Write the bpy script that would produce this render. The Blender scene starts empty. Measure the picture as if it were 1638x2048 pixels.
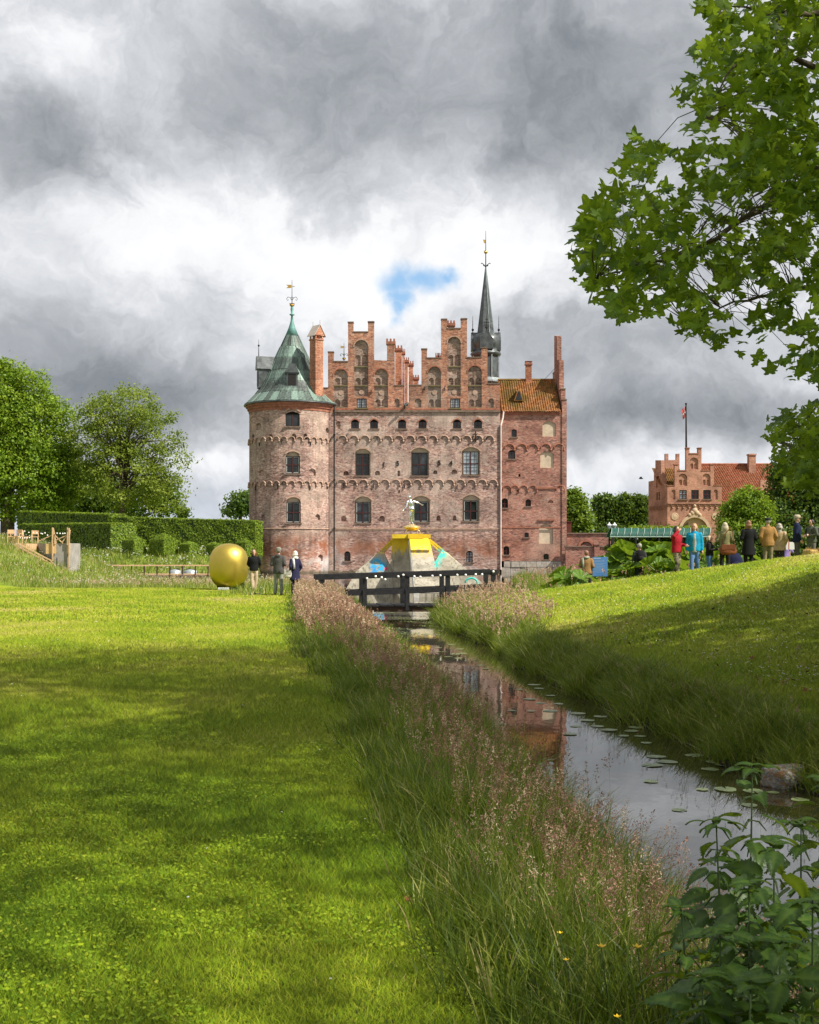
import bpy, bmesh, math, random
import numpy as np
from mathutils import Vector, Matrix

SC = bpy.context.scene
COL = SC.collection
R = math.radians
rnd = random.Random(7)
rng = np.random.default_rng(11)

# ------------------------------------------------------------------ camera
F, CX, HY, EYE = 2400.0, 819.0, 1103.0, 1.6      # focal length and horizon in photo pixels, eye height in metres
cam = bpy.data.cameras.new('camera')
cam_o = bpy.data.objects.new('camera', cam)
COL.objects.link(cam_o)
cam.sensor_fit = 'VERTICAL'
cam.sensor_height = 36.0
cam.sensor_width = 36.0
cam.lens = 36.0 * F / 2048.0
cam.shift_y = (HY - 1024.0) / 2048.0
cam.clip_start = 0.1
cam.clip_end = 6000
cam_o.location = (0, 0, EYE)
cam_o.rotation_euler = (R(90), 0, 0)
SC.camera = cam_o

# ------------------------------------------------------------------ node helper
class NT:
    def __init__(s, tree):
        s.t = tree
        s.t.nodes.clear()
    def n(s, kind, props=None, **ins):
        nd = s.t.nodes.new(kind)
        for k, v in (props or {}).items():
            setattr(nd, k, v)
        for k, v in ins.items():
            key = int(k[1:]) if (k[0] == 'i' and k[1:].isdigit()) else k.replace('_', ' ')
            s.set(nd.inputs[key], v)
        return nd
    def set(s, sock, v):
        if isinstance(v, bpy.types.NodeSocket):
            s.t.links.new(v, sock)
        elif isinstance(v, bpy.types.Node):
            s.t.links.new(v.outputs[0], sock)
        else:
            if hasattr(sock.default_value, '__len__') and isinstance(v, (tuple, list)):
                L = len(sock.default_value)
                v = tuple(v) + ((1.0,) if L == 4 and len(v) == 3 else ())
            sock.default_value = v
    def m(s, op, a, b=0.0, c=None, clamp=False):
        nd = s.n('ShaderNodeMath', {'operation': op, 'use_clamp': clamp}, i0=a, i1=b)
        if c is not None:
            s.set(nd.inputs[2], c)
        return nd.outputs[0]
    def vm(s, op, a, b=(0, 0, 0)):
        nd = s.n('ShaderNodeVectorMath', {'operation': op}, i0=a, i1=b)
        return nd.outputs['Value'] if op in ('LENGTH', 'DISTANCE', 'DOT_PRODUCT') else nd.outputs[0]
    def noise(s, vec, scale, detail=4, rough=.55, dist=0.0):
        return s.n('ShaderNodeTexNoise', None, Vector=vec, Scale=scale, Detail=detail, Roughness=rough, Distortion=dist)
    def mr(s, v, a, b, c=0.0, d=1.0, smooth=False):
        nd = s.n('ShaderNodeMapRange', {'interpolation_type': 'SMOOTHSTEP' if smooth else 'LINEAR'}, i0=v, i1=a, i2=b, i3=c, i4=d)
        return nd.outputs[0]
    def mix(s, f, a, b, mode='MIX'):
        nd = s.n('ShaderNodeMix', {'data_type': 'RGBA', 'blend_type': mode})
        s.set(nd.inputs[0], f); s.set(nd.inputs[6], a); s.set(nd.inputs[7], b)
        return nd.outputs[2]
    def ramp(s, v, stops, interp='LINEAR'):
        nd = s.n('ShaderNodeValToRGB', None, Fac=v)
        cr = nd.color_ramp
        cr.interpolation = interp
        while len(cr.elements) < len(stops):
            cr.elements.new(0.5)
        for e, (p, c) in zip(cr.elements, stops):
            e.position = p
            e.color = tuple(c) + (1.0,) if len(c) == 3 else c
        return nd.outputs[0]
    def sep(s, v):
        return s.n('ShaderNodeSeparateXYZ', None, i0=v).outputs
    def comb(s, x, y, z):
        return s.n('ShaderNodeCombineXYZ', None, i0=x, i1=y, i2=z).outputs[0]

# ------------------------------------------------------------------ sun and sky
SUN_EL = R(47)
SH = Vector((0.90, -0.44, 0)).normalized()
SUN = Vector((SH.x * math.cos(SUN_EL), SH.y * math.cos(SUN_EL), math.sin(SUN_EL)))
sun = bpy.data.lights.new('sun', 'SUN')
sun.energy = 4.9
sun.angle = R(0.53)
sun.color = (1.0, 0.945, 0.85)
sun_o = bpy.data.objects.new('sun', sun)
sun_o.rotation_euler = SUN.to_track_quat('Z', 'Y').to_euler()
sun_o.location = (30, -20, 60)
COL.objects.link(sun_o)

world = bpy.data.worlds.new('World')
SC.world = world
world.use_nodes = True
W = NT(world.node_tree)
tc = W.n('ShaderNodeTexCoord')
D = tc.outputs['Generated']
sky = W.n('ShaderNodeTexSky', {'sky_type': 'NISHITA', 'sun_disc': False, 'sun_elevation': SUN_EL,
                               'sun_rotation': math.atan2(SH.x, SH.y), 'ozone_density': 2.5, 'dust_density': 0.4})
blue = W.n('ShaderNodeVectorMath', {'operation': 'SCALE'}, i0=sky.outputs[0])
blue.inputs['Scale'].default_value = 0.10
# warped direction, so that cloud edges billow
wn = W.noise(D, 9.0, 5, .6)
wv = W.vm('MULTIPLY', W.vm('SUBTRACT', wn.outputs['Color'], (.5, .5, .5)), (.13, .13, .10))
DW = W.vm('ADD', D, wv)
wn2 = W.noise(D, 34.0, 4, .6)
DF = W.vm('ADD', DW, W.vm('MULTIPLY', W.vm('SUBTRACT', wn2.outputs['Color'], (.5, .5, .5)), (.018, .018, .018)))
sx, sy, sz = W.sep(DW)[:3]
n1 = W.noise(W.comb(sx, sy, W.m('MULTIPLY', sz, 1.5)), 3.8, 8, .58, .5).outputs[0]
n2 = W.noise(W.comb(sx, sy, W.m('MULTIPLY', sz, 1.25)), 10.0, 8, .62, .9).outputs[0]
B = W.m('ADD', W.m('MULTIPLY', W.m('SUBTRACT', n1, .5), 0.55), W.m('ADD', W.m('MULTIPLY', W.m('SUBTRACT', n2, .5), .72), .60))
def sky_dir(px, py):
    return Vector(((px - CX) / F, 1.0, (HY - py) / F)).normalized()
def blob(px, py, rx, ry, fine=False, soft=0.0):
    c = sky_dir(px, py)
    d = W.vm('MULTIPLY', W.vm('SUBTRACT', DF if fine else DW, tuple(c)), (F / rx, F / rx, F / ry))
    return W.mr(W.vm('LENGTH', d), 1.0, soft, 0.0, 1.0, smooth=True)
for px, py, rx, ry, a in [
        (560, 200, 420, 190, -.30), (1050, 180, 420, 210, -.27), (60, 290, 260, 140, -.33), (1380, 300, 460, 300, -.20), (900, 60, 900, 120, -.08),
        (120, 60, 240, 120, .06),
        (330, 480, 400, 170, .20), (800, 500, 420, 170, .20), (120, 470, 260, 120, .10), (1040, 520, 220, 130, .14), (700, 640, 260, 140, .22),
        (110, 690, 260, 110, -.20), (430, 610, 150, 130, -.16), (330, 800, 360, 130, -.36), (60, 790, 260, 130, -.22),
        (1300, 690, 400, 130, -.20), (1330, 830, 460, 90, -.40), (1240, 945, 420, 80, .16), (420, 930, 260, 80, .20), (1500, 930, 220, 60, .1)]:
    B = W.m('ADD', B, W.m('MULTIPLY', blob(px, py, rx, ry), a))
cloud = W.ramp(B, [(0.0, (.118, .135, .152)), (0.2, (.168, .182, .200)), (0.42, (.278, .292, .312)), (0.62, (.425, .437, .460)), (.78, (.580, .585, .598)), (1.0, (.660, .662, .668))])
DH = W.vm('ADD', D, W.vm('MULTIPLY', W.vm('SUBTRACT', wn2.outputs['Color'], (.5, .5, .5)), (.030, .030, .030)))
hole = None
for px, py, rx, ry in ((806, 566, 72, 50), (852, 562, 74, 44), (888, 557, 44, 33), (802, 594, 44, 52), (793, 614, 28, 38)):
    q_ = W.vm('MULTIPLY', W.vm('SUBTRACT', DH, tuple(sky_dir(px, py))), (F / rx, F / rx, F / ry))
    q_ = W.mr(W.vm('LENGTH', q_), 1.0, .05, 0.0, .92, smooth=True)
    hole = q_ if hole is None else W.m('MAXIMUM', hole, q_)
low = W.m('MULTIPLY', W.mr(W.sep(D)[2], .085, .0, 0.0, .55, smooth=True), W.mr(n1, .35, .6))
base = W.mix(low, cloud, (.37, .45, .57))
skyc = W.mix(hole, base, W.mix(0.6, blue.outputs[0], (.17, .36, .58)))
bg = W.n('ShaderNodeBackground', None, Color=skyc, Strength=1.0)
W.n('ShaderNodeOutputWorld', None, Surface=bg.outputs[0])
world.cycles.sampling_method = 'MANUAL'
world.cycles.sample_map_resolution = 512

vs = SC.view_settings
vs.view_transform = 'Standard'
vs.look = 'None'
vs.gamma = 1.0
vs.use_curve_mapping = False
vs.exposure = 0.7
SC.cycles.use_denoising = True
SC.cycles.max_bounces = 6
SC.cycles.transparent_max_bounces = 6

# ------------------------------------------------------------------ placing helpers
def P(px, py, Y):
    return Vector(((px - CX) * Y / F, Y, EYE - (py - HY) * Y / F))
def G(px, py, z=0.0):
    Y = (EYE - z) * F / (py - HY)
    return Vector(((px - CX) * Y / F, Y, z))

# ------------------------------------------------------------------ mesh helpers
class MB:
    def __init__(s):
        s.v, s.f, s.m, s.cur = [], [], [], 0
    def add(s, vs_, fs_):
        n = len(s.v)
        s.v += [tuple(v) for v in vs_]
        s.f += [tuple(i + n for i in f) for f in fs_]
        s.m += [s.cur] * len(fs_)
        return s
    def box(s, x0, x1, y0, y1, z0, z1):
        return s.add([(x0, y0, z0), (x1, y0, z0), (x1, y1, z0), (x0, y1, z0), (x0, y0, z1), (x1, y0, z1), (x1, y1, z1), (x0, y1, z1)],
                     [(0, 3, 2, 1), (4, 5, 6, 7), (0, 1, 5, 4), (1, 2, 6, 5), (2, 3, 7, 6), (3, 0, 4, 7)])
    def beam(s, a, b, w, h, up=(0, 0, 1)):
        a, b = Vector(a), Vector(b)
        d = (b - a).normalized()
        u = Vector(up)
        if abs(d.dot(u)) > .98:
            u = Vector((0, 1, 0))
        r = d.cross(u).normalized() * (w / 2)
        u = r.cross(d).normalized() * (h / 2)
        vs_ = [a - r - u, a + r - u, a + r + u, a - r + u, b - r - u, b + r - u, b + r + u, b - r + u]
        return s.add(vs_, [(0, 1, 2, 3), (7, 6, 5, 4), (0, 4, 5, 1), (1, 5, 6, 2), (2, 6, 7, 3), (3, 7, 4, 0)])
    def prism(s, poly, y0, y1):                    # polygon in x,z extruded along y
        n = len(poly)
        vs_ = [(x, y0, z) for x, z in poly] + [(x, y1, z) for x, z in poly]
        fs_ = [tuple(range(n)), tuple(range(2 * n - 1, n - 1, -1))]
        fs_ += [(i, i + n, (i + 1) % n + n, (i + 1) % n) for i in range(n)]
        return s.add(vs_, fs_)
    def prism_x(s, poly, x0, x1):                  # polygon in y,z extruded along x
        n = len(poly)
        vs_ = [(x0, y, z) for y, z in poly] + [(x1, y, z) for y, z in poly]
        fs_ = [tuple(range(n)), tuple(range(2 * n - 1, n - 1, -1))]
        fs_ += [(i, i + n, (i + 1) % n + n, (i + 1) % n) for i in range(n)]
        return s.add(vs_, fs_)
    def tube(s, pts, r, n=6, cap=True):
        pts = [Vector(p) for p in pts]
        rs = r if isinstance(r, (list, tuple)) else [r] * len(pts)
        vs_, fs_ = [], []
        ref = None
        for i, p in enumerate(pts):
            d = (pts[min(i + 1, len(pts) - 1)] - pts[max(i - 1, 0)]).normalized()
            if ref is None:
                ref = d.orthogonal().normalized()
            ref = (ref - d * ref.dot(d))
            ref = ref.normalized() if ref.length > 1e-6 else d.orthogonal().normalized()
            b = d.cross(ref)
            for k in range(n):
                a = 2 * math.pi * k / n
                vs_.append(p + (ref * math.cos(a) + b * math.sin(a)) * rs[i])
        for i in range(len(pts) - 1):
            for k in range(n):
                k2 = (k + 1) % n
                fs_.append((i * n + k, i * n + k2, (i + 1) * n + k2, (i + 1) * n + k))
        if cap:
            fs_.append(tuple(range(n - 1, -1, -1)))
            fs_.append(tuple(range((len(pts) - 1) * n, len(pts) * n)))
        return s.add(vs_, fs_)
    def lathe(s, prof, c=(0, 0), n=24, a0=0.0, sy=1.0):         # profile of (r, z)
        vs_, fs_ = [], []
        for r, z in prof:
            for k in range(n):
                a = a0 + 2 * math.pi * k / n
                vs_.append((c[0] + r * math.cos(a), c[1] + r * math.sin(a) * sy, z))
        for i in range(len(prof) - 1):
            for k in range(n):
                k2 = (k + 1) % n
                fs_.append((i * n + k, i * n + k2, (i + 1) * n + k2, (i + 1) * n + k))
        fs_.append(tuple(range(n - 1, -1, -1)))
        fs_.append(tuple(range((len(prof) - 1) * n, len(prof) * n)))
        return s.add(vs_, fs_)
    def ball(s, c, r, nu=12, nv=8):
        r = r if isinstance(r, (tuple, list)) else (r, r, r)
        vs_, fs_ = [], []
        for j in range(1, nv):
            t = math.pi * j / nv
            for i in range(nu):
                a = 2 * math.pi * i / nu
                vs_.append((c[0] + r[0] * math.sin(t) * math.cos(a), c[1] + r[1] * math.sin(t) * math.sin(a), c[2] + r[2] * math.cos(t)))
        top, bot = len(vs_), len(vs_) + 1
        vs_ += [(c[0], c[1], c[2] + r[2]), (c[0], c[1], c[2] - r[2])]
        for j in range(nv - 2):
            for i in range(nu):
                i2 = (i + 1) % nu
                fs_.append((j * nu + i, (j + 1) * nu + i, (j + 1) * nu + i2, j * nu + i2))
        for i in range(nu):
            i2 = (i + 1) % nu
            fs_.append((top, i, i2))
            fs_.append((bot, (nv - 2) * nu + i2, (nv - 2) * nu + i))
        return s.add(vs_, fs_)
    def mesh(s, name, mats, smooth=False):
        me = bpy.data.meshes.new(name)
        me.from_pydata(s.v, [], s.f)
        for m_ in (mats if isinstance(mats, (list, tuple)) else [mats]):
            me.materials.append(m_)
        if any(s.m):
            me.polygons.foreach_set('material_index', s.m)
        if smooth:
            me.polygons.foreach_set('use_smooth', [True] * len(me.polygons))
        bm = bmesh.new(); bm.from_mesh(me)
        bmesh.ops.recalc_face_normals(bm, faces=bm.faces)
        bm.to_mesh(me); bm.free()
        if smooth == 'auto':
            me.set_sharp_from_angle(angle=R(40))
        me.update()
        return me
    def build(s, name, mats, parent=None, smooth=False, loc=None):
        return link(name, s.mesh(name, mats, smooth), parent, loc)

def link(name, me, parent=None, loc=None, rot=None, scale=None):
    o = bpy.data.objects.new(name, me)
    COL.objects.link(o)
    if parent is not None:
        o.parent = parent
    if loc is not None:
        o.location = loc
    if rot is not None:
        o.rotation_euler = rot
    if scale is not None:
        o.scale = scale
    return o

def tag(o, label, cat, group=None):
    o['label'] = label
    o['category'] = cat
    if group:
        o['group'] = group
    return o

def thing(name, label, cat, loc=(0, 0, 0), rz=0.0, group=None):
    o = link(name, None, None, loc, (0, 0, rz))
    o.empty_display_size = .3
    return tag(o, label, cat, group)

def copy_tree(o, parent=None):
    c = o.copy()
    COL.objects.link(c)
    c.parent = parent
    for ch in list(o.children):
        copy_tree(ch, c)
    return c

def soup(name, V, Fa, mat, parent=None, tint=None, smooth=False, mats_idx=None):
    """A big mesh from numpy arrays: V (n,3), Fa (m,k) faces with k corners each."""
    me = bpy.data.meshes.new(name)
    V = np.asarray(V, np.float32)
    Fa = np.asarray(Fa, np.int32)
    m_, k = Fa.shape
    me.vertices.add(len(V)); me.vertices.foreach_set('co', V.ravel())
    me.loops.add(m_ * k); me.loops.foreach_set('vertex_index', Fa.ravel())
    me.polygons.add(m_)
    me.polygons.foreach_set('loop_start', np.arange(0, m_ * k, k, dtype=np.int32))
    me.polygons.foreach_set('loop_total', np.full(m_, k, np.int32))
    if smooth:
        me.polygons.foreach_set('use_smooth', np.ones(m_, bool))
    for q in (mat if isinstance(mat, (list, tuple)) else [mat]):
        me.materials.append(q)
    if mats_idx is not None:
        me.polygons.foreach_set('material_index', np.asarray(mats_idx, np.int32))
    if tint is not None:
        at = me.attributes.new('tint', 'FLOAT', 'POINT')
        at.data.foreach_set('value', np.asarray(tint, np.float32))
    me.update(calc_edges=True)
    me.validate()
    return link(name, me, parent)

# ------------------------------------------------------------------ materials
def mat(name):
    m_ = bpy.data.materials.new(name)
    m_.use_nodes = True
    t = NT(m_.node_tree)
    return m_, t

def finish(t, col, rough=.8, metal=0.0, normal=None, spec=.3, extra=None, **kw):
    b = t.n('ShaderNodeBsdfPrincipled', None, Base_Color=col, Roughness=rough, Metallic=metal)
    t.set(b.inputs['Specular IOR Level'], spec)
    for k, v in kw.items():
        t.set(b.inputs[k.replace('_', ' ')], v)
    if normal is not None:
        t.set(b.inputs['Normal'], normal)
    out = t.n('ShaderNodeOutputMaterial')
    t.t.links.new(extra(b) if extra else b.outputs[0], out.inputs[0])
    return b

def bump(t, h, strength=.4, dist=.02):
    return t.n('ShaderNodeBump', None, Strength=strength, Distance=dist, Height=h).outputs[0]

def objco(t):
    return t.n('ShaderNodeTexCoord').outputs['Object']

def plain(name, col, rough=.7, metal=0.0, var=.18, scale=6.0, bumpy=.15, spec=.3, bdist=.01):
    """A plain colour with procedural mottling and fine relief."""
    m_, t = mat(name)
    o = objco(t)
    a = t.noise(o, scale, 6, .6).outputs[0]
    b = t.noise(o, scale * 7, 3, .6).outputs[0]
    k = t.m('ADD', t.m('MULTIPLY', a, .7), t.m('MULTIPLY', b, .3))
    dk = tuple(c * (1 - var * 1.6) for c in col)
    lt = tuple(min(1, c * (1 + var * 1.4)) for c in col)
    c = t.ramp(k, [(.3, dk), (.52, col), (.72, lt)])
    finish(t, c, t.mr(a, .3, .7, max(0, rough - .1), min(1, rough + .1)), metal, bump(t, b, bumpy, bdist), spec)
    return m_

def attr(t, n='tint'):
    return t.n('ShaderNodeAttribute', {'attribute_name': n}).outputs['Fac']

def leafmat(name, stops, trans=.35, rough=.55, spec=.25, tcol=None, upn=0.0):
    m_, t = mat(name)
    c = t.ramp(attr(t), stops)
    tr = t.n('ShaderNodeBsdfTranslucent', None, Color=t.mix(.5, c, tcol or (.35, .45, .02), 'MIX'))
    def ex(b):
        return t.n('ShaderNodeMixShader', None, i0=trans, i1=b.outputs[0], i2=tr.outputs[0]).outputs[0]
    nrm_ = None
    if upn:                                   # blades of a sward share the light of the whole tuft
        gn = t.n('ShaderNodeNewGeometry').outputs['Normal']
        sc_ = t.n('ShaderNodeVectorMath', {'operation': 'SCALE'}, i0=gn); sc_.inputs['Scale'].default_value = 1 - upn
        nrm_ = t.vm('NORMALIZE', t.vm('ADD', sc_.outputs[0], (0, 0, upn)))
    finish(t, c, rough, 0, nrm_, spec, ex)
    return m_

M = {}
def brick(name, cols, pale, pale_amt, curved=None, red_base=0.0, mortar=(.56, .50, .44), bw=.27, bh=.092, dirt=.5, salt=0.0):
    """Old brickwork: courses of mixed brick colours, pale lime patches, dark streaks and a rusty wash near the water."""
    m_, t = mat(name)
    o = objco(t)
    x, y, z = t.sep(o)[:3]
    if curved:
        u = t.m('MULTIPLY', t.m('ARCTAN2', x, t.m('MULTIPLY', y, -1.0)), curved)
    else:
        u = t.m('ADD', x, y)
    vec = t.comb(u, z, 0.0)
    br = t.n('ShaderNodeTexBrick', {'offset': .5}, Vector=vec, Color1=(0, 0, 0), Color2=(1, 1, 1), Mortar=(.5, .5, .5),
             Scale=1.0, Mortar_Size=.011, Mortar_Smooth=.3, Bias=0.0, Brick_Width=bw, Row_Height=bh)
    vec3 = t.comb(u, 0.0, z)
    cell = t.n('ShaderNodeTexVoronoi', None, Vector=t.vm('MULTIPLY', vec3, (3.6, 1, 10.5)), Scale=1.0)
    cv = t.m('ADD', t.m('MULTIPLY', br.outputs[0], .5), t.m('MULTIPLY', t.sep(cell.outputs['Color'])[0], .5))
    bc = t.ramp(cv, [(0.16, cols[0]), (.34, cols[1]), (.62, cols[2]), (.88, cols[3])])
    big = t.noise(vec3, .16, 5, .6).outputs[0]
    mid = t.noise(vec3, .75, 6, .62).outputs[0]
    streak = t.noise(t.vm('MULTIPLY', vec3, (1.0, 1, .16)), 1.3, 5, .6).outputs[0]
    fine = t.noise(vec3, 6.0, 3, .6).outputs[0]
    pm = t.mr(t.m('ADD', t.m('MULTIPLY', big, .55), t.m('ADD', t.m('MULTIPLY', mid, .30), t.m('MULTIPLY', fine, .15))), .60 - pale_amt, .70 - pale_amt * .6, 0, .85, True)
    c = t.mix(t.m('MULTIPLY', br.outputs['Fac'], .75), bc, mortar)
    c = t.mix(pm, c, t.mix(t.m('MULTIPLY', cv, .55), pale, bc))
    if salt:
        sm = t.m('MULTIPLY', t.mr(z, 3.4, .2, 0, 1, True), t.mr(t.noise(vec3, .33, 5, .6).outputs[0], .52, .60, 0, salt, True))
        c = t.mix(sm, c, (.50, .45, .44))
    if red_base:
        rm = t.m('MULTIPLY', t.m('MULTIPLY', t.mr(z, 3.8, 2.3, 0, 1, True), t.mr(z, .6, 1.4, 0, 1, True)), t.mr(mid, .36, .62, .0, red_base, True))
        c = t.mix(rm, c, (.30, .105, .05))
    tone = t.mr(t.m('ADD', t.m('MULTIPLY', t.noise(vec3, .45, 5, .6, .6).outputs[0], .7), t.m('MULTIPLY', fine, .3)), .36, .66, .56, 1.26)
    c = t.mix(1.0, c, t.comb(tone, tone, tone), 'MULTIPLY')
    dm = t.m('MULTIPLY', t.mr(streak, .50, .72, 0, 1, True), dirt)
    c = t.mix(dm, c, (.075, .055, .045))
    wet = t.mr(t.m('ADD', z, t.m('MULTIPLY', mid, .5)), .05, -.35, 0, .75, True)
    c = t.mix(wet, c, (.055, .06, .03))
    h = t.m('ADD', t.m('MULTIPLY', br.outputs['Fac'], -1.0), t.m('MULTIPLY', t.noise(vec3, 14, 3, .6).outputs[0], .8))
    finish(t, c, .9, 0, bump(t, h, .7, .03), .15)
    return m_

BRC = [(.070, .045, .043), (.30, .145, .115), (.43, .245, .195), (.60, .46, .385)]
M['brick'] = brick('brick_main', BRC, (.57, .48, .40), .15, None, .75, salt=.5, dirt=.42)
M['brick_tower'] = brick('brick_tower', BRC, (.54, .43, .34), .16, 4.73, .95, salt=.8, dirt=.5)
M['brick_wing'] = brick('brick_wing', [(.10, .04, .034), (.29, .10, .068), (.38, .15, .10), (.44, .26, .19)], (.48, .37, .30), .10, None, .3, dirt=.36)
M['brick_gable'] = brick('brick_gable', [(.13, .05, .035), (.34, .115, .06), (.47, .18, .085), (.50, .31, .21)], (.35, .30, .25), .10, None, 0, dirt=.45)
M['brick_niche'] = brick('brick_niche', [(.13, .06, .045), (.26, .14, .10), (.33, .23, .18), (.42, .33, .27)], (.37, .32, .27), .13, None, 0, dirt=.5)
M['brick_chimney'] = brick('brick_chimney', [(.26, .075, .035), (.43, .14, .06), (.52, .20, .095), (.58, .32, .2)], (.5, .4, .3), -.04, None, 0, dirt=.2)
M['brick_gate'] = brick('brick_gate', [(.42, .20, .14), (.48, .24, .165), (.51, .265, .185), (.55, .31, .22)], (.46, .28, .2), .0, None, 0, mortar=(.45, .25, .17), dirt=.12)
M['brick_wall'] = brick('brick_wall', [(.10, .035, .028), (.25, .08, .05), (.33, .12, .08), (.36, .2, .15)], (.34, .30, .26), .03, None, 0, dirt=.5)
M['mould'] = plain('brick_moulding', (.30, .12, .075), .9, 0, .35, 3, .4)
M['mould_pale'] = plain('pale_brick_moulding', (.40, .27, .20), .9, 0, .35, 3, .4)
M['plaster'] = plain('old_plaster', (.50, .40, .29), .9, 0, .18, 1.6, .3)
M['stone'] = plain('grey_stone', (.34, .31, .27), .9, 0, .3, 2.5, .5)
M['sill'] = plain('weathered_sill', (.17, .12, .09), .9, 0, .3, 3, .3)
M['mosssill'] = plain('mossy_sill', (.15, .125, .06), .95, 0, .35, 4, .4)
M['frame'] = plain('dark_window_paint', (.018, .014, .012), .5, 0, .3, 8, .1)
M['red_frame'] = plain('oxblood_window_paint', (.055, .014, .012), .5, 0, .3, 8, .1)
M['white_line'] = plain('white_window_paint', (.62, .62, .58), .6, 0, .1, 8, .1)
M['iron'] = plain('wrought_iron', (.02, .018, .016), .7, .3, .4, 8, .3)
M['gilt'] = plain('gilded_metal', (.72, .45, .12), .3, 1.0, .12, 6, .1)
M['pipe_white'] = plain('pale_downpipe', (.55, .44, .40), .5, 0, .15, 3, .1)
M['lead'] = plain('dark_lead', (.085, .095, .095), .42, .35, .45, 1.6, .4, .5)
M['lead_light'] = plain('light_lead', (.36, .40, .40), .38, .5, .2, 2.0, .2, .5)
M['blackpaint'] = plain('black_tarred_wood', (.014, .014, .016), .55, 0, .5, 9, .4, .35)
M['gold'] = plain('gold_lacquer', (.58, .43, .085), .46, 1.0, .05, 1.0, .02, .5, .004)
M['silver'] = plain('silver_metal', (.80, .81, .80), .22, 1.0, .12, 5, .1)
M['white'] = plain('white_paint', (.75, .75, .73), .6, 0, .06, 6, .1)
M['timber'] = plain('raw_timber', (.58, .38, .21), .75, 0, .2, 5, .3)
M['ply'] = plain('plywood', (.60, .40, .17), .7, 0, .15, 2, .1)
M['red_paint'] = plain('red_paint', (.55, .045, .03), .45, 0, .15, 5, .1)
M['bark'] = plain('tree_bark', (.10, .08, .055), .95, 0, .45, 3, .8, .1, .03)
M['bulb'] = plain('frosted_bulb', (.85, .84, .78), .15, 0, .05, 4, 0, .6)
M['straw'] = plain('straw', (.50, .33, .12), .9, 0, .35, 12, .9, .1, .03)

def glassmat():
    m_, t = mat('window_glass')
    o = objco(t)
    a = t.noise(o, .9, 3, .5).outputs[0]
    c = t.ramp(a, [(.35, (.006, .007, .006)), (.6, (.022, .026, .026)), (.8, (.07, .08, .085))])
    finish(t, c, .09, 0, bump(t, t.noise(o, 2.5, 2, .5).outputs[0], .06, .02), .5)
    return m_
M['glass'] = glassmat()
M['glass_light'] = plain('light_window_glass', (.30, .34, .38), .12, 0, .35, 1.4, .05, .6)

def coppermat():
    m_, t = mat('verdigris_copper')
    o = objco(t)
    oi = t.n('ShaderNodeObjectInfo').outputs['Random']
    a = t.noise(o, .55, 5, .62).outputs[0]
    b = t.noise(t.vm('MULTIPLY', o, (3, 3, .5)), 1.8, 5, .6).outputs[0]
    k = t.m('ADD', t.m('MULTIPLY', oi, .20), t.m('ADD', t.m('MULTIPLY', a, .44), t.m('MULTIPLY', b, .50)))
    c = t.ramp(k, [(.40, (.035, .040, .037)), (.51, (.080, .105, .090)), (.61, (.145, .205, .17)), (.74, (.22, .32, .265)), (.92, (.36, .46, .40))])
    finish(t, c, .55, .15, bump(t, b, .25, .02), .4)
    return m_
M['copper'] = coppermat()
M['copper_bright'] = plain('bright_verdigris', (.12, .26, .23), .6, .1, .3, 2, .2)

def tilemat(name, cols, rows=.34, cols_w=.24, moss=.3):
    m_, t = mat(name)
    o = objco(t)
    x, y, z = t.sep(o)[:3]
    s_ = t.m('ADD', x, 0.0)
    br = t.n('ShaderNodeTexBrick', {'offset': 0.0}, Vector=t.comb(s_, t.m('ADD', z, t.m('MULTIPLY', y, .8)), 0.0), Color1=(0, 0, 0), Color2=(1, 1, 1),
             Mortar=(.3, .3, .3), Scale=1.0, Mortar_Size=.02, Mortar_Smooth=.4, Brick_Width=cols_w, Row_Height=rows)
    a = t.noise(o, .5, 5, .62).outputs[0]
    b = t.noise(o, 4.0, 5, .62).outputs[0]
    k = t.m('ADD', t.m('MULTIPLY', br.outputs[0], .45), t.m('MULTIPLY', b, .5))
    c = t.ramp(k, [(.15, cols[0]), (.42, cols[1]), (.75, cols[2])])
    c = t.mix(t.mr(a, .42, .62, 0, moss, True), c, (.10, .085, .02))
    finish(t, c, .85, 0, bump(t, b, .5, .04), .2)
    return m_
M['tile'] = tilemat('mossy_clay_tile', [(.12, .055, .025), (.28, .115, .04), (.42, .21, .08)], moss=.75)
M['tile_red'] = tilemat('red_clay_tile', [(.17, .05, .028), (.30, .095, .05), (.40, .17, .10)], moss=.22)

def watermat():
    m_, t = mat('pond_water')
    o = objco(t)
    a = t.noise(t.vm('MULTIPLY', o, (1.0, .55, 1)), 1.6, 4, .5).outputs[0]
    b = t.noise(t.vm('MULTIPLY', o, (1.0, .6, 1)), 7.0, 3, .5).outputs[0]
    h = t.m('ADD', a, t.m('MULTIPLY', b, .25))
    mud = t.mix(t.noise(o, .3, 4, .6).outputs[0], (.016, .016, .008), (.045, .036, .016))
    finish(t, mud, .02, 0, bump(t, h, .07, .03), 1.0, IOR=1.9)
    return m_
M['water'] = watermat()

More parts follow.
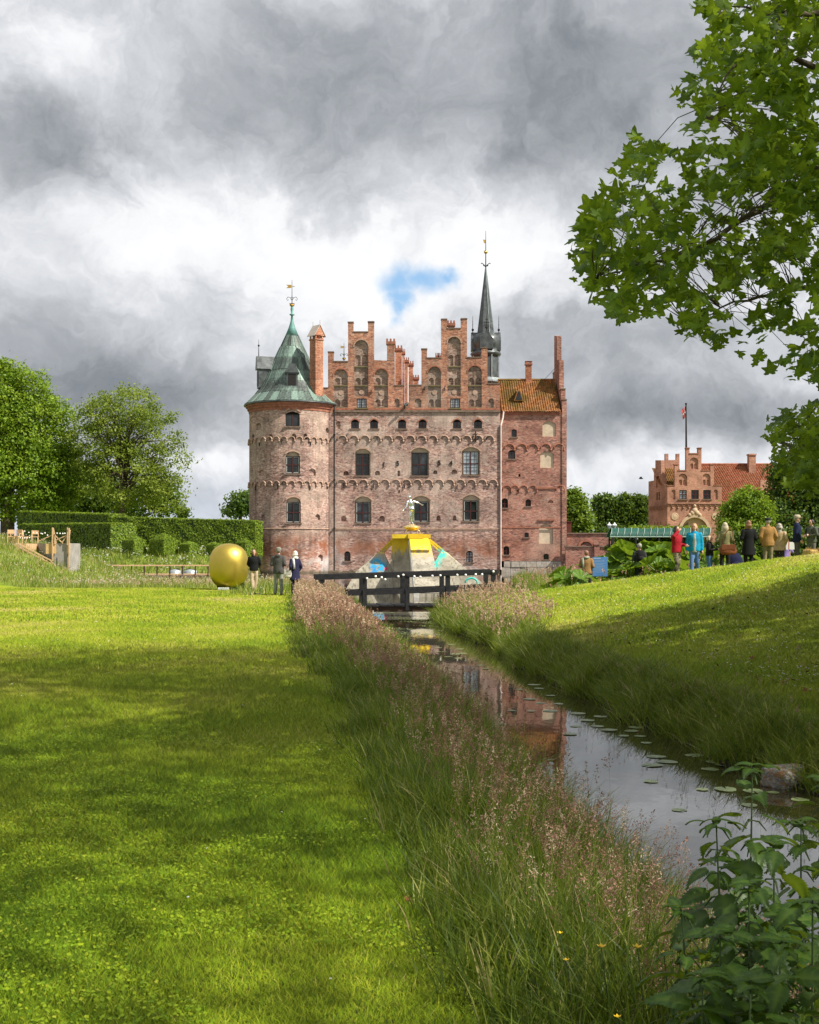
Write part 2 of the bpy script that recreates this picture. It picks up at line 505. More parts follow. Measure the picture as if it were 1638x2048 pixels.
# ------------------------------------------------------------------ terrain, stream and moat
WATER = -0.60
_yr = [-20, 0, 5, 10.6, 13.3, 17.7, 23.2, 26.8, 33, 37, 40, 44, 49, 56, 88, 200]
_xr = [6.5, 5.4, 4.6, 3.65, 3.15, 2.68, 2.08, 2.0, 1.25, .95, .9, .95, 2.6, 5.8, 7.0, 7.0]
_yl = [-20, 0, 4, 7, 10.6, 17.7, 23, 29, 37, 40, 44, 49, 56, 88, 200]
_xl = [3.2, 2.3, 1.95, 1.38, .95, .35, -.1, -.6, -1.55, -1.6, -1.6, -2.0, -5.0, -7.0, -7.0]
_ym = [-20, 2, 4.07, 5.5, 8.6, 12.9, 19.5, 30, 39.6, 60]           # edge of the mown lawn
_xm = [1.2, .35, .20, .03, -.28, -.70, -1.78, -2.9, -3.86, -5.5]
def sstep(a, b, x):
    t = np.clip((x - a) / (b - a), 0, 1)
    return t * t * (3 - 2 * t)
def wob(x, y):
    return .5 * np.sin(x * .37 + y * .21) + .3 * np.sin(x * .9 - y * .53 + 1.3) + .2 * np.sin(x * 2.1 + y * 1.7)
def hz(x, y):
    x = np.asarray(x, float); y = np.asarray(y, float)
    wv_ = .10 * np.sin(y * 1.9) + .07 * np.sin(y * 4.3 + 1) + .05 * np.sin(y * 9.1)
    xr = np.interp(y, _yr, _xr) + wv_
    xl = np.interp(y, _yl, _xl) + .5 * wv_
    dr = x - xr
    dl = xl - x
    left = WATER - .02 + (-WATER + .02) * sstep(-.05, 1.5, dl)
    bank = WATER - .05 + .48 * sstep(-.1, .75, dr)
    run = np.clip(x - np.interp(np.minimum(y, 38.0), _yr, _xr) - .8, 0, None)
    yc = np.clip(32 + (11 - x) * 1.0, 26, 42)
    d_ = np.clip(y - yc, 0, None)
    hill = .04 + .19 * run - .137 * np.minimum(d_, 3) - .075 * np.clip(d_ - 3, 0, None)
    hill = np.clip(hill, 0, None)
    hill = np.where(hill > 1.9, 1.9 + .35 * (hill - 1.9), hill)
    hill = np.minimum(hill, 3.6)
    right = bank + np.clip(hill, 0, None)
    inside = WATER - np.minimum(.7, 1.0 * np.minimum(-dr, -dl))
    z = np.where(dl > 0, left, np.where(dr > 0, right, np.maximum(inside, WATER - .7)))
    # mown bank rising to the left
    mound = 2.5 * sstep(17.5, 27.0, -x) * sstep(52, 70, y) * (1 - sstep(80, 92, y))
    z = np.where(x < -10, z + mound, z)
    # rough strip behind the lawn, then the moat
    z = z - .42 * sstep(50, 68, y) * (1 - sstep(86, 90, y)) * (x < 4) * (1 - .9 * sstep(17, 22, -x))
    moat = sstep(84.5, 88.5, y + .8 * wob(x, y * .0))
    z = z * (1 - moat) + (-1.5) * moat
    # far banks
    lb = sstep(104, 116, y + .6 * wob(x, x * .0)) * sstep(14.9, 16.3, -x)
    z = z + lb * 3.0
    back = sstep(175, 184, y)
    z = np.maximum(z, -1.5 + 2.3 * back)
    rb = sstep(121, 127, y) * sstep(24.0, 27.0, x)
    z = np.maximum(z, -1.5 + rb * 2.3)
    return z + .018 * wob(x * 3, y * 3)

def axis(segs):
    out = []
    for a, b, st in segs:
        out.append(np.arange(a, b, st))
    return np.concatenate(out)
gx = axis([(-1500, -200, 100), (-200, -40, 8), (-40, -8, .8), (-8, 8, .16), (8, 24, .4), (24, 60, 2), (60, 200, 10), (200, 1501, 100)])
gy = axis([(-40, 0, 4), (0, 30, .22), (30, 60, .4), (60, 135, .8), (135, 200, 3), (200, 400, 20), (400, 3001, 200)])
XX, YY = np.meshgrid(gx, gy)
ZZ = hz(XX, YY)
nx, ny = len(gx), len(gy)
idx = np.arange(nx * ny).reshape(ny, nx)
quads = np.stack([idx[:-1, :-1], idx[:-1, 1:], idx[1:, 1:], idx[1:, :-1]], -1).reshape(-1, 4)
# zone: 0 mown lawn, .5 rough meadow, 1 wet soil
xm = np.interp(YY, _ym, _xm)
lawn_l = (XX < xm) & (YY < 50 + .8 * wob(XX, XX * 0) - .0 * XX)
edge_m = 52 + 12 * sstep(13, 26, -XX)
lawn_l = (XX < xm) & (YY < edge_m)
xrr = np.interp(YY, _yr, _xr)
lawn_r = (XX > xrr + 1.0) & (YY < 45)
zone = np.where(lawn_l | lawn_r, 0.0, .5)
zone = np.where(ZZ < WATER + .22, 1.0, zone)

def groundmat():
    m_, t = mat('grassy_ground')
    o = objco(t)
    z_ = attr(t)
    a = t.noise(o, .22, 4, .6).outputs[0]
    b = t.noise(t.vm('MULTIPLY', o, (1, .6, 1)), 1.3, 5, .6).outputs[0]
    f = t.noise(o, 26.0, 4, .65).outputs[0]
    x, y, z = t.sep(o)[:3]
    stripe = t.m('SINE', t.m('ADD', t.m('MULTIPLY', y, 1.55), t.m('ADD', t.m('MULTIPLY', x, .22), t.m('MULTIPLY', a, 2.0))))
    k = t.m('ADD', t.m('ADD', t.m('MULTIPLY', a, .35), t.m('MULTIPLY', b, .40)), t.m('ADD', t.m('MULTIPLY', f, .22), t.m('MULTIPLY', stripe, .018)))
    lawn = t.ramp(k, [(.30, (.085, .150, .007)), (.44, (.165, .235, .009)), (.56, (.27, .315, .016)), (.70, (.39, .365, .06))])
    rough = t.ramp(k, [(.32, (.075, .12, .015)), (.5, (.16, .21, .03)), (.68, (.30, .29, .10))])
    soil = t.ramp(f, [(.3, (.018, .014, .009)), (.7, (.06, .046, .028))])
    c = t.mix(t.mr(z_, .05, .4, 0, 1), lawn, rough)
    c = t.mix(t.mr(z_, .6, .95, 0, 1), c, soil)
    finish(t, c, .9, 0, bump(t, t.m('ADD', f, t.m('MULTIPLY', b, .5)), .8, .05), .1)
    return m_
M['ground'] = groundmat()
ground = soup('ground', np.stack([XX, YY, ZZ], -1).reshape(-1, 3), quads, M['ground'], None, zone.ravel(), True)
ground['kind'] = 'structure'

wm = MB()
wm.add([(-400, -30, WATER), (400, -30, WATER), (400, 190, WATER), (-400, 190, WATER)], [(0, 1, 2, 3)])
water = wm.build('water', M['water'])
water['kind'] = 'structure'

# ------------------------------------------------------------------ buildings: helpers
WORLD_BUILT = {}
_link0 = link
def link(name, me, parent=None, loc=None, rot=None, scale=None):
    o = _link0(name, me, parent, loc, rot, scale)
    if parent is not None and parent.name in WORLD_BUILT:
        o.matrix_parent_inverse = Matrix.Translation(-WORLD_BUILT[parent.name])
    return o
def wthing(name, label, cat, base, group=None):
    """A thing whose parts are given in world coordinates; the Empty stands at its base."""
    o = thing(name, label, cat, base, 0.0, group)
    WORLD_BUILT[o.name] = Vector(base)
    return o

def fill(loops):
    bm = bmesh.new()
    ed = []
    for lp in loops:
        vs_ = [bm.verts.new((x, 0, z)) for x, z in lp]
        for i in range(len(vs_)):
            ed.append(bm.edges.new((vs_[i], vs_[(i + 1) % len(vs_)])))
    bmesh.ops.triangle_fill(bm, use_beauty=True, use_dissolve=False, edges=ed, normal=(0, -1, 0))
    bm.verts.index_update()
    v = [tuple(q.co) for q in bm.verts]
    f = [tuple(q.index for q in fc.verts) for fc in bm.faces]
    bm.free()
    return v, f

def panel(mb, outline, holes, d=0.0, mi=0, y=0.0):
    """A wall face at depth d with openings; every opening is a dict(loop, depth, back, rev, sub)."""
    v, f = fill([outline] + [h['loop'] for h in holes])
    mb.cur = mi
    mb.add([(a[0], y + d, a[2]) for a in v], f)
    for h in holes:
        lp = h['loop']; n = len(lp); dd = d + h['depth']
        mb.cur = h.get('rev', mi)
        mb.add([(a, y + d, b) for a, b in lp] + [(a, y + dd, b) for a, b in lp], [(i, (i + 1) % n, (i + 1) % n + n, i + n) for i in range(n)])
        if h.get('back') is not None:
            panel(mb, lp, h.get('sub', []), dd, h['back'], y)
    mb.cur = 0

def arch_loop(x0, x1, zt, zb, rise, n=8):
    """Opening with a segmental or round head: zt is the crown."""
    if rise <= 0:
        return [(x0, zb), (x1, zb), (x1, zt), (x0, zt)]
    w = (x1 - x0) / 2; cx = (x0 + x1) / 2
    rise = min(rise, w)
    rr = (w * w + rise * rise) / (2 * rise)
    cz = zt - rr
    a0 = math.asin(min(1, w / rr))
    pts = [(x0, zb), (x1, zb)]
    for k in range(n + 1):
        a = a0 - 2 * a0 * k / n
        pts.append((cx + rr * math.sin(a), cz + rr * math.cos(a)))
    return pts

def window(parent, x0, x1, z0, z1, y, cols=2, rows=2, muntin=(0, 0), glass='glass', fr='frame', white=False, split=.5, sill=True, arch=0.0, sillmat='sill'):
    """Casement window standing in its opening: frame, panes and sill."""
    w = .075 if (x1 - x0) > .9 else .05
    mb = MB()
    d0, d1 = y - .10, y + .0
    mb.box(x0, x0 + w, d0, d1, z0, z1); mb.box(x1 - w, x1, d0, d1, z0, z1)
    mb.box(x0 + w, x1 - w, d0, d1, z0, z0 + w); mb.box(x0 + w, x1 - w, d0, d1, z1 - w, z1)
    xs = [x0 + w + (x1 - x0 - 2 * w) * k / cols for k in range(cols + 1)]
    zs = [z0 + w] + ([z0 + w + (z1 - z0 - 2 * w) * split] if rows == 2 else []) + [z1 - w]
    mb.cur = 1
    for k in range(1, cols):
        mb.box(xs[k] - .05, xs[k] + .05, d0 - .02, d1, zs[0], zs[-1])
    if rows == 2:
        mb.box(xs[0], xs[-1], d0 - .014, d1, zs[1] - .05, zs[1] + .05)
    panes = []
    for i in range(cols):
        for j in range(len(zs) - 1):
            a0 = xs[i] + (.05 if i else 0); a1 = xs[i + 1] - (.05 if i < cols - 1 else 0)
            b0 = zs[j] + (.05 if j else 0); b1 = zs[j + 1] - (.05 if j < len(zs) - 2 else 0)
            panes.append((a0, a1, b0, b1))
            mb.cur = 0
            for q in range(1, muntin[0]):
                xx = a0 + (a1 - a0) * q / muntin[0]
                mb.box(xx - .016, xx + .016, d0 + .02, d1, b0, b1)
            for q in range(1, muntin[1]):
                zz = b0 + (b1 - b0) * q / muntin[1]
                mb.box(a0, a1, d0 + .024, d1, zz - .016, zz + .016)
            if white:
                mb.cur = 2
                e = .038
                if i == 0: mb.box(a0, a0 + e, d0 + .01, d1, b0, b1)
                if i == cols - 1: mb.box(a1 - e, a1, d0 + .01, d1, b0, b1)
                if j == 0: mb.box(a0 + e, a1 - e, d0 + .01, d1, b0, b0 + e)
                if j == len(zs) - 2: mb.box(a0 + e, a1 - e, d0 + .01, d1, b1 - e * .6, b1)
    o = mb.build('window', [M[fr], M['red_frame'], M['white_line']], parent)
    for a0, a1, b0, b1 in panes:
        g = MB(); g.box(a0, a1, y - .05, y - .035, b0, b1)
        tilt = rnd.uniform(-.012, .012)
        g.v = [(x, yy + (z - b0) * tilt + (x - a0) * rnd.uniform(0, .0001), z) for x, yy, z in g.v]
        g.build('pane', M[glass], o)
    if sill:
        g = MB(); g.box(x0 - .16, x1 + .16, y - .36, y + .0, z0 - .13, z0 - .005)
        g.build('sill', M[sillmat], o)
    return o

def arch_ring(parent, cx, z, r0, r1, y0, y1, name='frieze_arch', m_='mould_pale', a0=0.0, a1=math.pi, n=9, bracket=True, me=None):
    mb = MB()
    vs_, fs_ = [], []
    for k in range(n + 1):
        a = a0 + (a1 - a0) * k / n
        for r in (r0, r1):
            for yy in (y0, y1):
                vs_.append((r * math.cos(a), yy, r * math.sin(a)))
    for k in range(n):
        b = k * 4
        fs_ += [(b, b + 2, b + 6, b + 4), (b + 1, b + 5, b + 7, b + 3), (b, b + 4, b + 5, b + 1), (b + 2, b + 3, b + 7, b + 6)]
    fs_ += [(0, 1, 3, 2), (n * 4, n * 4 + 2, n * 4 + 3, n * 4 + 1)]
    mb.add(vs_, fs_)
    if bracket:
        q = (r1 + r0) / 2
        mb.prism([(q - .10, .0), (q + .10, .0), (q + .04, -.22), (q - .04, -.22)], y0 - .03, y1)
    return mb

def merlon_chimney(parent, x0, x1, y0, y1, z0, z1, m_='brick_chimney', name='chimney'):
    mb = MB()
    mb.box(x0, x1, y0, y1, z0, z1 - .55)
    o = mb.build(name, M[m_], parent)
    c = MB(); e = .09
    c.box(x0 - e, x1 + e, y0 - e, y1 + e, z1 - .55, z1 - .28)
    n = 3
    ww = (x1 - x0 + 2 * e)
    for k in range(n):
        a = x0 - e + ww * (k / (n - .5 + .1)) * .98
        c.box(a, a + ww * .2, y0 - e, y0 + .18, z1 - .28, z1)
        c.box(a, a + ww * .2, y1 - .18, y1 + e, z1 - .28, z1)
    c.build('chimney_cap', M['mould'], o)
    return o

# ------------------------------------------------------------------ the castle
YC = 125.7
S = YC / F
def cx_(px): return (px - CX) * S
def cz_(py): return EYE - (py - HY) * S
def cl(pts): return [(cx_(a), cz_(b)) for a, b in pts]
def chole(x0, x1, yt, yb, rise, depth, back=None, sub=None, rev=0):
    return dict(loop=arch_loop(cx_(x0), cx_(x1), cz_(yt), cz_(yb), rise * S), depth=depth, back=back, sub=sub or [], rev=rev)

castle = wthing('castle', 'red brick moated castle with stepped gables, a round copper-roofed tower and a thin spire', 'castle', (0, YC, WATER))

# main front ------------------------------------------------
holes = []
for x in (710, 748, 804, 845, 914, 956):
    holes.append(chole(x - 8, x + 8, 839, 857, 5.5, .30, 2))
holes.append(chole(672.5, 681, 842, 858, 4, .16, 0))
WB = [(712, 738, 897.5, 907, 951), (824, 855, 895.5, 905, 951), (926, 957, 894.5, 903, 949.5)]
WC = [(711.5, 740, 993, 1004, 1046), (826, 857, 992, 1003, 1044), (927, 956, 990, 1001, 1042)]
for x0, x1, yt, ys, yb in WB + WC:
    holes.append(chole(x0 - 2, x1 + 3, yt, yb, 8, .30, 1))
for x0, x1, y0, y1 in [(687, 697.5, 942, 950.5), (750, 760, 941.5, 950), (795, 800, 941, 952), (866.5, 874.5, 940.5, 948), (903, 914.5, 939, 948),
                       (682, 693, 1032, 1042.5), (758.5, 769.5, 1031.5, 1043), (873, 881, 1031.5, 1041.5), (905.5, 913, 1031, 1041)]:
    holes.append(chole(x0, x1, y0, y1, 4.5, .28, 0))
holes.append(chole(688.5, 701, 1102.5, 1122, 5, .26, 2))
holes.append(chole(932.5, 945.5, 1101.5, 1124.5, 5, .26, 2))
holes.append(chole(797, 799.5, 980, 986, 0, .2, 2))
mb = MB()
panel(mb, cl([(650, 1156), (1000, 1156), (1000, 824), (650, 824)]), holes, 0, 0, YC)
mb.cur = 0
x0, x1, zt = cx_(650), cx_(1000), cz_(824)
mb.add([(x0, YC, -2.5), (x1, YC, -2.5), (x1, YC, cz_(1156)), (x0, YC, cz_(1156))], [(0, 1, 2, 3)])
mb.add([(x1, YC, -2.5), (x1, YC + 30, -2.5), (x1, YC + 30, zt), (x1, YC, zt)], [(0, 1, 2, 3)])
mb.add([(x0, YC, -2.5), (x0, YC, zt), (x0, YC + 30, zt), (x0, YC + 30, -2.5)], [(0, 1, 2, 3)])
mb.add([(x0, YC + 30, -2.5), (x0, YC + 30, zt), (x1, YC + 30, zt), (x1, YC + 30, -2.5)], [(0, 1, 2, 3)])
mb.add([(x0, YC, zt), (x1, YC, zt), (x1, YC + 30, zt), (x0, YC + 30, zt)], [(0, 1, 2, 3)])
M['dark'] = plain('dark_interior', (.012, .011, .010), .95, 0, .3, 3, .1)
mb.build('main_wall', [M['brick'], M['plaster'], M['dark']], castle)

for k, (x0, x1, yt, ys, yb) in enumerate(WB + WC):
    gl = 'glass_light' if k == 2 else 'glass'
    window(castle, cx_(x0), cx_(x1), cz_(yb), cz_(ys), YC + .28, muntin=(2, 3) if k in (0, 2) else (0, 0), white=(k >= 2), split=.48, glass=gl)
for x in (710, 748, 804, 845, 914, 956):
    window(castle, cx_(x - 8), cx_(x + 8), cz_(857), cz_(843), YC + .28, cols=2, rows=1, muntin=(0, 2), fr='frame')
window(castle, cx_(689), cx_(700.5), cz_(1122), cz_(1105), YC + .25, muntin=(0, 0), fr='frame')
window(castle, cx_(933), cx_(945), cz_(1124.5), cz_(1104), YC + .25, muntin=(0, 2), glass='glass_light')
# brick arches over the windows
def over_arch(x0, x1, yt, rise, y=YC, ring=3.2, m_='mould', nm='window_arch', zf=cz_, xf=cx_):
    w = (xf(x1) - xf(x0)) / 2; rs = rise * S; rr = (w * w + rs * rs) / (2 * rs)
    a = math.asin(min(1, w / rr))
    mb_ = arch_ring(None, 0, 0, rr + .01, rr + ring * S, y - .05, y + .04, a0=math.pi / 2 - a - .06, a1=math.pi / 2 + a + .06, bracket=False)
    cxx = (xf(x0) + xf(x1)) / 2; czz = zf(yt) - rr
    mb_.v = [(vx + cxx, vy, vz + czz) for vx, vy, vz in mb_.v]
    return mb_.build(nm, M[m_], castle)
for x0, x1, yt, ys, yb in WB + WC:
    over_arch(x0 - 2, x1 + 3, yt, 8, ring=2.6, m_='mould_pale')
for x in (710, 748, 804, 845, 914, 956):
    over_arch(x - 8, x + 8, 839, 5.5, ring=2.2)

# friezes of small round arches
fm = arch_ring(None, 0, 0, 8.3 * S, 10.6 * S, YC - .13, YC + .03).mesh('frieze_arch', M['mould_pale'], True)
for py, n, off in ((880.5, 14, 684.5), (968.5, 15, 683)):
    for k in range(n):
        px = off + k * (22.6 if n == 14 else 21.6)
        link('frieze_arch', fm, castle, (cx_(px), 0, cz_(py)))
# corner of the band, string courses, cornice
for py0, py1, pr, nm, mm in ((1056, 1058.2, .07, 'string_course', 'mould_pale'), (1059.2, 1060.6, .05, 'string_course', 'mould_pale'), (820.5, 824.5, .16, 'cornice', 'sill'), (817, 820.2, .09, 'cornice', 'mould')):
    q = MB(); q.box(cx_(669), cx_(1000.5), YC - pr, YC + .02, cz_(py1), cz_(py0)); q.build(nm, M[mm], castle)
# iron wall ties
ties = [(693, 872, 6), (754, 874, 10), (872, 877, 8), (907, 876, 8), (973, 876, 8), (687, 970, 9), (747, 971, 10), (809, 972, 11), (865, 971, 9), (914, 974, 9), (978, 971, 8), (1003, 968, 7), (742, 785, 9), (849, 777, 8), (889, 778, 9)]
for px, py, h in ties:
    q = MB(); q.beam((cx_(px), YC - .09, cz_(py + h / 2)), (cx_(px + .6), YC - .09, cz_(py - h / 2)), .09, .07)
    q.build('wall_tie', M['iron'], castle)
q = MB()
q.tube([(cx_(951), YC - .12, cz_(884)), (cx_(951), YC - .12, cz_(863))], .055, 6)
for sgn in (-1, 1):
    q.tube([(cx_(951 + sgn * a), YC - .12, cz_(b)) for a, b in ((0, 879), (3, 880), (5.5, 877), (5.5, 873.5), (3.5, 873))], .05, 6)
    q.tube([(cx_(951 + sgn * a), YC - .12, cz_(b)) for a, b in ((0, 869), (2.2, 870), (2.6, 867.5))], .04, 6)
q.build('wall_tie', M['iron'], castle)['label'] = 'scrolled anchor-shaped iron wall tie'
# the year in iron numerals
for ch, px, py in (('1', 768, 929), ('5', 795.5, 927), ('5', 878.5, 926), ('4', 902, 926)):
    cu = bpy.data.curves.new('numeral', 'FONT')
    cu.body = ch; cu.size = .72; cu.extrude = .03; cu.align_x = 'CENTER'; cu.offset = .012
    tmp = bpy.data.objects.new('numeral_text', cu)
    nm_ = bpy.data.meshes.new_from_object(tmp)
    bpy.data.objects.remove(tmp); bpy.data.curves.remove(cu)
    nm_.materials.clear(); nm_.materials.append(M['iron'])
    o = link('numeral', nm_, castle, (cx_(px), YC - .05, cz_(py + 4.5)), (R(90), 0, 0))
    o['label'] = 'iron numeral %s on the brick front' % ch
# downpipes
q = MB(); q.tube([(cx_(668.8), YC - .35, cz_(812)), (cx_(668.8), YC - .35, -.4)], .075, 8)
for py in (870, 960, 1056): q.box(cx_(668.8) - .11, cx_(668.8) + .11, YC - .45, YC + .02, cz_(py) - .05, cz_(py) + .05)
q.build('downpipe', M['iron'], castle)
q = MB(); q.tube([(cx_(1001.5), YC - .1, cz_(850)), (cx_(1001.3), YC - .1, -.3)], .085, 8)
q.tube([(cx_(1008), YC + .5, cz_(822)), (cx_(1006), YC + .3, cz_(836)), (cx_(1001.5), YC - .1, cz_(852))], .085, 8)
q.build('downpipe', M['pipe_white'], castle)

# gables ----------------------------------------------------
def twin(cx0, cx1, yt, yb, depth=.14, back=2):
    w = (cx1 - cx0)
    return [chole(cx0 + w * .06, cx0 + w * .44, yt, yb, 99, depth, back), chole(cx0 + w * .56, cx0 + w * .94, yt, yb, 99, depth, back)]
def disc(px, py, r, dep=.08):
    n = 14
    return dict(loop=[(cx_(px) + r * S * math.cos(2 * math.pi * k / n), cz_(py) + r * S * math.sin(2 * math.pi * k / n)) for k in range(n)], depth=dep, back=3, rev=2)
def gable(outline, nl, nc, nr, win, side, name):
    hs = []
    for x0, x1, yt in (nl, nr):
        sub = twin(x0 + .5, x1 - .5, 755, 769) + twin(x0 + .5, x1 - .5, 798, 812.5) + [disc((x0 + x1) / 2, 745.5, 4.2), disc((x0 + x1) / 2, 784.5, 4.8, -.05)]
        hs.append(chole(x0, x1, yt, 815.5, 99, .20, 2, sub))
    x0, x1, yt = nc
    sub = twin(x0 + .5, x1 - .5, 709, 731) + twin(x0 + .5, x1 - .5, 755, 769) + [disc((x0 + x1) / 2, 693, 5), disc((x0 + x1) / 2, 744, 4.2), disc((x0 + x1) / 2, 784, 4.5, -.05)]
    hs.append(chole(x0, x1, yt, 792.5, 99, .20, 2, sub))
    hs.append(chole(win[0], win[1], 797, 816, 0, .18, 4))
    for x0, x1 in side:
        hs.append(chole(x0, x1, 797, 815, 4, .16, 2))
    g = MB()
    ol = cl(outline)
    panel(g, ol, hs, 0, 0, YC)
    n = len(ol)
    g.add([(a, YC, b) for a, b in ol] + [(a, YC + .75, b) for a, b in ol], [(i, i + n, (i + 1) % n + n, (i + 1) % n) for i in range(n)] + [tuple(range(2 * n - 1, n - 1, -1))])
    o = g.build(name, [M['brick_gable'], M['brick'], M['brick_niche'], M['mould_pale'], M['dark']], castle)
    window(o, cx_(win[0]), cx_(win[1]), cz_(816), cz_(797), YC + .16, cols=2, rows=1, muntin=(2, 3), glass='glass_light', sillmat='mosssill')
    for x0, x1, zz in [(nl[0], nl[1], 771), (nr[0], nr[1], 771), (nc[0], nc[1], 771), (nc[0], nc[1], 733), (nl[0], nl[1], 815), (nr[0], nr[1], 815)]:
        q_ = MB(); q_.prism([(cx_(x0 + .3), cz_(zz + 1.5)), (cx_(x1 - .3), cz_(zz + 1.5)), (cx_(x1 - .3), cz_(zz - .8)), (cx_(x0 + .3), cz_(zz - .8))], YC + .02, YC + .24)
        q_.build('niche_sill', M['mosssill'], o)
    for (x0, x1, yt) in (nl, nc, nr):
        r = (cx_(x1) - cx_(x0)) / 2
        a_ = arch_ring(None, 0, 0, r + .01, r + 2.2 * S, YC - .06, YC + .03, bracket=False)
        a_.v = [(vx + (cx_(x0) + cx_(x1)) / 2, vy, vz + cz_(yt) - r) for vx, vy, vz in a_.v]
        a_.build('niche_arch', M['mould_pale' if (x0, x1, yt) == nc and name == 'gable' else 'mould'], o)
    # coping bricks along the level steps
    for (a, b), (c, d) in zip(outline, outline[1:]):
        if abs(b - d) < 1.2 and abs(a - c) > 5 and b < 800:
            q_ = MB(); q_.box(cx_(min(a, c)) - .04, cx_(max(a, c)) + .04, YC - .06, YC + .81, cz_(b) - .02, cz_(b) + .07)
            q_.build('coping', M['sill'], o)
    return o
gable([(637, 823.9), (807.5, 823.9), (807.5, 771), (789.5, 771), (789.5, 722), (748, 720), (748, 643.5), (736, 643.5), (736, 664), (706.5, 665), (706.5, 644.5), (696, 644.5), (696, 723), (667, 723), (667, 704), (656, 704), (656, 776), (637, 776)],
      (667.5, 695.5, 738), (708.5, 736.5, 680), (748.5, 776, 737.5), (713.5, 733.5), [(789, 799)], 'gable')
gable([(816.5, 823.9), (999.7, 823.9), (999.7, 767.5), (975, 767.5), (975, 695.5), (963, 695.5), (963, 715), (934, 715.5), (934, 637.5), (922, 637.5), (922, 657), (894, 657.5), (894, 638.5), (882.5, 638.5), (882.5, 716), (854, 717), (854, 698), (843, 698), (843, 770.5), (816.5, 770.5)],
      (856, 882, 733), (895, 921.5, 673.5), (936, 963.5, 731.5), (900.5, 920), [(829.5, 842.5), (977, 987.5)], 'gable')
# block with merlons on the shoulder of one gable, chimneys down the valley between the houses
def at(px, Y): return (px - CX) * Y / F
def az(py, Y): return EYE - (py - HY) * Y / F
merlon_chimney(castle, cx_(774), cx_(789.3), YC - .02, YC + .8, cz_(721), cz_(677.5), 'brick_gable')
for x0, x1, top, Y in ((790.5, 803.5, 691, 130.5), (804.5, 809.0, 698, 135), (809.5, 817.0, 715, 140), (817, 826, 722, 145), (826.5, 837, 750, 151)):
    merlon_chimney(castle, at(x0, Y), at(x1, Y), Y, Y + .95, 14.0, az(top, Y))
merlon_chimney(castle, at(896, 128), at(909, 128), 128, 128.8, 20, az(641, 128), 'brick_gable')
for k in range(2):
    merlon_chimney(castle, at(872.5 + k * 5, 130), at(876.5 + k * 5, 130), 130, 130.3, 18, az(706, 130), 'brick_gable')
# roofs of the two houses behind the gables
for a, b, r_ in ((637, 807, 660), (817, 1000, 655)):
    q = MB()
    e0, e1, rx, zr, ze = cx_(a), cx_(b), cx_((a + b) / 2), cz_(r_) - .3, cz_(815)
    q.prism([(e0, ze), (e1, ze), (rx, min(zr, ze + (e1 - e0) * .74))], YC + .76, YC + 29.5)
    q.build('roof', M['tile_red'], castle)
# valley gutter and its spout
q = MB()
q.box(cx_(808), cx_(816), YC - .02, YC + .7, cz_(823), cz_(814))
q.build('gutter_box', M['sill'], castle)
q = MB(); q.tube([(cx_(815.5), YC - .12, cz_(735)), (cx_(815.3), YC - .12, cz_(806))], .10, 8); q.build('downpipe', M['pipe_white'], castle)
q = MB(); q.tube([(cx_(815), YC - .15, cz_(806)), (cx_(813), YC - .6, cz_(811)), (cx_(810), YC - .75, cz_(811)), (cx_(809), YC - .2, cz_(818))], [.1, .17, .15, .08], 8); q.build('gutter_spout', M['lead'], castle)
# small vane on the ridge behind one gable
def vane(parent, x, y, z0, z1, w, name='weather_vane'):
    q_ = MB(); h = z1 - z0
    q_.tube([(x, y, z0), (x, y, z1)], [.05, .02], 6)
    for sg in (-1, 1):
        q_.tube([(x + sg * w * a, y, z0 + h * b) for a, b in ((0, .30), (.35, .40), (.75, .42), (1, .36), (.85, .30), (.62, .33))], .028, 5)
        q_.tube([(x + sg * w * a, y, z0 + h * b) for a, b in ((0, .36), (.18, .42), (.3, .38))], .022, 5)
    o_ = q_.build(name, M['iron'], parent)
    g_ = MB()
    g_.prism([(x - w * 1.05, z0 + h * .84), (x - w * .7, z0 + h * .78), (x - w * 1.05, z0 + h * .72), (x - w * .1, z0 + h * .73), (x - w * .1, z0 + h * .83)], y - .02, y + .02)
    g_.prism([(x + w * .1, z0 + h * .80), (x + w * .6, z0 + h * .78), (x + w * .1, z0 + h * .76)], y - .02, y + .02)
    g_.build('vane_flag', M['gilt'], o_)
    g_ = MB(); g_.lathe([(w * .30, z0 + h * .10), (w * .45, z0 + h * .13), (w * .38, z0 + h * .15), (w * .52, z0 + h * .19), (w * .2, z0 + h * .17)], (x, y), 8)
    g_.build('vane_crown', M['gilt'], o_)
    return o_
vane(castle, at(688, 129), 129, az(723, 129), az(686, 129), .42)

# round tower -----------------------------------------------
TCY = 127.6
TX = (584 - CX) * TCY / F
TR = 85.0 * TCY / F * .9985
def ta(px): return math.asin(max(-1, min(1, (px - 584) / 85.2)))
def tz(px, py): return EYE - (py - HY) * (TCY - TR * math.cos(ta(px))) / F
def thole(x0, x1, yt, yb, rise, depth, back, rev=0):
    c = (x0 + x1) / 2
    return dict(loop=arch_loop(TR * ta(x0), TR * ta(x1), tz(c, yt), tz(c, yb), rise * S), depth=depth, back=back, rev=rev)
hs = [thole(579.5, 607, 823, 852.5, 5, .28, 2), thole(580, 607.5, 904, 947.5, 8, .28, 1), thole(581, 609, 995, 1046, 8, .28, 1)]
for x0, x1, y0, y1 in [(524.5, 536.5, 939, 951), (624.5, 637, 937, 951), (529.5, 538.5, 1029, 1041), (636, 645, 1028, 1040), (520, 530.5, 1110.5, 1124.5), (641, 650, 1109, 1122),
                       (508.5, 515, 868, 879), (546.5, 554.5, 868, 880), (592, 600, 867, 880), (614, 621, 867, 879), (655, 660, 855, 866), (518, 531, 846, 860)]:
    hs.append(thole(x0, x1, y0, y1, 4.5, .24, 0))
mb = MB()
zt_, ub = 16.2, math.pi * TR
z_top = EYE - (822 - HY) * TCY / F
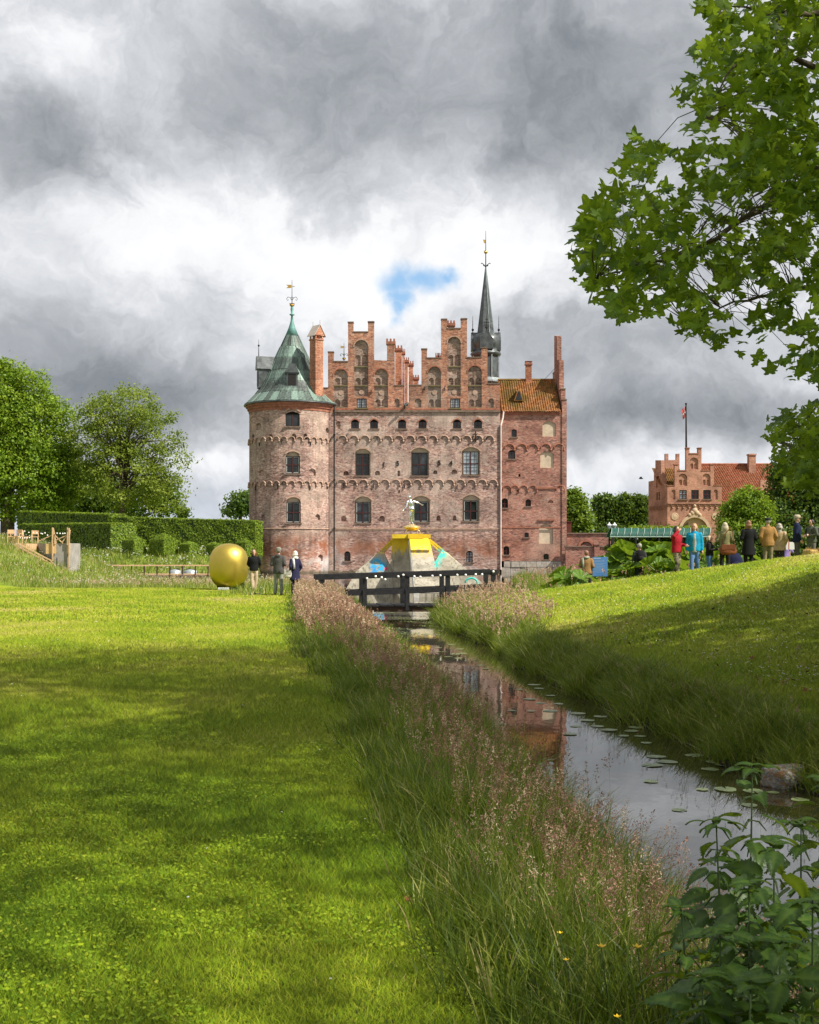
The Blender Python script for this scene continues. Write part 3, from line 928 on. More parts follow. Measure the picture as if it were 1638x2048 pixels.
panel(mb, [(-ub, -2.5), (ub, -2.5), (ub, z_top), (-ub, z_top)], hs, 0, 0, 0)
bm = bmesh.new()
vv = [bm.verts.new(v) for v in mb.v]
for f, mi in zip(mb.f, mb.m):
    try:
        fc = bm.faces.new([vv[i] for i in f]); fc.material_index = mi
    except ValueError:
        pass
for k in range(1, 64):
    u = -ub + 2 * ub * k / 64
    bmesh.ops.bisect_plane(bm, geom=bm.verts[:] + bm.edges[:] + bm.faces[:], plane_co=(u, 0, 0), plane_no=(1, 0, 0), dist=1e-5)
for v in bm.verts:
    a = v.co.x / TR; r = TR - v.co.y
    v.co = (r * math.sin(a), -r * math.cos(a), v.co.z)
bmesh.ops.recalc_face_normals(bm, faces=bm.faces)
me = bpy.data.meshes.new('tower_wall'); bm.to_mesh(me); bm.free()
for q in ('brick_tower', 'plaster', 'dark'): me.materials.append(M[q])
tower = link('tower_wall', me, castle, (TX, TCY, 0))
def on_tower(fn, a):
    """Place meshes made for a flat front (around x=0, y=0) on the tower at angle a."""
    o = fn
    o.location = (TR * math.sin(a), -TR * math.cos(a), o.location.z)
    o.rotation_euler = (0, 0, a)
    return o
for x0, x1, ys, yb, wh in ((580, 606.5, 828, 852.5, False), (580.5, 607, 912.5, 947, True), (581.5, 608.5, 1004, 1045.5, True)):
    c = (x0 + x1) / 2; a = ta(c); hw = (ta(x1) - ta(x0)) * TR / 2
    w_ = window(tower, -hw, hw, tz(c, yb), tz(c, ys), .26, white=wh, split=.5, rows=2 if wh else 1)
    on_tower(w_, a)
    q = arch_ring(None, 0, 0, 1.0, 1.0 + 2.6 * S, -.05, .05, a0=math.pi / 2 - .80, a1=math.pi / 2 + .80, bracket=False)
    q.v = [(vx, vy, vz + tz(c, ys) + .50 - 1.0) for vx, vy, vz in q.v]
    on_tower(q.build('window_arch', M['mould_pale'], tower), a)
na = 36
ta_r = math.pi * TR / na
am = arch_ring(None, 0, 0, ta_r * .74, ta_r * .96, -.13, .06).mesh('frieze_arch', M['mould_pale'], True)
for pyc in (881, 969):
    for k in range(na):
        a = -math.pi + 2 * math.pi * (k + .5) / na
        if math.cos(a) < -.3: continue
        o = link('frieze_arch', am, tower, (0, 0, EYE - (pyc - HY) * (TCY - TR * .8) / F))
        on_tower(o, a)
for px, py in ((527, 886), (573, 883), (627, 885), (662, 840), (519, 975), (565, 973), (626, 973), (657, 972)):
    q = MB(); q.box(-.04, .04, -.11, -.03, -.32, .28)
    o = q.build('wall_tie', M['iron'], tower); o.location = (0, 0, tz(px, py)); on_tower(o, ta(px))
zc = EYE - (1057 - HY) * (TCY - TR) / F
q = MB(); q.lathe([(TR - .02, zc - .06), (TR + .07, zc - .06), (TR + .07, zc + .05), (TR - .02, zc + .05)], (0, 0), 64); q.build('string_course', M['mould_pale'], tower, True)
# corbelled cornice under the eave
def tw(py, k=.0): return EYE - (py - HY) * TCY / F
q = MB(); q.lathe([(TR - .02, tw(829)), (TR + .06, tw(829)), (TR + .08, tw(824)), (TR + .20, tw(823)), (TR + .22, tw(819)), (TR + .36, tw(818)), (TR + .40, tw(812)), (TR + .1, tw(811.5))], (0, 0), 64)
q.build('cornice', M['mould'], tower)
# bell-shaped copper roof
prof = [(94.5, 811), (84, 801.5), (74, 791.5), (65.5, 780), (58.5, 768), (46.5, 744), (35, 719), (24, 695), (13.2, 672), (6, 655), (2.4, 643)]
prof = [(r * TCY / F, EYE - (py - HY) * TCY / F) for r, py in prof]
q = MB(); q.lathe([(r - .045, z - .03) for r, z in prof], (0, 0), 48)
roof = q.build('tower_roof', M['lead'], tower, True)
q = MB(); q.lathe([(prof[0][0] + .05, prof[0][1] - .05), (prof[0][0] + .08, prof[0][1] - .16), (prof[0][0] - .1, prof[0][1] - .2), (prof[0][0] - .3, prof[0][1] - .1)], (0, 0), 64); q.build('gutter', M['lead'], roof, True)
def sheet(i0, i1, n, up):
    """One copper sheet of the ring between profile points, with a standing seam on one edge."""
    da = 2 * math.pi / n; b = MB()
    pts = prof[i0:i1 + 1]
    cols = 3
    vs_ = []
    for r, z in pts:
        for k in range(cols + 1):
            a = -math.pi / 2 + da * (k / cols - .5) * .985
            vs_.append(((r + up) * math.cos(a), (r + up) * math.sin(a), z + up * .5))
    L = cols + 1
    fs_ = [(j * L + k, j * L + k + 1, (j + 1) * L + k + 1, (j + 1) * L + k) for j in range(len(pts) - 1) for k in range(cols)]
    b.add(vs_, fs_)
    seam = [((r + up) * math.cos(-math.pi / 2 + da * .5), (r + up) * math.sin(-math.pi / 2 + da * .5), z + .02) for r, z in pts]
    b.tube(seam, .035, 4)
    low_ = [vs_[k] for k in range(L)]
    b.tube([(x, y, z) for x, y, z in low_], .022, 4)
    return b.mesh('copper_sheet', M['copper'])
rows = [(0, 2, 40), (2, 4, 40), (4, 5, 40), (5, 6, 32), (6, 7, 24), (7, 8, 16)]
shmesh = [[sheet(a, b, n, u) for u in (.0, .018)] for a, b, n in rows]
for (a, b, n), ms in zip(rows, shmesh):
    for k in range(n):
        th = 2 * math.pi * (k + (.5 if a % 2 else 0)) / n
        if math.cos(th) < -.12: continue
        link('copper_sheet', ms[rnd.random() < .4], roof, None, (0, 0, th))
q = MB(); q.lathe([(prof[8][0] + .04, prof[8][1] - .05), (prof[9][0] + .03, prof[9][1]), (prof[10][0] + .03, prof[10][1]), (.10, prof[10][1] + .6), (.26, prof[10][1] + .68), (.26, prof[10][1] + .78), (.10, prof[10][1] + .86), (.16, prof[10][1] + 1.3), (.07, prof[10][1] + 1.9)], (0, 0), 24)
q.build('roof_tip', M['copper_bright'], roof, True)
vane(roof, 0, 0, prof[10][1] + 1.3, EYE - (560 - HY) * TCY / F, .58)
# dormers: one facing the lawn, one on the flank with a spike
def dormer(parent, w, h, dep, rh, spike):
    q_ = MB()
    q_.box(-w / 2, w / 2, 0, dep, 0, h)
    o_ = q_.build('dormer', M['lead'], parent)
    r_ = MB(); e = .16
    r_.prism([(-w / 2 - e, h - .02), (w / 2 + e, h - .02), (w * .22, h + rh), (-w * .22, h + rh)], -e, dep)
    r_.build('dormer_roof', M['lead'], o_)
    d_ = MB(); d_.box(-w * .34, w * .34, -.04, .02, h * .12, h * .9); d_.build('shutter', M['frame'], o_)
    if spike:
        s_ = MB(); s_.tube([(0, .1, h + rh), (0, .1, h + rh + 1.8)], [.05, .015], 6); s_.ball((0, .1, h + rh + 1.15), .11, 8, 6); s_.build('spike', M['iron'], o_)
    return o_
d = dormer(roof, 1.15, 1.45, 2.2, .9, False); a = .10
d.location = (3.55 * math.sin(a), -3.55 * math.cos(a), EYE - (782 - HY) * TCY / F); d.rotation_euler = (0, 0, a)
d = dormer(roof, 1.2, 2.0, 2.6, 1.35, True); a = -1.30
d.location = (3.65 * math.sin(a), -3.65 * math.cos(a), EYE - (779 - HY) * TCY / F); d.rotation_euler = (0, 0, a)
# chimney on the tower with a small gabled copper cap
chx, chy = (637.5 - 584) * S, -2.6
zb_, zt2 = tw(798), tw(690)
q = MB(); hw = .50
q.box(-hw, hw, -hw, hw, zb_ - 1.5, zt2)
ch = q.build('chimney', M['brick_chimney'], roof); ch.location = (chx, chy, 0); ch.rotation_euler = (0, 0, R(42))
q = MB(); q.box(-hw - .07, hw + .07, -hw - .07, hw + .07, zt2, zt2 + .14)
for sx_ in (-1, 1):
    for sy_ in (-1, 1):
        q.box(sx_ * hw - .14 * (sx_ > 0), sx_ * hw + .14 * (sx_ < 0), sy_ * hw - .14 * (sy_ > 0), sy_ * hw + .14 * (sy_ < 0), zt2 + .14, zt2 + .5)
q.box(-.3, .3, -.3, .3, zt2 + .1, zt2 + .5)
q.prism([(-hw - .12, zt2 + .5), (hw + .12, zt2 + .5), (0, zt2 + 1.5)], -hw - .1, hw + .1)
q.build('chimney_cap', M['brick_chimney'], ch)
M['copper_pink'] = plain('pale_copper', (.55, .46, .38), .4, .4, .15, 3, .1)
q = MB()
for sg in (-1, 1):
    q.add([(sg * (hw + .24), -hw - .16, zt2 + .44), (sg * (hw + .24), hw + .16, zt2 + .44), (0, hw + .16, zt2 + 1.62), (0, -hw - .16, zt2 + 1.62),
           (sg * (hw + .24), -hw - .16, zt2 + .37), (sg * (hw + .24), hw + .16, zt2 + .37), (0, hw + .16, zt2 + 1.55), (0, -hw - .16, zt2 + 1.55)],
          [(0, 1, 2, 3), (4, 7, 6, 5), (0, 4, 5, 1), (3, 2, 6, 7), (0, 3, 7, 4), (1, 5, 6, 2)])
q.tube([(0, -hw - .1, zt2 + 1.6), (0, -hw - .1, zt2 + 2.05)], .03, 5); q.tube([(0, hw + .1, zt2 + 1.6), (0, hw + .1, zt2 + 2.05)], .03, 5)
q.build('cap_roof', M['copper_pink'], ch)

# stair spire ------------------------------------------------
YS = 138.0; SS = YS / F
def sp(r, py): return (r * SS, EYE - (py - HY) * SS)
sx0 = (971.5 - CX) * SS
q = MB(); q.lathe([(27 * SS, 12.0), sp(27, 770), sp(27, 712)], (sx0, YS), 8, R(22.5))
spire = q.build('spire', [M['lead']], castle)
for k in range(8):                                  # standing lead strips on the shaft
    a = R(22.5 + 45 * k)
    g = MB(); g.beam((sx0 + 27.3 * SS * math.cos(a), YS + 27.3 * SS * math.sin(a), sp(0, 770)[1]), (sx0 + 27.3 * SS * math.cos(a), YS + 27.3 * SS * math.sin(a), sp(0, 712)[1]), .12, .12)
    g.build('corner_strip', M['lead_light'], spire)
q = MB(); q.lathe([sp(28, 768), sp(33, 766), sp(33, 763), sp(27.2, 757)], (sx0, YS), 8, R(22.5)); q.build('skirt', M['lead_light'], spire)
q = MB(); q.lathe([sp(26, 716), sp(29, 712), sp(31, 709), sp(30, 706), sp(25, 703), sp(26, 698), sp(28.5, 692), sp(29.5, 685), sp(28.5, 678), sp(24, 672), sp(17.5, 668)], (sx0, YS), 24); q.build('onion', M['lead'], spire, True)
q = MB(); q.lathe([sp(18.5, 690), sp(17.5, 668), sp(.9, 536), sp(.8, 530)], (sx0, YS), 8, R(22.5)); q.build('steeple', M['lead'], spire)
for k in range(8):
    a = R(22.5 + 45 * k)
    g = MB(); g.tube([(sx0 + r * SS * math.cos(a), YS + r * SS * math.sin(a), sp(0, py)[1]) for r, py in ((17.6, 668), (1.0, 537))], .05, 4)
    g.build('ridge_roll', M['lead_light'] if k in (6, 7, 0) else M['lead'], spire)  # sunward rolls get the lighter lead: their lit side is put into the colour
for k in range(4):
    a = R(45 * 2 * k - 90)
    g = MB(); w_ = 13 * SS; h0, h1, h2 = sp(0, 702)[1], sp(0, 682)[1], sp(0, 665)[1]
    g.prism([(-w_, h0), (w_, h0), (w_, h1), (0, h2), (-w_, h1)], -29.5 * SS, -12 * SS)
    o = g.build('gablet', M['lead'], spire); o.location = (sx0, YS, 0); o.rotation_euler = (0, 0, a + R(90))
    f_ = MB(); z0 = h2
    f_.tube([(0, -26 * SS, z0 - .5), (0, -26 * SS, z0 + 1.9)], [.06, .02], 5); f_.ball((0, -26 * SS, z0 + .3), .15, 8, 6)
    f_.box(-.32, .32, -26 * SS - .03, -26 * SS + .03, z0 + .85, z0 + .92); f_.box(-.18, .18, -26 * SS - .03, -26 * SS + .03, z0 + 1.2, z0 + 1.26)
    f_.build('finial', M['iron'], o)
q = MB()
q.tube([(sx0, YS, sp(0, 538)[1]), (sx0, YS, sp(0, 462)[1])], [.07, .02], 6)
for sg in (-1, 1):
    q.tube([(sx0 + sg * a * SS, YS, sp(0, b)[1]) for a, b in ((0, 534), (4, 529), (8, 526), (9.5, 528))], .05, 5)
    q.tube([(sx0 + sg * a * SS, YS, sp(0, b)[1]) for a, b in ((0, 532), (3.5, 532), (5, 530))], .05, 5)
q.build('finial_rod', M['iron'], spire)
q = MB(); q.ball((sx0, YS, sp(0, 504)[1]), .22, 12, 8)
q.build('gilt_ball', M['gilt'], spire, True)
q = MB(); q.prism([(sx0 - .32, sp(0, 479)[1]), (sx0 - .03, sp(0, 480)[1]), (sx0 - .03, sp(0, 487)[1]), (sx0 - .2, sp(0, 486)[1])], YS - .02, YS + .02); q.build('vane_flag', M['gilt'], spire)

# side wing ---------------------------------------------------
YW = 127.4; SW = YW / F
def wx(px): return (px - CX) * SW
def wz(py): return EYE - (py - HY) * SW
def whole(x0, x1, yt, yb, rise, depth, back): return dict(loop=arch_loop(wx(x0), wx(x1), wz(yt), wz(yb), rise * SW), depth=depth, back=back, rev=0)
wins = [(1023, 1033.5, 858.5, 873.5, 2), (1016.5, 1030.5, 900, 917.5, 4), (1003.5, 1016, 996.5, 1015.5, 4), (1051, 1062, 998.5, 1012.5, 3), (1049, 1057.5, 1065, 1074.5, 2), (1007, 1018.5, 1092, 1109.5, 4), (1087, 1097.5, 1107.5, 1119, 2)]
hs = [whole(a, b, c, d, r, .28, 2) for a, b, c, d, r in wins]
hs += [whole(1085, 1112, 842, 873, 7, .14, 1), whole(1080.5, 1107.5, 903, 935.5, 5, .14, 1), whole(1078, 1106, 1048, 1087.5, 8, .16, 1), whole(1037, 1041, 948, 953.5, 0, .3, 2), whole(1035, 1037.5, 979, 984, 0, .3, 2), whole(1096, 1107, 1000, 1006, 4, .2, 0)]
mb = MB()
XR = wx(1133)
panel(mb, [(wx(1000), wz(1122)), (XR, wz(1122)), (XR, wz(824)), (wx(1000), wz(824))], hs, 0, 0, YW)
mb.cur = 0
mb.add([(XR, YW, -2), (XR, YW + 11, -2), (XR, YW + 11, wz(824)), (XR, YW, wz(824))], [(0, 1, 2, 3)])
mb.add([(wx(1000), YW + 11, -2), (XR, YW + 11, -2), (XR, YW + 11, wz(824)), (wx(1000), YW + 11, wz(824))], [(0, 3, 2, 1)])
mb.build('wing_wall', [M['brick_wing'], M['plaster'], M['dark']], castle)
for k, (a, b, c, d, r) in enumerate(wins):
    window(castle, wx(a + .3), wx(b - .3), wz(d), wz(c + r * .6), YW + .26, cols=1 if b - a < 11 else 2, rows=1 if k in (0, 1, 4, 6) else 2, muntin=(0, 2) if k in (3, 5) else (0, 0))
wf = arch_ring(None, 0, 0, 9.2 * SW, 11.2 * SW, YW - .11, YW + .03).mesh('frieze_arch', M['mould'], True)
for py, xs in ((898, (1019, 1043.5, 1066, 1091.5, 1118)), (981, (1014, 1029.5, 1047, 1065.5, 1120.5))):
    for px in xs:
        link('frieze_arch', wf, castle, (wx(px), 0, wz(py)), None, (1, 1, 1) if py < 900 else (.85, 1, 1))
for x0, x1, py, pr in ((1070, 1114, 976, .12), (1076, 1109, 1040, .14), (1004, 1132, 1055, .05)):
    q = MB(); q.box(wx(x0), wx(x1), YW - pr, YW + .02, wz(py + 1.4), wz(py - 1.4)); q.build('string_course', M['mould'], castle)
q = MB()
for i, (py0, py1, pr) in enumerate(((830, 826.5, .06), (826.4, 823.3, .14), (823.2, 820.5, .22))): q.box(wx(1004), wx(1121), YW - pr, YW + .02, wz(py0), wz(py1))
q.build('cornice', M['mould'], castle)
# stone footing in big blocks
sx_ = 1004.0
row = 0
for py0, py1 in ((1145, 1134.5), (1134, 1122.5)):
    x = 1003.0 + 5 * row
    while x < 1131:
        w_ = rnd.uniform(12, 22); x2 = min(x + w_, 1133)
        q = MB(); j = rnd.uniform(.04, .16)
        q.box(wx(x), wx(x2) - .03, YW - j, YW + .4, wz(py0) - (.6 if row == 0 else 0), wz(py1) - .02)
        q.build('stone', M['stone'], castle)
        x = x2
    row += 1
# pantile roof of the wing: rolled tiles in courses
x0, x1 = wx(1003), wx(1121)
ye, ze, yr_, zr_ = YW - .35, wz(824), YW + 5.2, EYE - (761 - HY) * (YW + 5.2) / F
nw, nr_ = 25, 17
us = np.linspace(0, 1, nw * 6 + 1)
V, rows_ = [], []
for j in range(nr_):
    for e in (0, 1):
        t_ = (j + e) / nr_
        lift = .07 if e == 0 else .0
        for u in us:
            hgt = .045 * math.sin(2 * math.pi * nw * u) + lift + .02 * math.sin(u * 31 + j * 5)
            V.append((x0 + (x1 - x0) * u, ye + (yr_ - ye) * t_ - hgt * .6, ze + (zr_ - ze) * t_ + hgt * .8))
L = len(us)
Fq = [(r * L + k, r * L + k + 1, (r + 1) * L + k + 1, (r + 1) * L + k) for r in range(2 * nr_ - 1) for k in range(L - 1)]
wroof = soup('wing_roof', V, Fq, M['tile'], castle)
q = MB()
q.tube([(x0, yr_, zr_ + .05), (x1, yr_, zr_ + .05)], .16, 8); q.build('ridge_tiles', M['tile'], wroof)
q = MB(); q.add([(x0, yr_ + .1, zr_), (x1, yr_ + .1, zr_), (x1, YW + 11, ze), (x0, YW + 11, ze)], [(0, 1, 2, 3)]); q.add([(x0, ye, ze), (x0, yr_, zr_), (x0, YW + 11, ze)], [(0, 1, 2)]); q.build('rear_slope', M['tile'], wroof)
q = MB(); yy = YW + 1.7; zz = ze + (zr_ - ze) * .37
cxd, hw_ = (wx(1030) + wx(1049)) / 2, (wx(1049) - wx(1029)) / 2
q.add([(cxd - hw_, yy - .75, zz - .2), (cxd + hw_, yy - .75, zz - .2), (cxd, yy - .75, zz + 1.25), (cxd, yy + 1.2, zz + 1.25), (cxd - hw_, yy + .2, zz - .1), (cxd + hw_, yy + .2, zz - .1)], [(0, 1, 2), (0, 2, 3, 4), (1, 5, 3, 2)])
dd_ = q.build('dormer', M['tile'], wroof)
q = MB(); q.add([(cxd - hw_ * .72, yy - .78, zz - .1), (cxd + hw_ * .72, yy - .78, zz - .1), (cxd, yy - .78, zz + .95)], [(0, 1, 2)]); q.build('pane', M['glass'], dd_)
merl = MB(); merl.box(at(1051.5, 132.4), at(1063, 132.4), 132.2, 132.8, zr_ - 1, az(728, 132.4))
c_ = merl.build('chimney', M['brick_chimney'], castle)
merl = MB(); merl.box(at(1050, 132.4), at(1064.5, 132.4), 132.1, 132.9, az(730, 132.4), az(726.5, 132.4)); merl.box(at(1051, 132.4), at(1054, 132.4), 132.15, 132.85, az(726.5, 132.4), az(723.5, 132.4)); merl.box(at(1060.5, 132.4), at(1063.5, 132.4), 132.15, 132.85, az(726.5, 132.4), az(723.5, 132.4)); merl.box(at(1050.2, 132.4), at(1064.3, 132.4), 132.12, 132.88, az(723.5, 132.4), az(722.5, 132.4)); merl.build('chimney_cap', M['mould'], c_)
# stepped end gable seen edge-on
g = MB()
st = [(YW - .1, -2), (YW + 11.2, -2), (YW + 11.2, wz(824)), (YW + 10, wz(824)), (YW + 10, wz(775)), (YW + 8.2, wz(775)), (YW + 8.2, wz(725)), (YW + 6.9, wz(725)), (YW + 6.9, az(665, YW + 5)), (YW + 4.3, az(672, YW + 4.3)), (YW + 4.3, az(720, YW + 4.3)), (YW + 2.2, az(720, YW + 2.2)), (YW + 2.2, wz(776)), (YW + .9, wz(776)), (YW + .9, wz(800)), (YW - .1, wz(800))]
g.prism_x(st, wx(1124), wx(1133.2))
eg = g.build('end_gable', M['brick_wing'], castle)
for (a, b), (c, d) in zip(st, st[1:]):
    if abs(b - d) < .02 and b > 2:
        q = MB(); q.box(wx(1123.4), wx(1133.8), min(a, c) - .06, max(a, c) + .06, b - .02, b + .08); q.build('coping', M['sill'], eg)
q = MB(); q.tube([at_ for at_ in [(at(1085, 132), 132, az(763, 132)), (at(1122, 131), 131, az(724, 131))]], .025, 4); q.build('stay_wire', M['iron'], castle)

# ------------------------------------------------------------------ gatehouse
YG = 150.0
SG = YG / F
def qx(px): return (px - CX) * SG
def qz(py): return EYE - (py - HY) * SG
def ghole(x0, x1, yt, yb, rise, depth, back, sub=None): return dict(loop=arch_loop(qx(x0), qx(x1), qz(yt), qz(yb), rise * SG), depth=depth, back=back, rev=0, sub=sub or [])
gate = wthing('gatehouse', 'pink brick gatehouse with stepped gables, red tile roof and round-arched portal', 'building', (qx(1389), YG, 0))
ol = [(1334.6, 1125), (1443.5, 1125), (1443.5, 971), (1428, 971), (1428, 929), (1421, 929), (1421, 941.5), (1403, 941.5), (1403, 896.5), (1396.5, 896.5), (1396.5, 907.5), (1379, 907.5), (1379, 896.5), (1372.5, 896.5), (1372.5, 941.5), (1356.5, 941.5), (1356.5, 929.5), (1349.5, 929.5), (1349.5, 971.5), (1334.6, 971.5)]
gp = [(qx(a), qz(b)) for a, b in ol]
hs = [ghole(a, b, 980, 998, 0, .2, 2) for a, b in ((1359, 1373.5), (1382.5, 1397.5), (1406.5, 1421.5))]
def gtwin(x0, x1, yt, yb): 
    w = x1 - x0
    return [ghole(x0 + w * .08, x0 + w * .44, yt, yb, 99, .12, 0), ghole(x0 + w * .56, x0 + w * .92, yt, yb, 99, .12, 0)]
hs.append(ghole(1357, 1374.5, 947, 972, 99, .15, 0, gtwin(1357.5, 1374, 959, 970)))
hs.append(ghole(1404.5, 1421, 947, 972, 99, .15, 0, gtwin(1405, 1420.5, 959, 970)))
hs.append(ghole(1379.5, 1396.5, 915, 939, 99, .15, 0, gtwin(1380, 1396, 926.5, 937.5)))
hs += [ghole(1343, 1351, 979, 999, 4, .12, 0), ghole(1427.5, 1435.5, 979, 999, 4, .12, 0)]
hs.append(ghole(1363, 1415, 1035, 1089, 99, .5, 3))
g = MB(); panel(g, gp, hs, 0, 0, YG)
n = len(gp)
g.add([(a, YG, b) for a, b in gp] + [(a, YG + .7, b) for a, b in gp], [(i, i + n, (i + 1) % n + n, (i + 1) % n) for i in range(n)] + [tuple(range(2 * n - 1, n - 1, -1))])
M['tan_stone'] = plain('tan_stone', (.50, .36, .24), .9, 0, .15, 2, .3)
g.build('front_wall', [M['brick_gate'], M['brick_gate'], M['dark'], M['tan_stone']], gate)
for a, b in ((1359, 1373.5), (1382.5, 1397.5), (1406.5, 1421.5)):
    window(gate, qx(a), qx(b), qz(998), qz(980), YG + .18, cols=2, rows=2, muntin=(0, 2), glass='glass_light' if a == 1359 else 'glass', fr='frame')
q = arch_ring(None, 0, 0, 26 * SG, 32 * SG, YG - .2, YG + .05, bracket=False, n=14)
q.v = [(x + qx(1389), y, z + qz(1061)) for x, y, z in q.v]; q.build('portal_arch', M['tan_stone'], gate)
q = MB(); q.prism([(qx(1364), qz(1090)), (qx(1378), qz(1090)), (qx(1378), qz(1045)), (qx(1368), qz(1052)), (qx(1364), qz(1064))], YG + .42, YG + .48); q.build('door', M['sill'], gate)
q = MB()
for (x, z, r) in ((1389, 1021, 6), (1384, 1026, 5), (1394, 1026, 5), (1389, 1012, 3.4), (1379, 1030, 4), (1399, 1030, 4)): q.ball((qx(x), YG - .1, qz(z)), (r * SG, .22, r * SG), 10, 7)
q.build('carved_crest', M['tan_stone'], gate, True)
for px in (1349.5, 1431):
    q = MB(); q.lathe([(.02, -.05), (.25, -.06), (.33, -.03), (.40, -.06), (.46, -.05), (.48, .02)], (0, 0), 18)
    o = q.build('medallion', M['tan_stone'], gate, True); o.location = (qx(px), YG, qz(1033)); o.rotation_euler = (R(-90), 0, 0); pass
gf = arch_ring(None, 0, 0, 4.4 * SG, 5.6 * SG, YG - .1, YG + .03, n=6).mesh('frieze_arch', M['brick_gate'], True)
for k in range(10): link('frieze_arch', gf, gate, (qx(1340 + k * 10.9), 0, qz(1014)))
q = MB(); q.box(qx(1334.4), qx(1443.7), YG - .14, YG + .02, qz(1008), qz(1004.5)); q.build('string_course', M['brick_gate'], gate)
for (a, b), (c, d) in zip(ol, ol[1:]):
    if abs(b - d) < .6 and b < 975:
        q = MB(); q.box(qx(min(a, c)) - .05, qx(max(a, c)) + .05, YG - .06, YG + .76, qz(b) - .02, qz(b) + .09); q.build('coping', M['mould'], gate)
# side wall turning back from the front, with its own small stepped gable
A0, B0 = Vector((qx(1334.6), YG, 0)), Vector(((1297 - CX) * 156 / F, 156, 0))
sd = (B0 - A0); LS = sd.length; sdir = sd / LS
def su(px): return (1334.6 - px) / 37.6 * LS
def szz(px, py): return EYE - (py - HY) * (YG + 6 * su(px) / LS) / F
so = [(1334.6, 1125), (1334.6, 972), (1325.5, 968), (1325.5, 948), (1322.5, 948), (1322.5, 920.5), (1311, 920.5), (1311, 937.5), (1308, 937.5), (1308, 961), (1297, 963), (1297, 1125)]
shs = [dict(loop=arch_loop(su(px + 3.2), su(px), szz(px, 984), szz(px, 1000), .2), depth=.2, back=2, rev=0) for px in (1313, 1317.3)]
shs += [dict(loop=arch_loop(su(px + 1.8), su(px), szz(px, 1044), szz(px, 1060), .1), depth=.2, back=2, rev=0) for px in (1309, 1315, 1321)]
shs += [dict(loop=arch_loop(su(1320.5), su(1312.5), szz(1316, 952), szz(1316, 975), .5), depth=.15, back=0, rev=0)]
g = MB(); lp = [(su(a), szz(a, b)) for a, b in so]
panel(g, lp, shs, 0, 0, 0)
n = len(lp)
g.add([(a, 0, b) for a, b in lp] + [(a, .5, b) for a, b in lp], [(i, i + n, (i + 1) % n + n, (i + 1) % n) for i in range(n)])
nrm = Vector((-sdir.y, sdir.x, 0))
nrm = nrm if nrm.x > 0 else -nrm
g.v = [tuple(A0 + sdir * x + nrm * y + Vector((0, 0, z))) for x, y, z in g.v]
g.build('side_wall', [M['brick_gate'], M['brick_gate'], M['dark']], gate)
for k in range(12):
    q = MB(); u = LS * (k + .3) / 12.5
    c = A0 + sdir * u - nrm * .06; q.beam(tuple(c + Vector((0, 0, szz(1315, 1020)))), tuple(c + Vector((0, 0, szz(1315, 1012)))), .2, .12); q.build('corbel', M['brick_gate'], gate)
# roofs
def tiled(name, x0, x1, ye, ze, yr, zr, nw, nr, m_, parent, skew=0.0):
    us_ = np.linspace(0, 1, nw * 4 + 1); V_ = []
    for j in range(nr):
        for e in (0, 1):
            t_ = (j + e) / nr
            for u in us_:
                h_ = .05 * math.sin(2 * math.pi * nw * u) + (.07 if e == 0 else 0)
                xa = x0 + skew * t_
                V_.append((xa + (x1 - xa) * u, ye + (yr - ye) * t_ - h_ * .6, ze + (zr - ze) * t_ + h_ * .8))
    L_ = len(us_)
    Fq_ = [(r * L_ + k, r * L_ + k + 1, (r + 1) * L_ + k + 1, (r + 1) * L_ + k) for r in range(2 * nr - 1) for k in range(L_ - 1)]
    return soup(name, V_, Fq_, m_, parent)
rf = tiled('roof', at(1449, 151.5), at(1760, 151.5), 151.5, az(1010, 151.5), 158, az(930, 158), 70, 22, M['tile_red'], gate, at(1398, 158) - at(1449, 151.5))
q = MB(); q.tube([(at(1398, 158), 158, az(929, 158)), (at(1760, 158), 158, az(929, 158))], .17, 8); q.build('ridge_tiles', M['tile_red'], rf)
q = MB(); q.add([(at(1398, 158), 158.1, az(930, 158)), (at(1760, 158), 158.1, az(930, 158)), (at(1760, 158), 165, az(1010, 158)), (at(1398, 158), 165, az(1010, 158))], [(0, 1, 2, 3)]); q.build('rear_slope', M['tile_red'], rf)
q = MB(); q.box(at(1443, 152), at(1760, 152), 152, 152.4, -1, az(1010, 151.5)); q.build('range_wall', M['brick_gate'], gate)
tiled('roof', at(1316, 152), at(1372, 152), 151.2, az(972, 151.2), 156, az(936, 156), 14, 10, M['tile'], gate)
q = MB(); x0, x1 = at(1330.5, 158), at(1359, 158)
q.box(x0, x1, 158, 158.6, 5, az(920, 158)); q.box(x0, x0 + .42, 158, 158.6, az(920, 158), az(907.5, 158)); q.box(x1 - .42, x1, 158, 158.6, az(920, 158), az(907.5, 158)); q.build('rear_gable', M['brick_gate'], gate)
q = MB(); q.box(at(1496.5, 157), at(1510, 157), 156.6, 157.5, 9, az(911, 157)); q.box(at(1495.5, 157), at(1511, 157), 156.5, 157.6, az(911, 157), az(908, 157)); q.build('chimney', M['brick_gate'], gate)
q = MB(); q.box(at(1519, 153), at(1534, 153), 152.6, 153.4, 4, az(960, 153)); q.build('chimney', M['brick_gate'], gate)
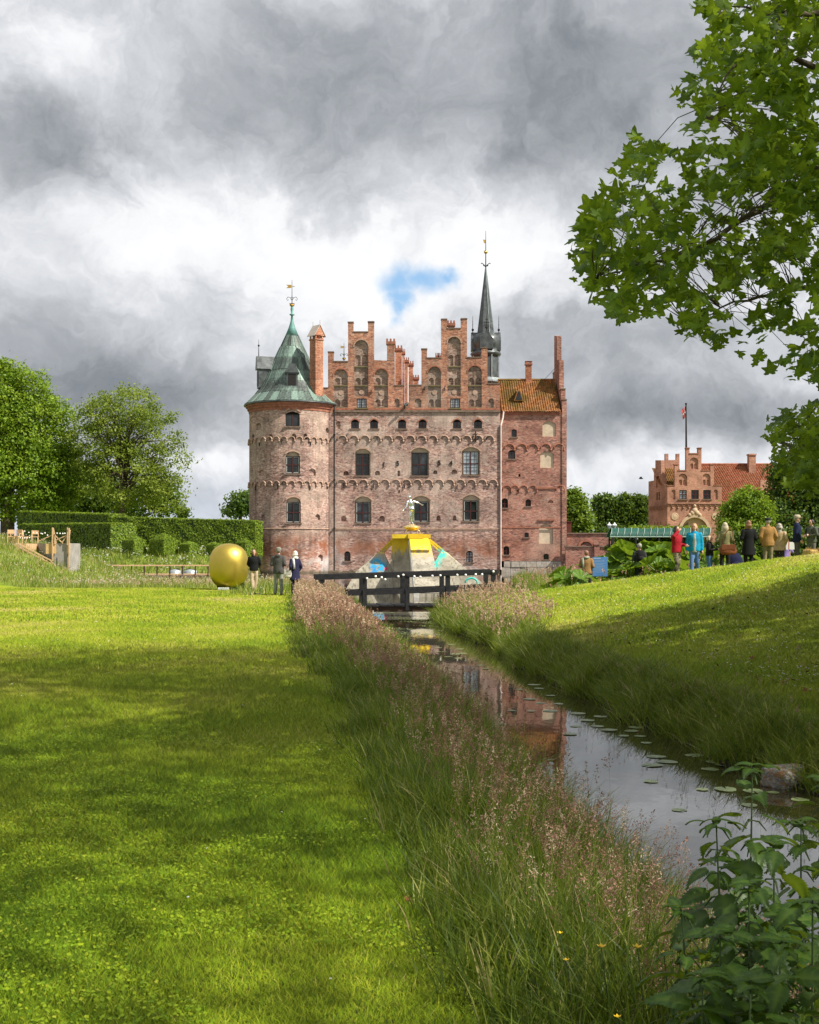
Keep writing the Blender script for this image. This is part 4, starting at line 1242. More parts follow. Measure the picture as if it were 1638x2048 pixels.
# flagpole
fp = wthing('flagpole', 'dark flagpole with a limp red and white flag above the gatehouse gable', 'flagpole', (qx(1373.5), YG + .35, qz(896)))
q = MB(); q.tube([(qx(1373.8), YG + .35, qz(900)), (qx(1373.3), YG + .35, qz(808))], [.13, .08], 8); q.ball((qx(1373.3), YG + .35, qz(807)), .14, 8, 6); q.build('pole', M['iron'], fp)
fl = MB(); nu, nv = 10, 14
fw, fh = 8.0 * SG, 23 * SG
vs_ = []
for j in range(nv + 1):
    for i in range(nu + 1):
        u, v = i / nu, j / nv
        vs_.append((qx(1372.8) - fw * u * (1 - .35 * v), YG + .35 + .16 * math.sin(u * 11 + v * 3), qz(812.5) - fh * v * (.8 + .2 * (1 - u)) - .5 * u * u))
fl.v = vs_
for j in range(nv):
    for i in range(nu):
        k = j * (nu + 1) + i
        fl.f.append((k, k + 1, k + nu + 2, k + nu + 1)); fl.m.append(1 if (i in (4, 5) or j in (6, 7)) else 0)
M['flag_red'] = plain('flag_red', (.62, .05, .05), .8, 0, .12, 5, .1); M['flag_white'] = plain('flag_white', (.78, .76, .74), .8, 0, .06, 5, .1)
fl.build('flag', [M['flag_red'], M['flag_white']], fp, True)

# ------------------------------------------------------------------ walls by the castle, canopy, lamp
bw_ = wthing('garden_wall', 'long red brick wall with flat coping running from the castle wing', 'wall', (at(1187, 128), 128, 0))
q = MB(); q.box(at(1134, 128), at(1250, 128), 128, 128.5, -1, az(1068, 128)); q.build('wall', M['brick_wall'], bw_)
q = MB(); q.box(at(1133.6, 128), at(1250, 128), 127.85, 128.65, az(1068, 128), az(1065.5, 128)); q.build('coping', M['sill'], bw_)
lw = wthing('water_wall', 'low brick wall with arch and pier standing in the moat beside the wing', 'wall', (at(1187, 126.4), 126.4, 0))
g = MB(); lp = [(at(1131, 126.4), -1.2), (at(1252, 126.4), -1.2), (at(1252, 126.4), az(1094, 126.4)), (at(1131, 126.4), az(1094, 126.4))]
panel(g, lp, [], 0, 0, 126.4); g.box(at(1131, 126.4), at(1252, 126.4), 126.41, 126.8, -1.2, az(1094, 126.4)); g.build('wall', M['brick_wall'], lw)
q = MB(); q.box(at(1130, 126.4), at(1252, 126.4), 126.25, 126.95, az(1094, 126.4), az(1092, 126.4)); q.build('coping', M['sill'], lw)
q = MB(); q.box(at(1188, 126.4), at(1198.5, 126.4), 126.15, 127, -1.2, az(1089.5, 126.4)); q.box(at(1187, 126.4), at(1199.5, 126.4), 126.05, 127.1, az(1089.5, 126.4), az(1087.5, 126.4)); q.build('pier', M['brick_wall'], lw)
q = arch_ring(None, 0, 0, .62, .86, 127.86, 128.02, bracket=False); q.v = [(x + at(1172, 128), y, z * .75 + az(1092, 128)) for x, y, z in q.v]; q.build('blind_arch', M['mould'], bw_)
rb_ = MB(); rb_.box(at(1133.8, 129), at(1143, 129), 129, 130.2, .5, az(1044, 129)); rb_.box(at(1133.4, 129), at(1143.6, 129), 128.9, 130.3, az(1044, 129), az(1042.5, 129))
M['rust'] = plain('rusty_boards', (.10, .03, .018), .85, 0, .3, 3, .3)
tag(rb_.build('sentry_box', M['rust']), 'narrow dark rust-brown box standing against the castle wing corner', 'box')

YK = 80.0
cn = wthing('tunnel_awning', 'long green tarpaulin tunnel awning on pale hoops behind the people', 'awning', (at(1310, YK), YK, .6))
M['tarp'] = plain('green_tarpaulin', (.006, .070, .050), .5, 0, .3, 1.5, .3, .4, .04)
M['hoop'] = plain('pale_hoop', (.28, .36, .32), .5, 0, .1, 5, .05)
x0, x1, zb_, zt_ = at(1216, YK), at(1412, YK), az(1074, YK), az(1056, YK)
hgt = zt_ - zb_
def hoop(xc, lean):
    return [(xc + lean * math.sin(a), YK - .75 * math.cos(a), zb_ + hgt * math.sin(a)) for a in [math.pi * k / 12 for k in range(13)]]
nh = 15
V, Fq = [], []
for k in range(nh * 2 + 1):
    xc = x0 + (x1 - x0) * k / (nh * 2)
    sag = 0 if k % 2 == 0 else .05
    h_ = hoop(xc, .22)
    V += [(a, YK + (b - YK) * (1 - sag), zb_ + (c - zb_) * (1 - sag)) for a, b, c in h_]
for k in range(nh * 2):
    for j in range(12):
        Fq.append((k * 13 + j, k * 13 + j + 1, (k + 1) * 13 + j + 1, (k + 1) * 13 + j))
soup('tarpaulin', V, Fq, M['tarp'], cn, None, True)
for k in range(nh + 1):
    q = MB(); q.tube([(a, YK + (b - YK) * 1.03, zb_ + (c - zb_) * 1.03) for a, b, c in hoop(x0 + (x1 - x0) * k / nh, .22)], .022, 5); q.build('hoop', M['hoop'], cn, True)
q = MB(); q.tube([(x0, YK - .76, zb_), (x1, YK - .76, zb_)], .035, 6); q.build('edge_rail', M['hoop'], cn)
for k in range(5):
    for yy in (YK - .7, YK + .7):
        q = MB(); xx = x0 + .2 + (x1 - x0 - .4) * k / 4; q.box(xx - .05, xx + .05, yy - .05, yy + .05, -.3, zb_); q.build('post', M['blackpaint'], cn)
YL = 100.0
lp_ = wthing('street_lamp', 'dark lamp post with twin white-topped lanterns behind the brick wall', 'lamp', (at(1223.5, YL), YL, 0))
q = MB(); xl0 = at(1223.5, YL); q.tube([(xl0, YL, -.4), (xl0, YL, az(1056, YL))], .06, 8); q.tube([(at(1218, YL), YL, az(1057, YL)), (xl0, YL, az(1062, YL)), (at(1229.5, YL), YL, az(1057, YL))], .04, 6); q.build('post', M['iron'], lp_)
for px in (1218.5, 1229):
    xc = at(px, YL); zc_ = az(1057, YL); h = 10 * YL / F
    q = MB(); q.lathe([(.09, zc_), (.17, zc_ + h * .65)], (xc, YL), 6); l_ = q.build('lantern', M['glass_light'], lp_)
    q = MB(); q.lathe([(.21, zc_ + h * .65), (.19, zc_ + h * .72), (.06, zc_ + h * 1.0), (.05, zc_ + h * 1.12), (.02, zc_ + h * 1.25)], (xc, YL), 6); q.build('lantern_cap', M['white'], l_)

# ------------------------------------------------------------------ sign board
pb = G(1200, 1171, -.02)
YB = 47.0
sg = thing('sign_board', 'blue information board on a wooden post beside the man in tan jacket', 'sign', (at(1200, YB), YB, float(hz(at(1200, YB), YB))), R(-3))
sb = YB / F
zl = az(1152.5, YB) - sg.location.z; zh = az(1114, YB) - sg.location.z; hw = 15 * sb
M['sign_blue'] = plain('blue_sign_paint', (.075, .20, .46), .5, 0, .12, 2, .05)
q = MB(); q.box(-hw, hw, -.03, .0, zl, zh); q.build('panel', M['sign_blue'], sg)
q = MB(); q.box(-.05, .05, .005, .09, -.3, zh - .08); q.build('post', M['timber'], sg)
M['print'] = plain('pale_print', (.30, .42, .60), .6, 0, .05, 5, .02)
for k, (f, w, t_) in enumerate([(.93, .55, .035), (.83, .86, .012), (.77, .80, .012), (.68, .86, .012), (.62, .70, .012), (.53, .86, .012), (.47, .84, .012), (.38, .86, .012), (.32, .6, .012), (.22, .8, .012)]):
    q = MB(); z = zl + (zh - zl) * f; q.box(-hw * .9, -hw * .9 + 2 * hw * .9 * w, -.034, -.031, z - t_ / 2, z + t_ / 2); q.build('print_line', M['print'], sg)

# ------------------------------------------------------------------ footbridge
BA, BB = Vector((at(634, 40.0), 40.0, 0)), Vector((at(993, 40.7), 40.7, 0))
bd = (BB - BA).normalized(); bl = (BB - BA).length; bn = Vector((-bd.y, bd.x, 0))
def bp(t, off, z): return BA + bd * (bl * t) + bn * off + Vector((0, 0, z))
def bz(t): return .735 + .165 * t
br_ = wthing('footbridge', 'small black wooden footbridge with plank deck and post rails over the stream', 'bridge', tuple(bp(.5, .6, -.5)))
for off, nm in ((0.0, 'near'), (1.45, 'far')):
    q = MB(); q.beam(bp(-.01, off, bz(0)), bp(1.005, off, bz(1)), .17, .17); q.build('handrail', M['blackpaint'], br_)
    q = MB(); q.beam(bp(.17, off, .20), bp(1.01, off, .38), .09, .17); q.build('lower_rail', M['blackpaint'], br_)
    for t in (.03, .262, .498, .725, .982):
        q = MB(); q.beam(bp(t, off, -.36 if .1 < t < .9 else -.4), bp(t, off, bz(t) - .087), .15, .13, bn)
        pst = q.build('post', M['blackpaint'], br_)
        q = MB(); q.beam(bp(t, off - .09, -.38), bp(t, off - .075, .30), .13, .05, bn); q.build('brace', M['blackpaint'], pst)
np_ = 21
for k in range(np_):
    t0, t1 = .10 + .86 * k / np_, .10 + .86 * (k + .93) / np_
    q = MB(); j = rnd.uniform(-.012, .012); ex = rnd.uniform(-.05, .04)
    a = bp((t0 + t1) / 2, -.13 + ex, -.22 + j); b = bp((t0 + t1) / 2, 1.6 + ex, -.22 + j)
    q.beam(a, b, (t1 - t0) * bl, .05); q.build('plank', M['blackpaint'], br_)
M['girder'] = plain('brown_girder', (.05, .028, .018), .8, 0, .3, 4, .3)
for off in (.02, 1.43):
    q = MB(); q.beam(bp(.12, off, -.34), bp(.95, off, -.34), .12, .17); q.build('girder', M['girder'], br_)
# string lights under the handrail
bulbs = [(732, 1157), (749, 1153), (761, 1155), (768, 1159), (794, 1153), (804, 1150), (826, 1153), (838, 1154), (862, 1152), (878, 1151), (912, 1150), (929, 1150), (949, 1149), (962, 1149), (985, 1143)]
sl = wthing('string_lights', 'string of clear globe bulbs hanging along the near rail of the black footbridge', 'string lights', tuple(bp(.5, -.12, .7)))
cab = []
for px, py in bulbs:
    t = (px - 634) / 359.0
    p = bp(t, -.14, 0); p.z = az(py, p.y)
    cab.append(p + Vector((0, 0, .06))); 
    q = MB(); q.ball(p, .042, 10, 8)
    b = q.build('bulb', M['bulb'], sl, True)
    q = MB(); q.tube([p + Vector((0, 0, .035)), p + Vector((0, 0, .075))], .016, 6); q.build('socket', M['iron'], b)
    q = MB()
pts = []
for a, b in zip(cab, cab[1:]):
    pts += [a, (a + b) / 2 + Vector((0, 0, .03))]
q = MB(); q.tube(pts + [cab[-1]], .008, 4); q.build('cable', M['iron'], sl)

# ------------------------------------------------------------------ painted concrete fountain with a figure
YF = 64.0
def fx(px, Y=YF): return (px - CX) * Y / F
def fz(py, Y=YF): return EYE - (py - HY) * Y / F
def concmat():
    m_, t = mat('painted_concrete')
    o = objco(t); x, y, z = t.sep(o)[:3]
    a = t.noise(o, 1.6, 6, .62).outputs[0]
    s_ = t.noise(t.vm('MULTIPLY', o, (5, 5, .35)), 1.7, 5, .6).outputs[0]
    c = t.ramp(a, [(.3, (.20, .18, .14)), (.5, (.33, .30, .235)), (.7, (.46, .42, .34))])
    c = t.mix(t.mr(s_, .5, .66, 0, .65, True), c, (.07, .06, .045))
    ztop = fz(1077)
    drip = t.m('ADD', z, t.m('MULTIPLY', t.m('SUBTRACT', s_, .5), 2.6))
    c = t.mix(t.mr(drip, ztop - .95, ztop - .45, 0, .95, True), c, t.mix(t.mr(a, .45, .62, 0, .6, True), (.70, .50, .02), (.58, .38, .012)))
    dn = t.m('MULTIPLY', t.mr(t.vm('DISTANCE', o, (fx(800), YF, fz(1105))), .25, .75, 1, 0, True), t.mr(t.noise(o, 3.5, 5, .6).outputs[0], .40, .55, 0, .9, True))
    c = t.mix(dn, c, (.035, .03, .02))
    def patch(px, py, r0, r1, col, lo=.40):
        nonlocal c
        d = t.vm('DISTANCE', t.vm('MULTIPLY', o, (1, .0, 1)), (fx(px), 0, fz(py)))
        c = t.mix(t.m('MULTIPLY', t.mr(d, r0, r1, 1, 0, True), t.mr(t.noise(o, 4.5, 5, .6).outputs[0], lo, lo + .12, 0, .95, True)), c, col)
    patch(757, 1130, .25, .55, (.02, .32, .55)); patch(772, 1137, .05, .13, (.55, .06, .10), .3); patch(748, 1140, .1, .3, (.03, .22, .50))
    patch(882, 1108, .15, .42, (.06, .52, .44), .34); patch(873, 1126, .1, .34, (.05, .48, .42), .38)
    finish(t, c, .85, 0, bump(t, t.noise(o, 9, 5, .6).outputs[0], .5, .03), .2)
    return m_
M['concrete'] = concmat()
fo = wthing('fountain', 'painted concrete pyramid fountain with yellow cap and graffiti standing in the water', 'fountain', (fx(825), YF, WATER))
q = MB(); q.box(fx(785), fx(816), YF - .95, YF + .95, fz(1077), fz(1069)); q.box(fx(816.3), fx(846), YF - 1.05, YF + .95, fz(1077.5), fz(1068)); q.box(fx(846.3), fx(860.5), YF - .9, YF + .9, fz(1077), fz(1069)); q.build('cap', M['concrete'], fo)
def frus(b0, b1, y0, y1, zb, t0, t1, ty0, ty1, zt):
    m__ = MB()
    m__.add([(b0, y0, zb), (b1, y0, zb), (b1, y1, zb), (b0, y1, zb), (t0, ty0, zt), (t1, ty0, zt), (t1, ty1, zt), (t0, ty1, zt)],
            [(0, 3, 2, 1), (4, 5, 6, 7), (0, 1, 5, 4), (1, 2, 6, 5), (2, 3, 7, 6), (3, 0, 4, 7)])
    return m__
frus(fx(772), fx(880), YF - .7, YF + 1.6, -1.1, fx(786), fx(859), YF - .55, YF + .8, fz(1077)).build('trunk', M['concrete'], fo)
# sloping front slab on its plinth
yb_, yt_ = 57.6, YF - .85
m1 = MB(); a0, a1 = fx(829, yb_), fx(885, yb_)
t0, t1 = fx(818, yt_), fx(858, yt_)
zbm, ztm = fz(1186, yb_), fz(1077, yt_)
m1.add([(a0, yb_, zbm), (a1, yb_, zbm), (t1, yt_, ztm), (t0, yt_, ztm), (a0, yb_ + 1.2, zbm - .05), (a1, yb_ + 1.2, zbm - .05), (t1, yt_ + .5, ztm), (t0, yt_ + .5, ztm)],
       [(0, 1, 2, 3), (4, 7, 6, 5), (0, 4, 5, 1), (1, 5, 6, 2), (2, 6, 7, 3), (3, 7, 4, 0)])
m1.build('front_slab', M['concrete'], fo)
m1 = MB(); w0, w1 = .06, .60
def on_slab(u, v, up): 
    a = Vector((a0, yb_, zbm)).lerp(Vector((a1, yb_, zbm)), u); b = Vector((t0, yt_, ztm)).lerp(Vector((t1, yt_, ztm)), u)
    return a.lerp(b, v) + Vector((0, -.5, .6)).normalized() * up
m1.add([on_slab(.02, .73, .01), on_slab(.86, .73, .01), on_slab(.96, .99, .01), on_slab(.02, .99, .01), on_slab(.02, .73, .16), on_slab(.86, .73, .16), on_slab(.96, .99, .06), on_slab(.02, .99, .06)], [(4, 5, 6, 7), (0, 1, 5, 4), (1, 2, 6, 5), (3, 0, 4, 7)])
m1.build('raised_panel', M['concrete'], fo)
m1 = MB(); m1.box(a0 - .02, a1 + .02, yb_ - .1, yb_ + 2.5, -1.2, zbm - .02); m1.build('plinth', M['concrete'], fo)
M['pale_conc'] = plain('limewashed_concrete', (.52, .50, .46), .8, 0, .2, 3, .2)
m1 = MB(); m1.add([on_slab(-.04, 0, -.1), on_slab(.06, 0, .02), on_slab(.03, .98, .03), on_slab(-.04, .98, -.1)], [(0, 1, 2, 3)]); m1.box(a0 - .03, a0 + .22, yb_ - .13, yb_ + .02, -1.2, zbm - .01); m1.build('white_edge', M['pale_conc'], fo)
# flank wedges and the open struts joining them to the cap
def wedge(pts_front, thick, nm):
    m__ = MB(); n_ = len(pts_front)
    m__.add([(fx(a), YF + y0, fz(b)) for a, b, y0 in pts_front] + [(fx(a), YF + y0 + th, fz(b)) for (a, b, y0), th in zip(pts_front, thick)],
            [tuple(range(n_)), tuple(range(2 * n_ - 1, n_ - 1, -1))] + [(i, i + n_, (i + 1) % n_ + n_, (i + 1) % n_) for i in range(n_)])
    return m__.build(nm, M['concrete'], fo)
wedge([(690, 1185, -1.2), (786, 1185, -1.2), (784, 1140, -.8), (767, 1104, 0), (757, 1104, 0), (712, 1144, -.7)], [3.2, 3.2, 2.4, .5, .5, 2.2], 'flank_wedge')
wedge([(872, 1185, -1.2), (985, 1185, -1.2), (934, 1140, -.7), (896, 1106, 0), (884, 1100, 0), (868, 1126, -.5)], [3.2, 3.2, 2.2, .5, .5, 2.0], 'flank_wedge')
for a, b, c, d in ((760, 1104, 787, 1077), (767, 1104, 791, 1079), (887, 1101, 859, 1079), (880, 1103, 856, 1080)):
    for yy in (.1, .5):
        q = MB(); q.beam((fx(a), YF + yy, fz(b)), (fx(c), YF + yy * .6, fz(d)), .10, .10); q.build('strut', M['concrete'], fo)
M['teal'] = plain('teal_pipe', (.05, .48, .42), .5, 0, .2, 5, .1)
q = MB(); q.tube([(fx(940 + 12 * math.sin(a)) , YF - 1.4, fz(1150 + 20 * (1 - math.cos(a)) / 2 + 5)) for a in [-1.5 + 3.6 * k / 10 for k in range(11)]], .05, 6)
q.v = [(x, y, z) for x, y, z in q.v]; q.build('teal_hose', M['teal'], fo, True)
q = MB(); cxs, zs0 = fx(823.5), fz(1061.5)
k_ = YF / F
q.lathe([(.05, zs0), (.20, zs0 + .02), (.38, zs0 + 4.5 * k_), (.49, zs0 + 6.5 * k_), (.47, zs0 + 7.3 * k_), (.30, zs0 + 10 * k_), (.14, zs0 + 13 * k_)], (cxs, YF - .2), 24)
M['pale_gold'] = plain('pale_gold', (.75, .58, .26), .35, .8, .12, 4, .1)
q.build('dish', M['pale_gold'], fo, True)
for dx, dy in ((-.3, -.25), (.42, -.2), (.3, .2), (-.3, .2)):
    q = MB(); q.tube([(cxs + dx * .6, YF - .2 + dy, zs0 + .08), (cxs + dx, YF - .2 + dy, zs0 - .02), (cxs + dx * 1.1, YF - .2 + dy, fz(1069))], .018, 5); q.build('dish_leg', M['pale_gold'], fo)
STATUE_BASE = (cxs, YF - .2, zs0 + 13 * k_)

# ------------------------------------------------------------------ golden egg
YE = 50.0
eg_ = thing('golden_egg', 'huge shiny golden egg sculpture standing on the lawn', 'sculpture', (at(457.5, YE), YE, 0))
q = MB(); Re, z0e, z1e = .815, .045, 1.935
pr = []
for k in range(33):
    t = -1 + 2 * k / 32
    t = math.sin(t * math.pi / 2)
    pr.append((max(.004, Re * (1 - abs(t) ** 2.7) ** (1 / 2.15)), (z0e + z1e) / 2 + .03 * 0 + (z1e - z0e) / 2 * t))
q.lathe(pr, (0, 0), 64)
q.build('shell', M['gold'], eg_, True)
q = MB(); q.lathe([(.42, .0), (.42, .10), (.36, .14)], (0, 0), 24); q.build('base_ring', M['iron'], eg_)
for x in (-.42, .58):
    q = MB(); q.box(x - .06, x + .06, -.1, .1, 0, .30); q.build('foot', M['iron'], eg_)
q = MB(); q.box(-.36, .10, -.60, -.57, .02, .12); q.build('name_plate', M['white'], eg_)
q = MB()
for k in range(9): q.box(-.33 + k * .047, -.33 + k * .047 + .03, -.604, -.601, .05, .08)
q.build('plate_print', M['print'], eg_)
p = G(511, 1189.5, 0)
q = MB(); q.lathe([(.20, 0.0), (.21, .03), (.18, .055), (.05, .06)], (0, 0), 16); o = q.build('ground_disc', M['blackpaint']); o.location = p
tag(o, 'small flat black disc lying on the lawn in front of the woman in black', 'disc')

# ------------------------------------------------------------------ stepped terrace, boardwalk and boats on the left bank
YT = 72.0
def lx(px, Y=YT): return (px - CX) * Y / F
def lz(py, Y=YT): return EYE - (py - HY) * Y / F
M['conc_plain'] = plain('raw_concrete', (.30, .28, .25), .9, 0, .22, 2.2, .4)
te = wthing('viewing_terrace', 'concrete block terrace with raw timber posts, braces and sloping handrail on grassy mound', 'terrace', (lx(123), YT, -.3))
q = MB(); q.box(lx(107), lx(140.5), YT, YT + 2.2, -.6, lz(1086.5)); q.build('block', M['conc_plain'], te)
q = MB(); a = Vector((lx(107), YT + .05, 0)); b = Vector((lx(42, 79), 79, 0))
q.add([(a.x, a.y, -.6), (b.x, b.y, 1.0), (b.x, b.y, lz(1087, 79)), (a.x, a.y, lz(1086.8))] + [(a.x, a.y + .3, -.6), (b.x, b.y + .3, 1.0), (b.x, b.y + .3, lz(1087, 79)), (a.x, a.y + .3, lz(1086.8))], [(0, 1, 2, 3), (4, 7, 6, 5), (3, 2, 6, 7), (0, 3, 7, 4), (1, 5, 6, 2)])
q.build('side_wall', M['conc_plain'], te)
for x0, x1, y0, y1, yy in ((92, 105.8, 1087.5, 1107.5, YT - .02), (107.3, 113, 1086, 1107, YT - .06), (134.5, 141, 1086, 1107.5, YT - .06)):
    q = MB(); q.box(lx(x0), lx(x1), yy - .03, yy, lz(y1), lz(y0)); q.build('plywood_panel', M['ply'], te)
for x, y0, y1 in ((106.4, 1055, 1122), (139.5, 1056, 1150), (111, 1075, 1088), (136.5, 1064, 1090)):
    q = MB(); q.box(lx(x) - .035, lx(x) + .035, YT - .16, YT - .09, lz(y1), lz(y0)); q.build('post', M['timber'], te)
for a, b, c, d in ((74, 1084, 104, 1070.5), (107, 1067, 126, 1087), (124, 1086, 135, 1070), (102, 1085, 133, 1071), (135.5, 1055, 134.5, 1088), (141, 1060, 137, 1086), (107, 1056, 113, 1086)):
    q = MB(); q.beam((lx(a), YT - .05, lz(b)), (lx(c), YT - .05, lz(d)), .05, .05); q.build('brace', M['timber'], te)
for o0, y0, y1 in ((0, 1087.5, 1121), (0, 1093.5, 1127)):
    q = MB(); q.beam((lx(42), YT - .5, lz(y0)), (lx(107), YT - .5, lz(y1)), .06, .07); q.build('handrail', M['timber'], te)
q = MB(); q.beam((lx(107), YT - .5, lz(1123)), (lx(121), YT - .5, lz(1137)), .06, .07); q.build('handrail', M['timber'], te)
for k in range(9):
    x = 43 + k * 8.0; yb = 1087.5 + (x - 42) * .515
    q = MB(); q.box(lx(x) - .025, lx(x) + .025, YT - .52, YT - .47, lz(yb + 16), lz(yb)); q.build('baluster', M['timber'], te)
q = MB(); q.box(lx(16.5), lx(42), YT + 1.0, YT + 4, .8, lz(1087, YT + 1)); q.build('timber_deck', M['timber'], te)
q = MB()
for k in range(3): q.box(lx(120), lx(121.2), YT - .72, YT - .69, -.4, lz(1115))
q.build('stake', M['iron'], te)
# chairs and table on the timber deck
def chair(x, y, z, rz, lab, first=[None]):
    if first[0] is None:
        t_ = thing('wooden_chair', lab, 'chair', (x, y, z), rz, 'pale chairs on the terrace deck')
        q_ = MB(); q_.box(-.21, .21, -.2, .2, .42, .46); q_.build('seat', M['timber'], t_)
        q_ = MB(); q_.box(-.21, .21, .17, .2, .62, .86); q_.build('backrest', M['timber'], t_)
        for sx2 in (-1, 1):
            for sy2 in (-1, 1):
                q_ = MB(); q_.box(sx2 * .19 - .022, sx2 * .19 + .022, sy2 * .18 - .022, sy2 * .18 + .022, 0, .86 if sy2 > 0 else .42); q_.build('leg', M['timber'], t_)
        first[0] = t_
    else:
        t_ = copy_tree(first[0]); t_.location = (x, y, z); t_.rotation_euler = (0, 0, rz); t_['label'] = lab
    return t_
ztd = lz(1087, YT + 1)
for px, dy, rz, lab in ((22, 2.0, .3, 'pale wooden chair at the outer end of the terrace deck'), (28, 2.6, 2.0, 'second pale wooden chair from the outer end of terrace deck'), (35, 1.6, -.4, 'pale wooden chair on the terrace deck nearest the handrail'), ):
    chair(lx(px, YT + dy), YT + dy, ztd, rz, lab)
q = MB(); q.box(lx(44, 78.5), lx(72, 78.5), 78.2, 79.6, 1.3, lz(1087, 78.5)); q.build('rear_deck', M['timber'], te)
for px, dy, rz, lab in ((47, 6.9, 1.2, 'pale wooden chair left of the table behind terrace wall'), (58, 6.8, -1.2, 'pale wooden chair behind the concrete side wall, middle one'), (70, 6.9, .2, 'pale wooden chair beside the long diagonal brace')):
    chair(lx(px, YT + dy), YT + dy, lz(1087, 78.5), rz, lab)
# globe lights on wires above the terrace
def globes(pts_px, Y, lab):
    ps = [Vector((lx(a, Y), Y, lz(b, Y))) for a, b in pts_px]
    s_ = wthing('string_lights', lab, 'string lights', tuple(ps[0]), 'white globe lights over the terrace')
    for p_ in ps:
        q_ = MB(); q_.ball(p_, .045, 8, 6); q_.build('bulb', M['bulb'], s_, True)
    q_ = MB(); q_.tube([p_ + Vector((0, 0, .05)) for p_ in ps], .008, 4); q_.build('cable', M['iron'], s_)
    for p_ in (ps[0], ps[-1]):
        q_ = MB(); q_.tube([Vector((p_.x, Y, .6)), p_ + Vector((0, 0, .1))], .015, 5); q_.build('pole', M['iron'], s_)
globes([(34.5, 1076), (40, 1076), (45, 1076.3), (49.5, 1076), (54, 1076.2), (59, 1075.5)], YT + 4, 'lower short row of white globe lights over the terrace chairs')
globes([(49.3, 1062.5), (57.5, 1065), (66.5, 1065.3), (73.5, 1066), (82, 1067), (85, 1068), (90, 1066), (95, 1070.5)], YT + 5, 'upper long row of white globe lights strung to the timber post')
globes([(114, 1066.5), (120, 1067), (125.5, 1067.2), (129.5, 1066.8)], YT + 1.2, 'short row of white globe lights between the tall terrace posts')

YD = 101.0
def dx_(px): return (px - CX) * YD / F
def dz_(py): return EYE - (py - HY) * YD / F
bwk = wthing('boardwalk', 'long raw timber boardwalk with post railing along the far moat bank', 'boardwalk', (dx_(280), YD, WATER))
q = MB()
nb = 40
for k in range(nb):
    xa = dx_(138) + (dx_(425) - dx_(138)) * k / nb
    q = MB(); q.box(xa, xa + (dx_(425) - dx_(138)) / nb * .94, YD, YD + 1.6, dz_(1149.5), dz_(1148)); q.build('plank', M['timber'], bwk)
q = MB(); q.box(dx_(138), dx_(425), YD + .05, YD + .15, dz_(1151.5), dz_(1149.6)); q.build('fascia', M['timber'], bwk)
q = MB(); q.box(dx_(212), dx_(425), YD + .05, YD + .16, dz_(1132.2), dz_(1130.6)); q.build('handrail', M['timber'], bwk)
q = MB(); q.box(dx_(212), dx_(425), YD + 1.45, YD + 1.56, dz_(1131.6), dz_(1130.1)); q.build('handrail', M['timber'], bwk)
for k in range(9):
    xa = dx_(212 + k * 25.5)
    q = MB(); q.box(xa - .05, xa + .05, YD - .02, YD + .08, -1.2, dz_(1132)); q.build('post', M['girder'], bwk)
rc = wthing('red_cart', 'small red machine cart parked on the boardwalk end', 'cart', (dx_(164), YD + .8, dz_(1148)))
q = MB(); q.prism([(dx_(160), dz_(1145)), (dx_(174), dz_(1145)), (dx_(174), dz_(1132)), (dx_(168), dz_(1129)), (dx_(159), dz_(1132))], YD + .4, YD + 1.2); q.build('body', M['red_paint'], rc)
for px in (161, 172):
    for yy in (.42, 1.1):
        q = MB(); q.lathe([(.17, -.05), (.19, 0), (.17, .05)], (0, 0), 14); o = q.build('wheel', M['iron'], rc); o.rotation_euler = (R(90), 0, 0); o.location = (dx_(px), YD + yy, dz_(1148) + .19)
q = MB(); q.beam((dx_(159), YD + .8, dz_(1134)), (dx_(153), YD + .8, dz_(1138)), .05, .05); q.beam((dx_(153), YD + .8, dz_(1138)), (dx_(153), YD + .8, dz_(1147.5)), .05, .05); q.build('frame', M['timber'], rc)
q = MB(); q.box(dx_(175), dx_(192), YD + .9, YD + 1.3, dz_(1146), dz_(1137)); q.beam((dx_(176), YD + .8, dz_(1147.5)), (dx_(196), YD + .8, dz_(1139)), .08, .08); q.beam((dx_(178), YD + .8, dz_(1139)), (dx_(200), YD + .8, dz_(1147)), .08, .08)
o = q.build('timber_stack', M['girder']); tag(o, 'dark stacked trestle timbers beside the red cart', 'timber')
for k, (a, b, py) in enumerate(((322, 347, 1144), (352, 378, 1142.5))):
    n_ = 12; V, Fq = [], []
    xc, hw2 = (dx_(a) + dx_(b)) / 2, (dx_(b) - dx_(a)) / 2
    for i in range(n_ + 1):
        u = -1 + 2 * i / n_; wv2 = .42 * (1 - abs(u) ** 2.5) + .03
        for j in range(7):
            th = math.pi * j / 6
            V.append((xc + hw2 * u, YD + 3.2 + .5 * k + wv2 * math.cos(th), WATER + .12 + .55 * (math.sin(th) ** .8) * (1 - .25 * u * u)))
    for i in range(n_):
        for j in range(6): Fq.append((i * 7 + j, i * 7 + j + 1, (i + 1) * 7 + j + 1, (i + 1) * 7 + j))
    bt = thing('rowing_boat', ['grey upturned rowing boat on the far bank, nearer the cart', 'grey upturned rowing boat on the far bank, nearer the golden egg'][k], 'boat', (xc, YD + 3.2, WATER + .1), 0, 'upturned boats behind the boardwalk')
    WORLD_BUILT[bt.name] = Vector(bt.location)
    soup('hull', V, Fq, M['lead_light'], bt, None, True)
    q = MB(); q.beam((xc - hw2 * .8, YD + 3.2 + .5 * k, WATER + .66), (xc + hw2 * .8, YD + 3.2 + .5 * k, WATER + .66), .06, .06); q.build('keel', M['girder'], bt)

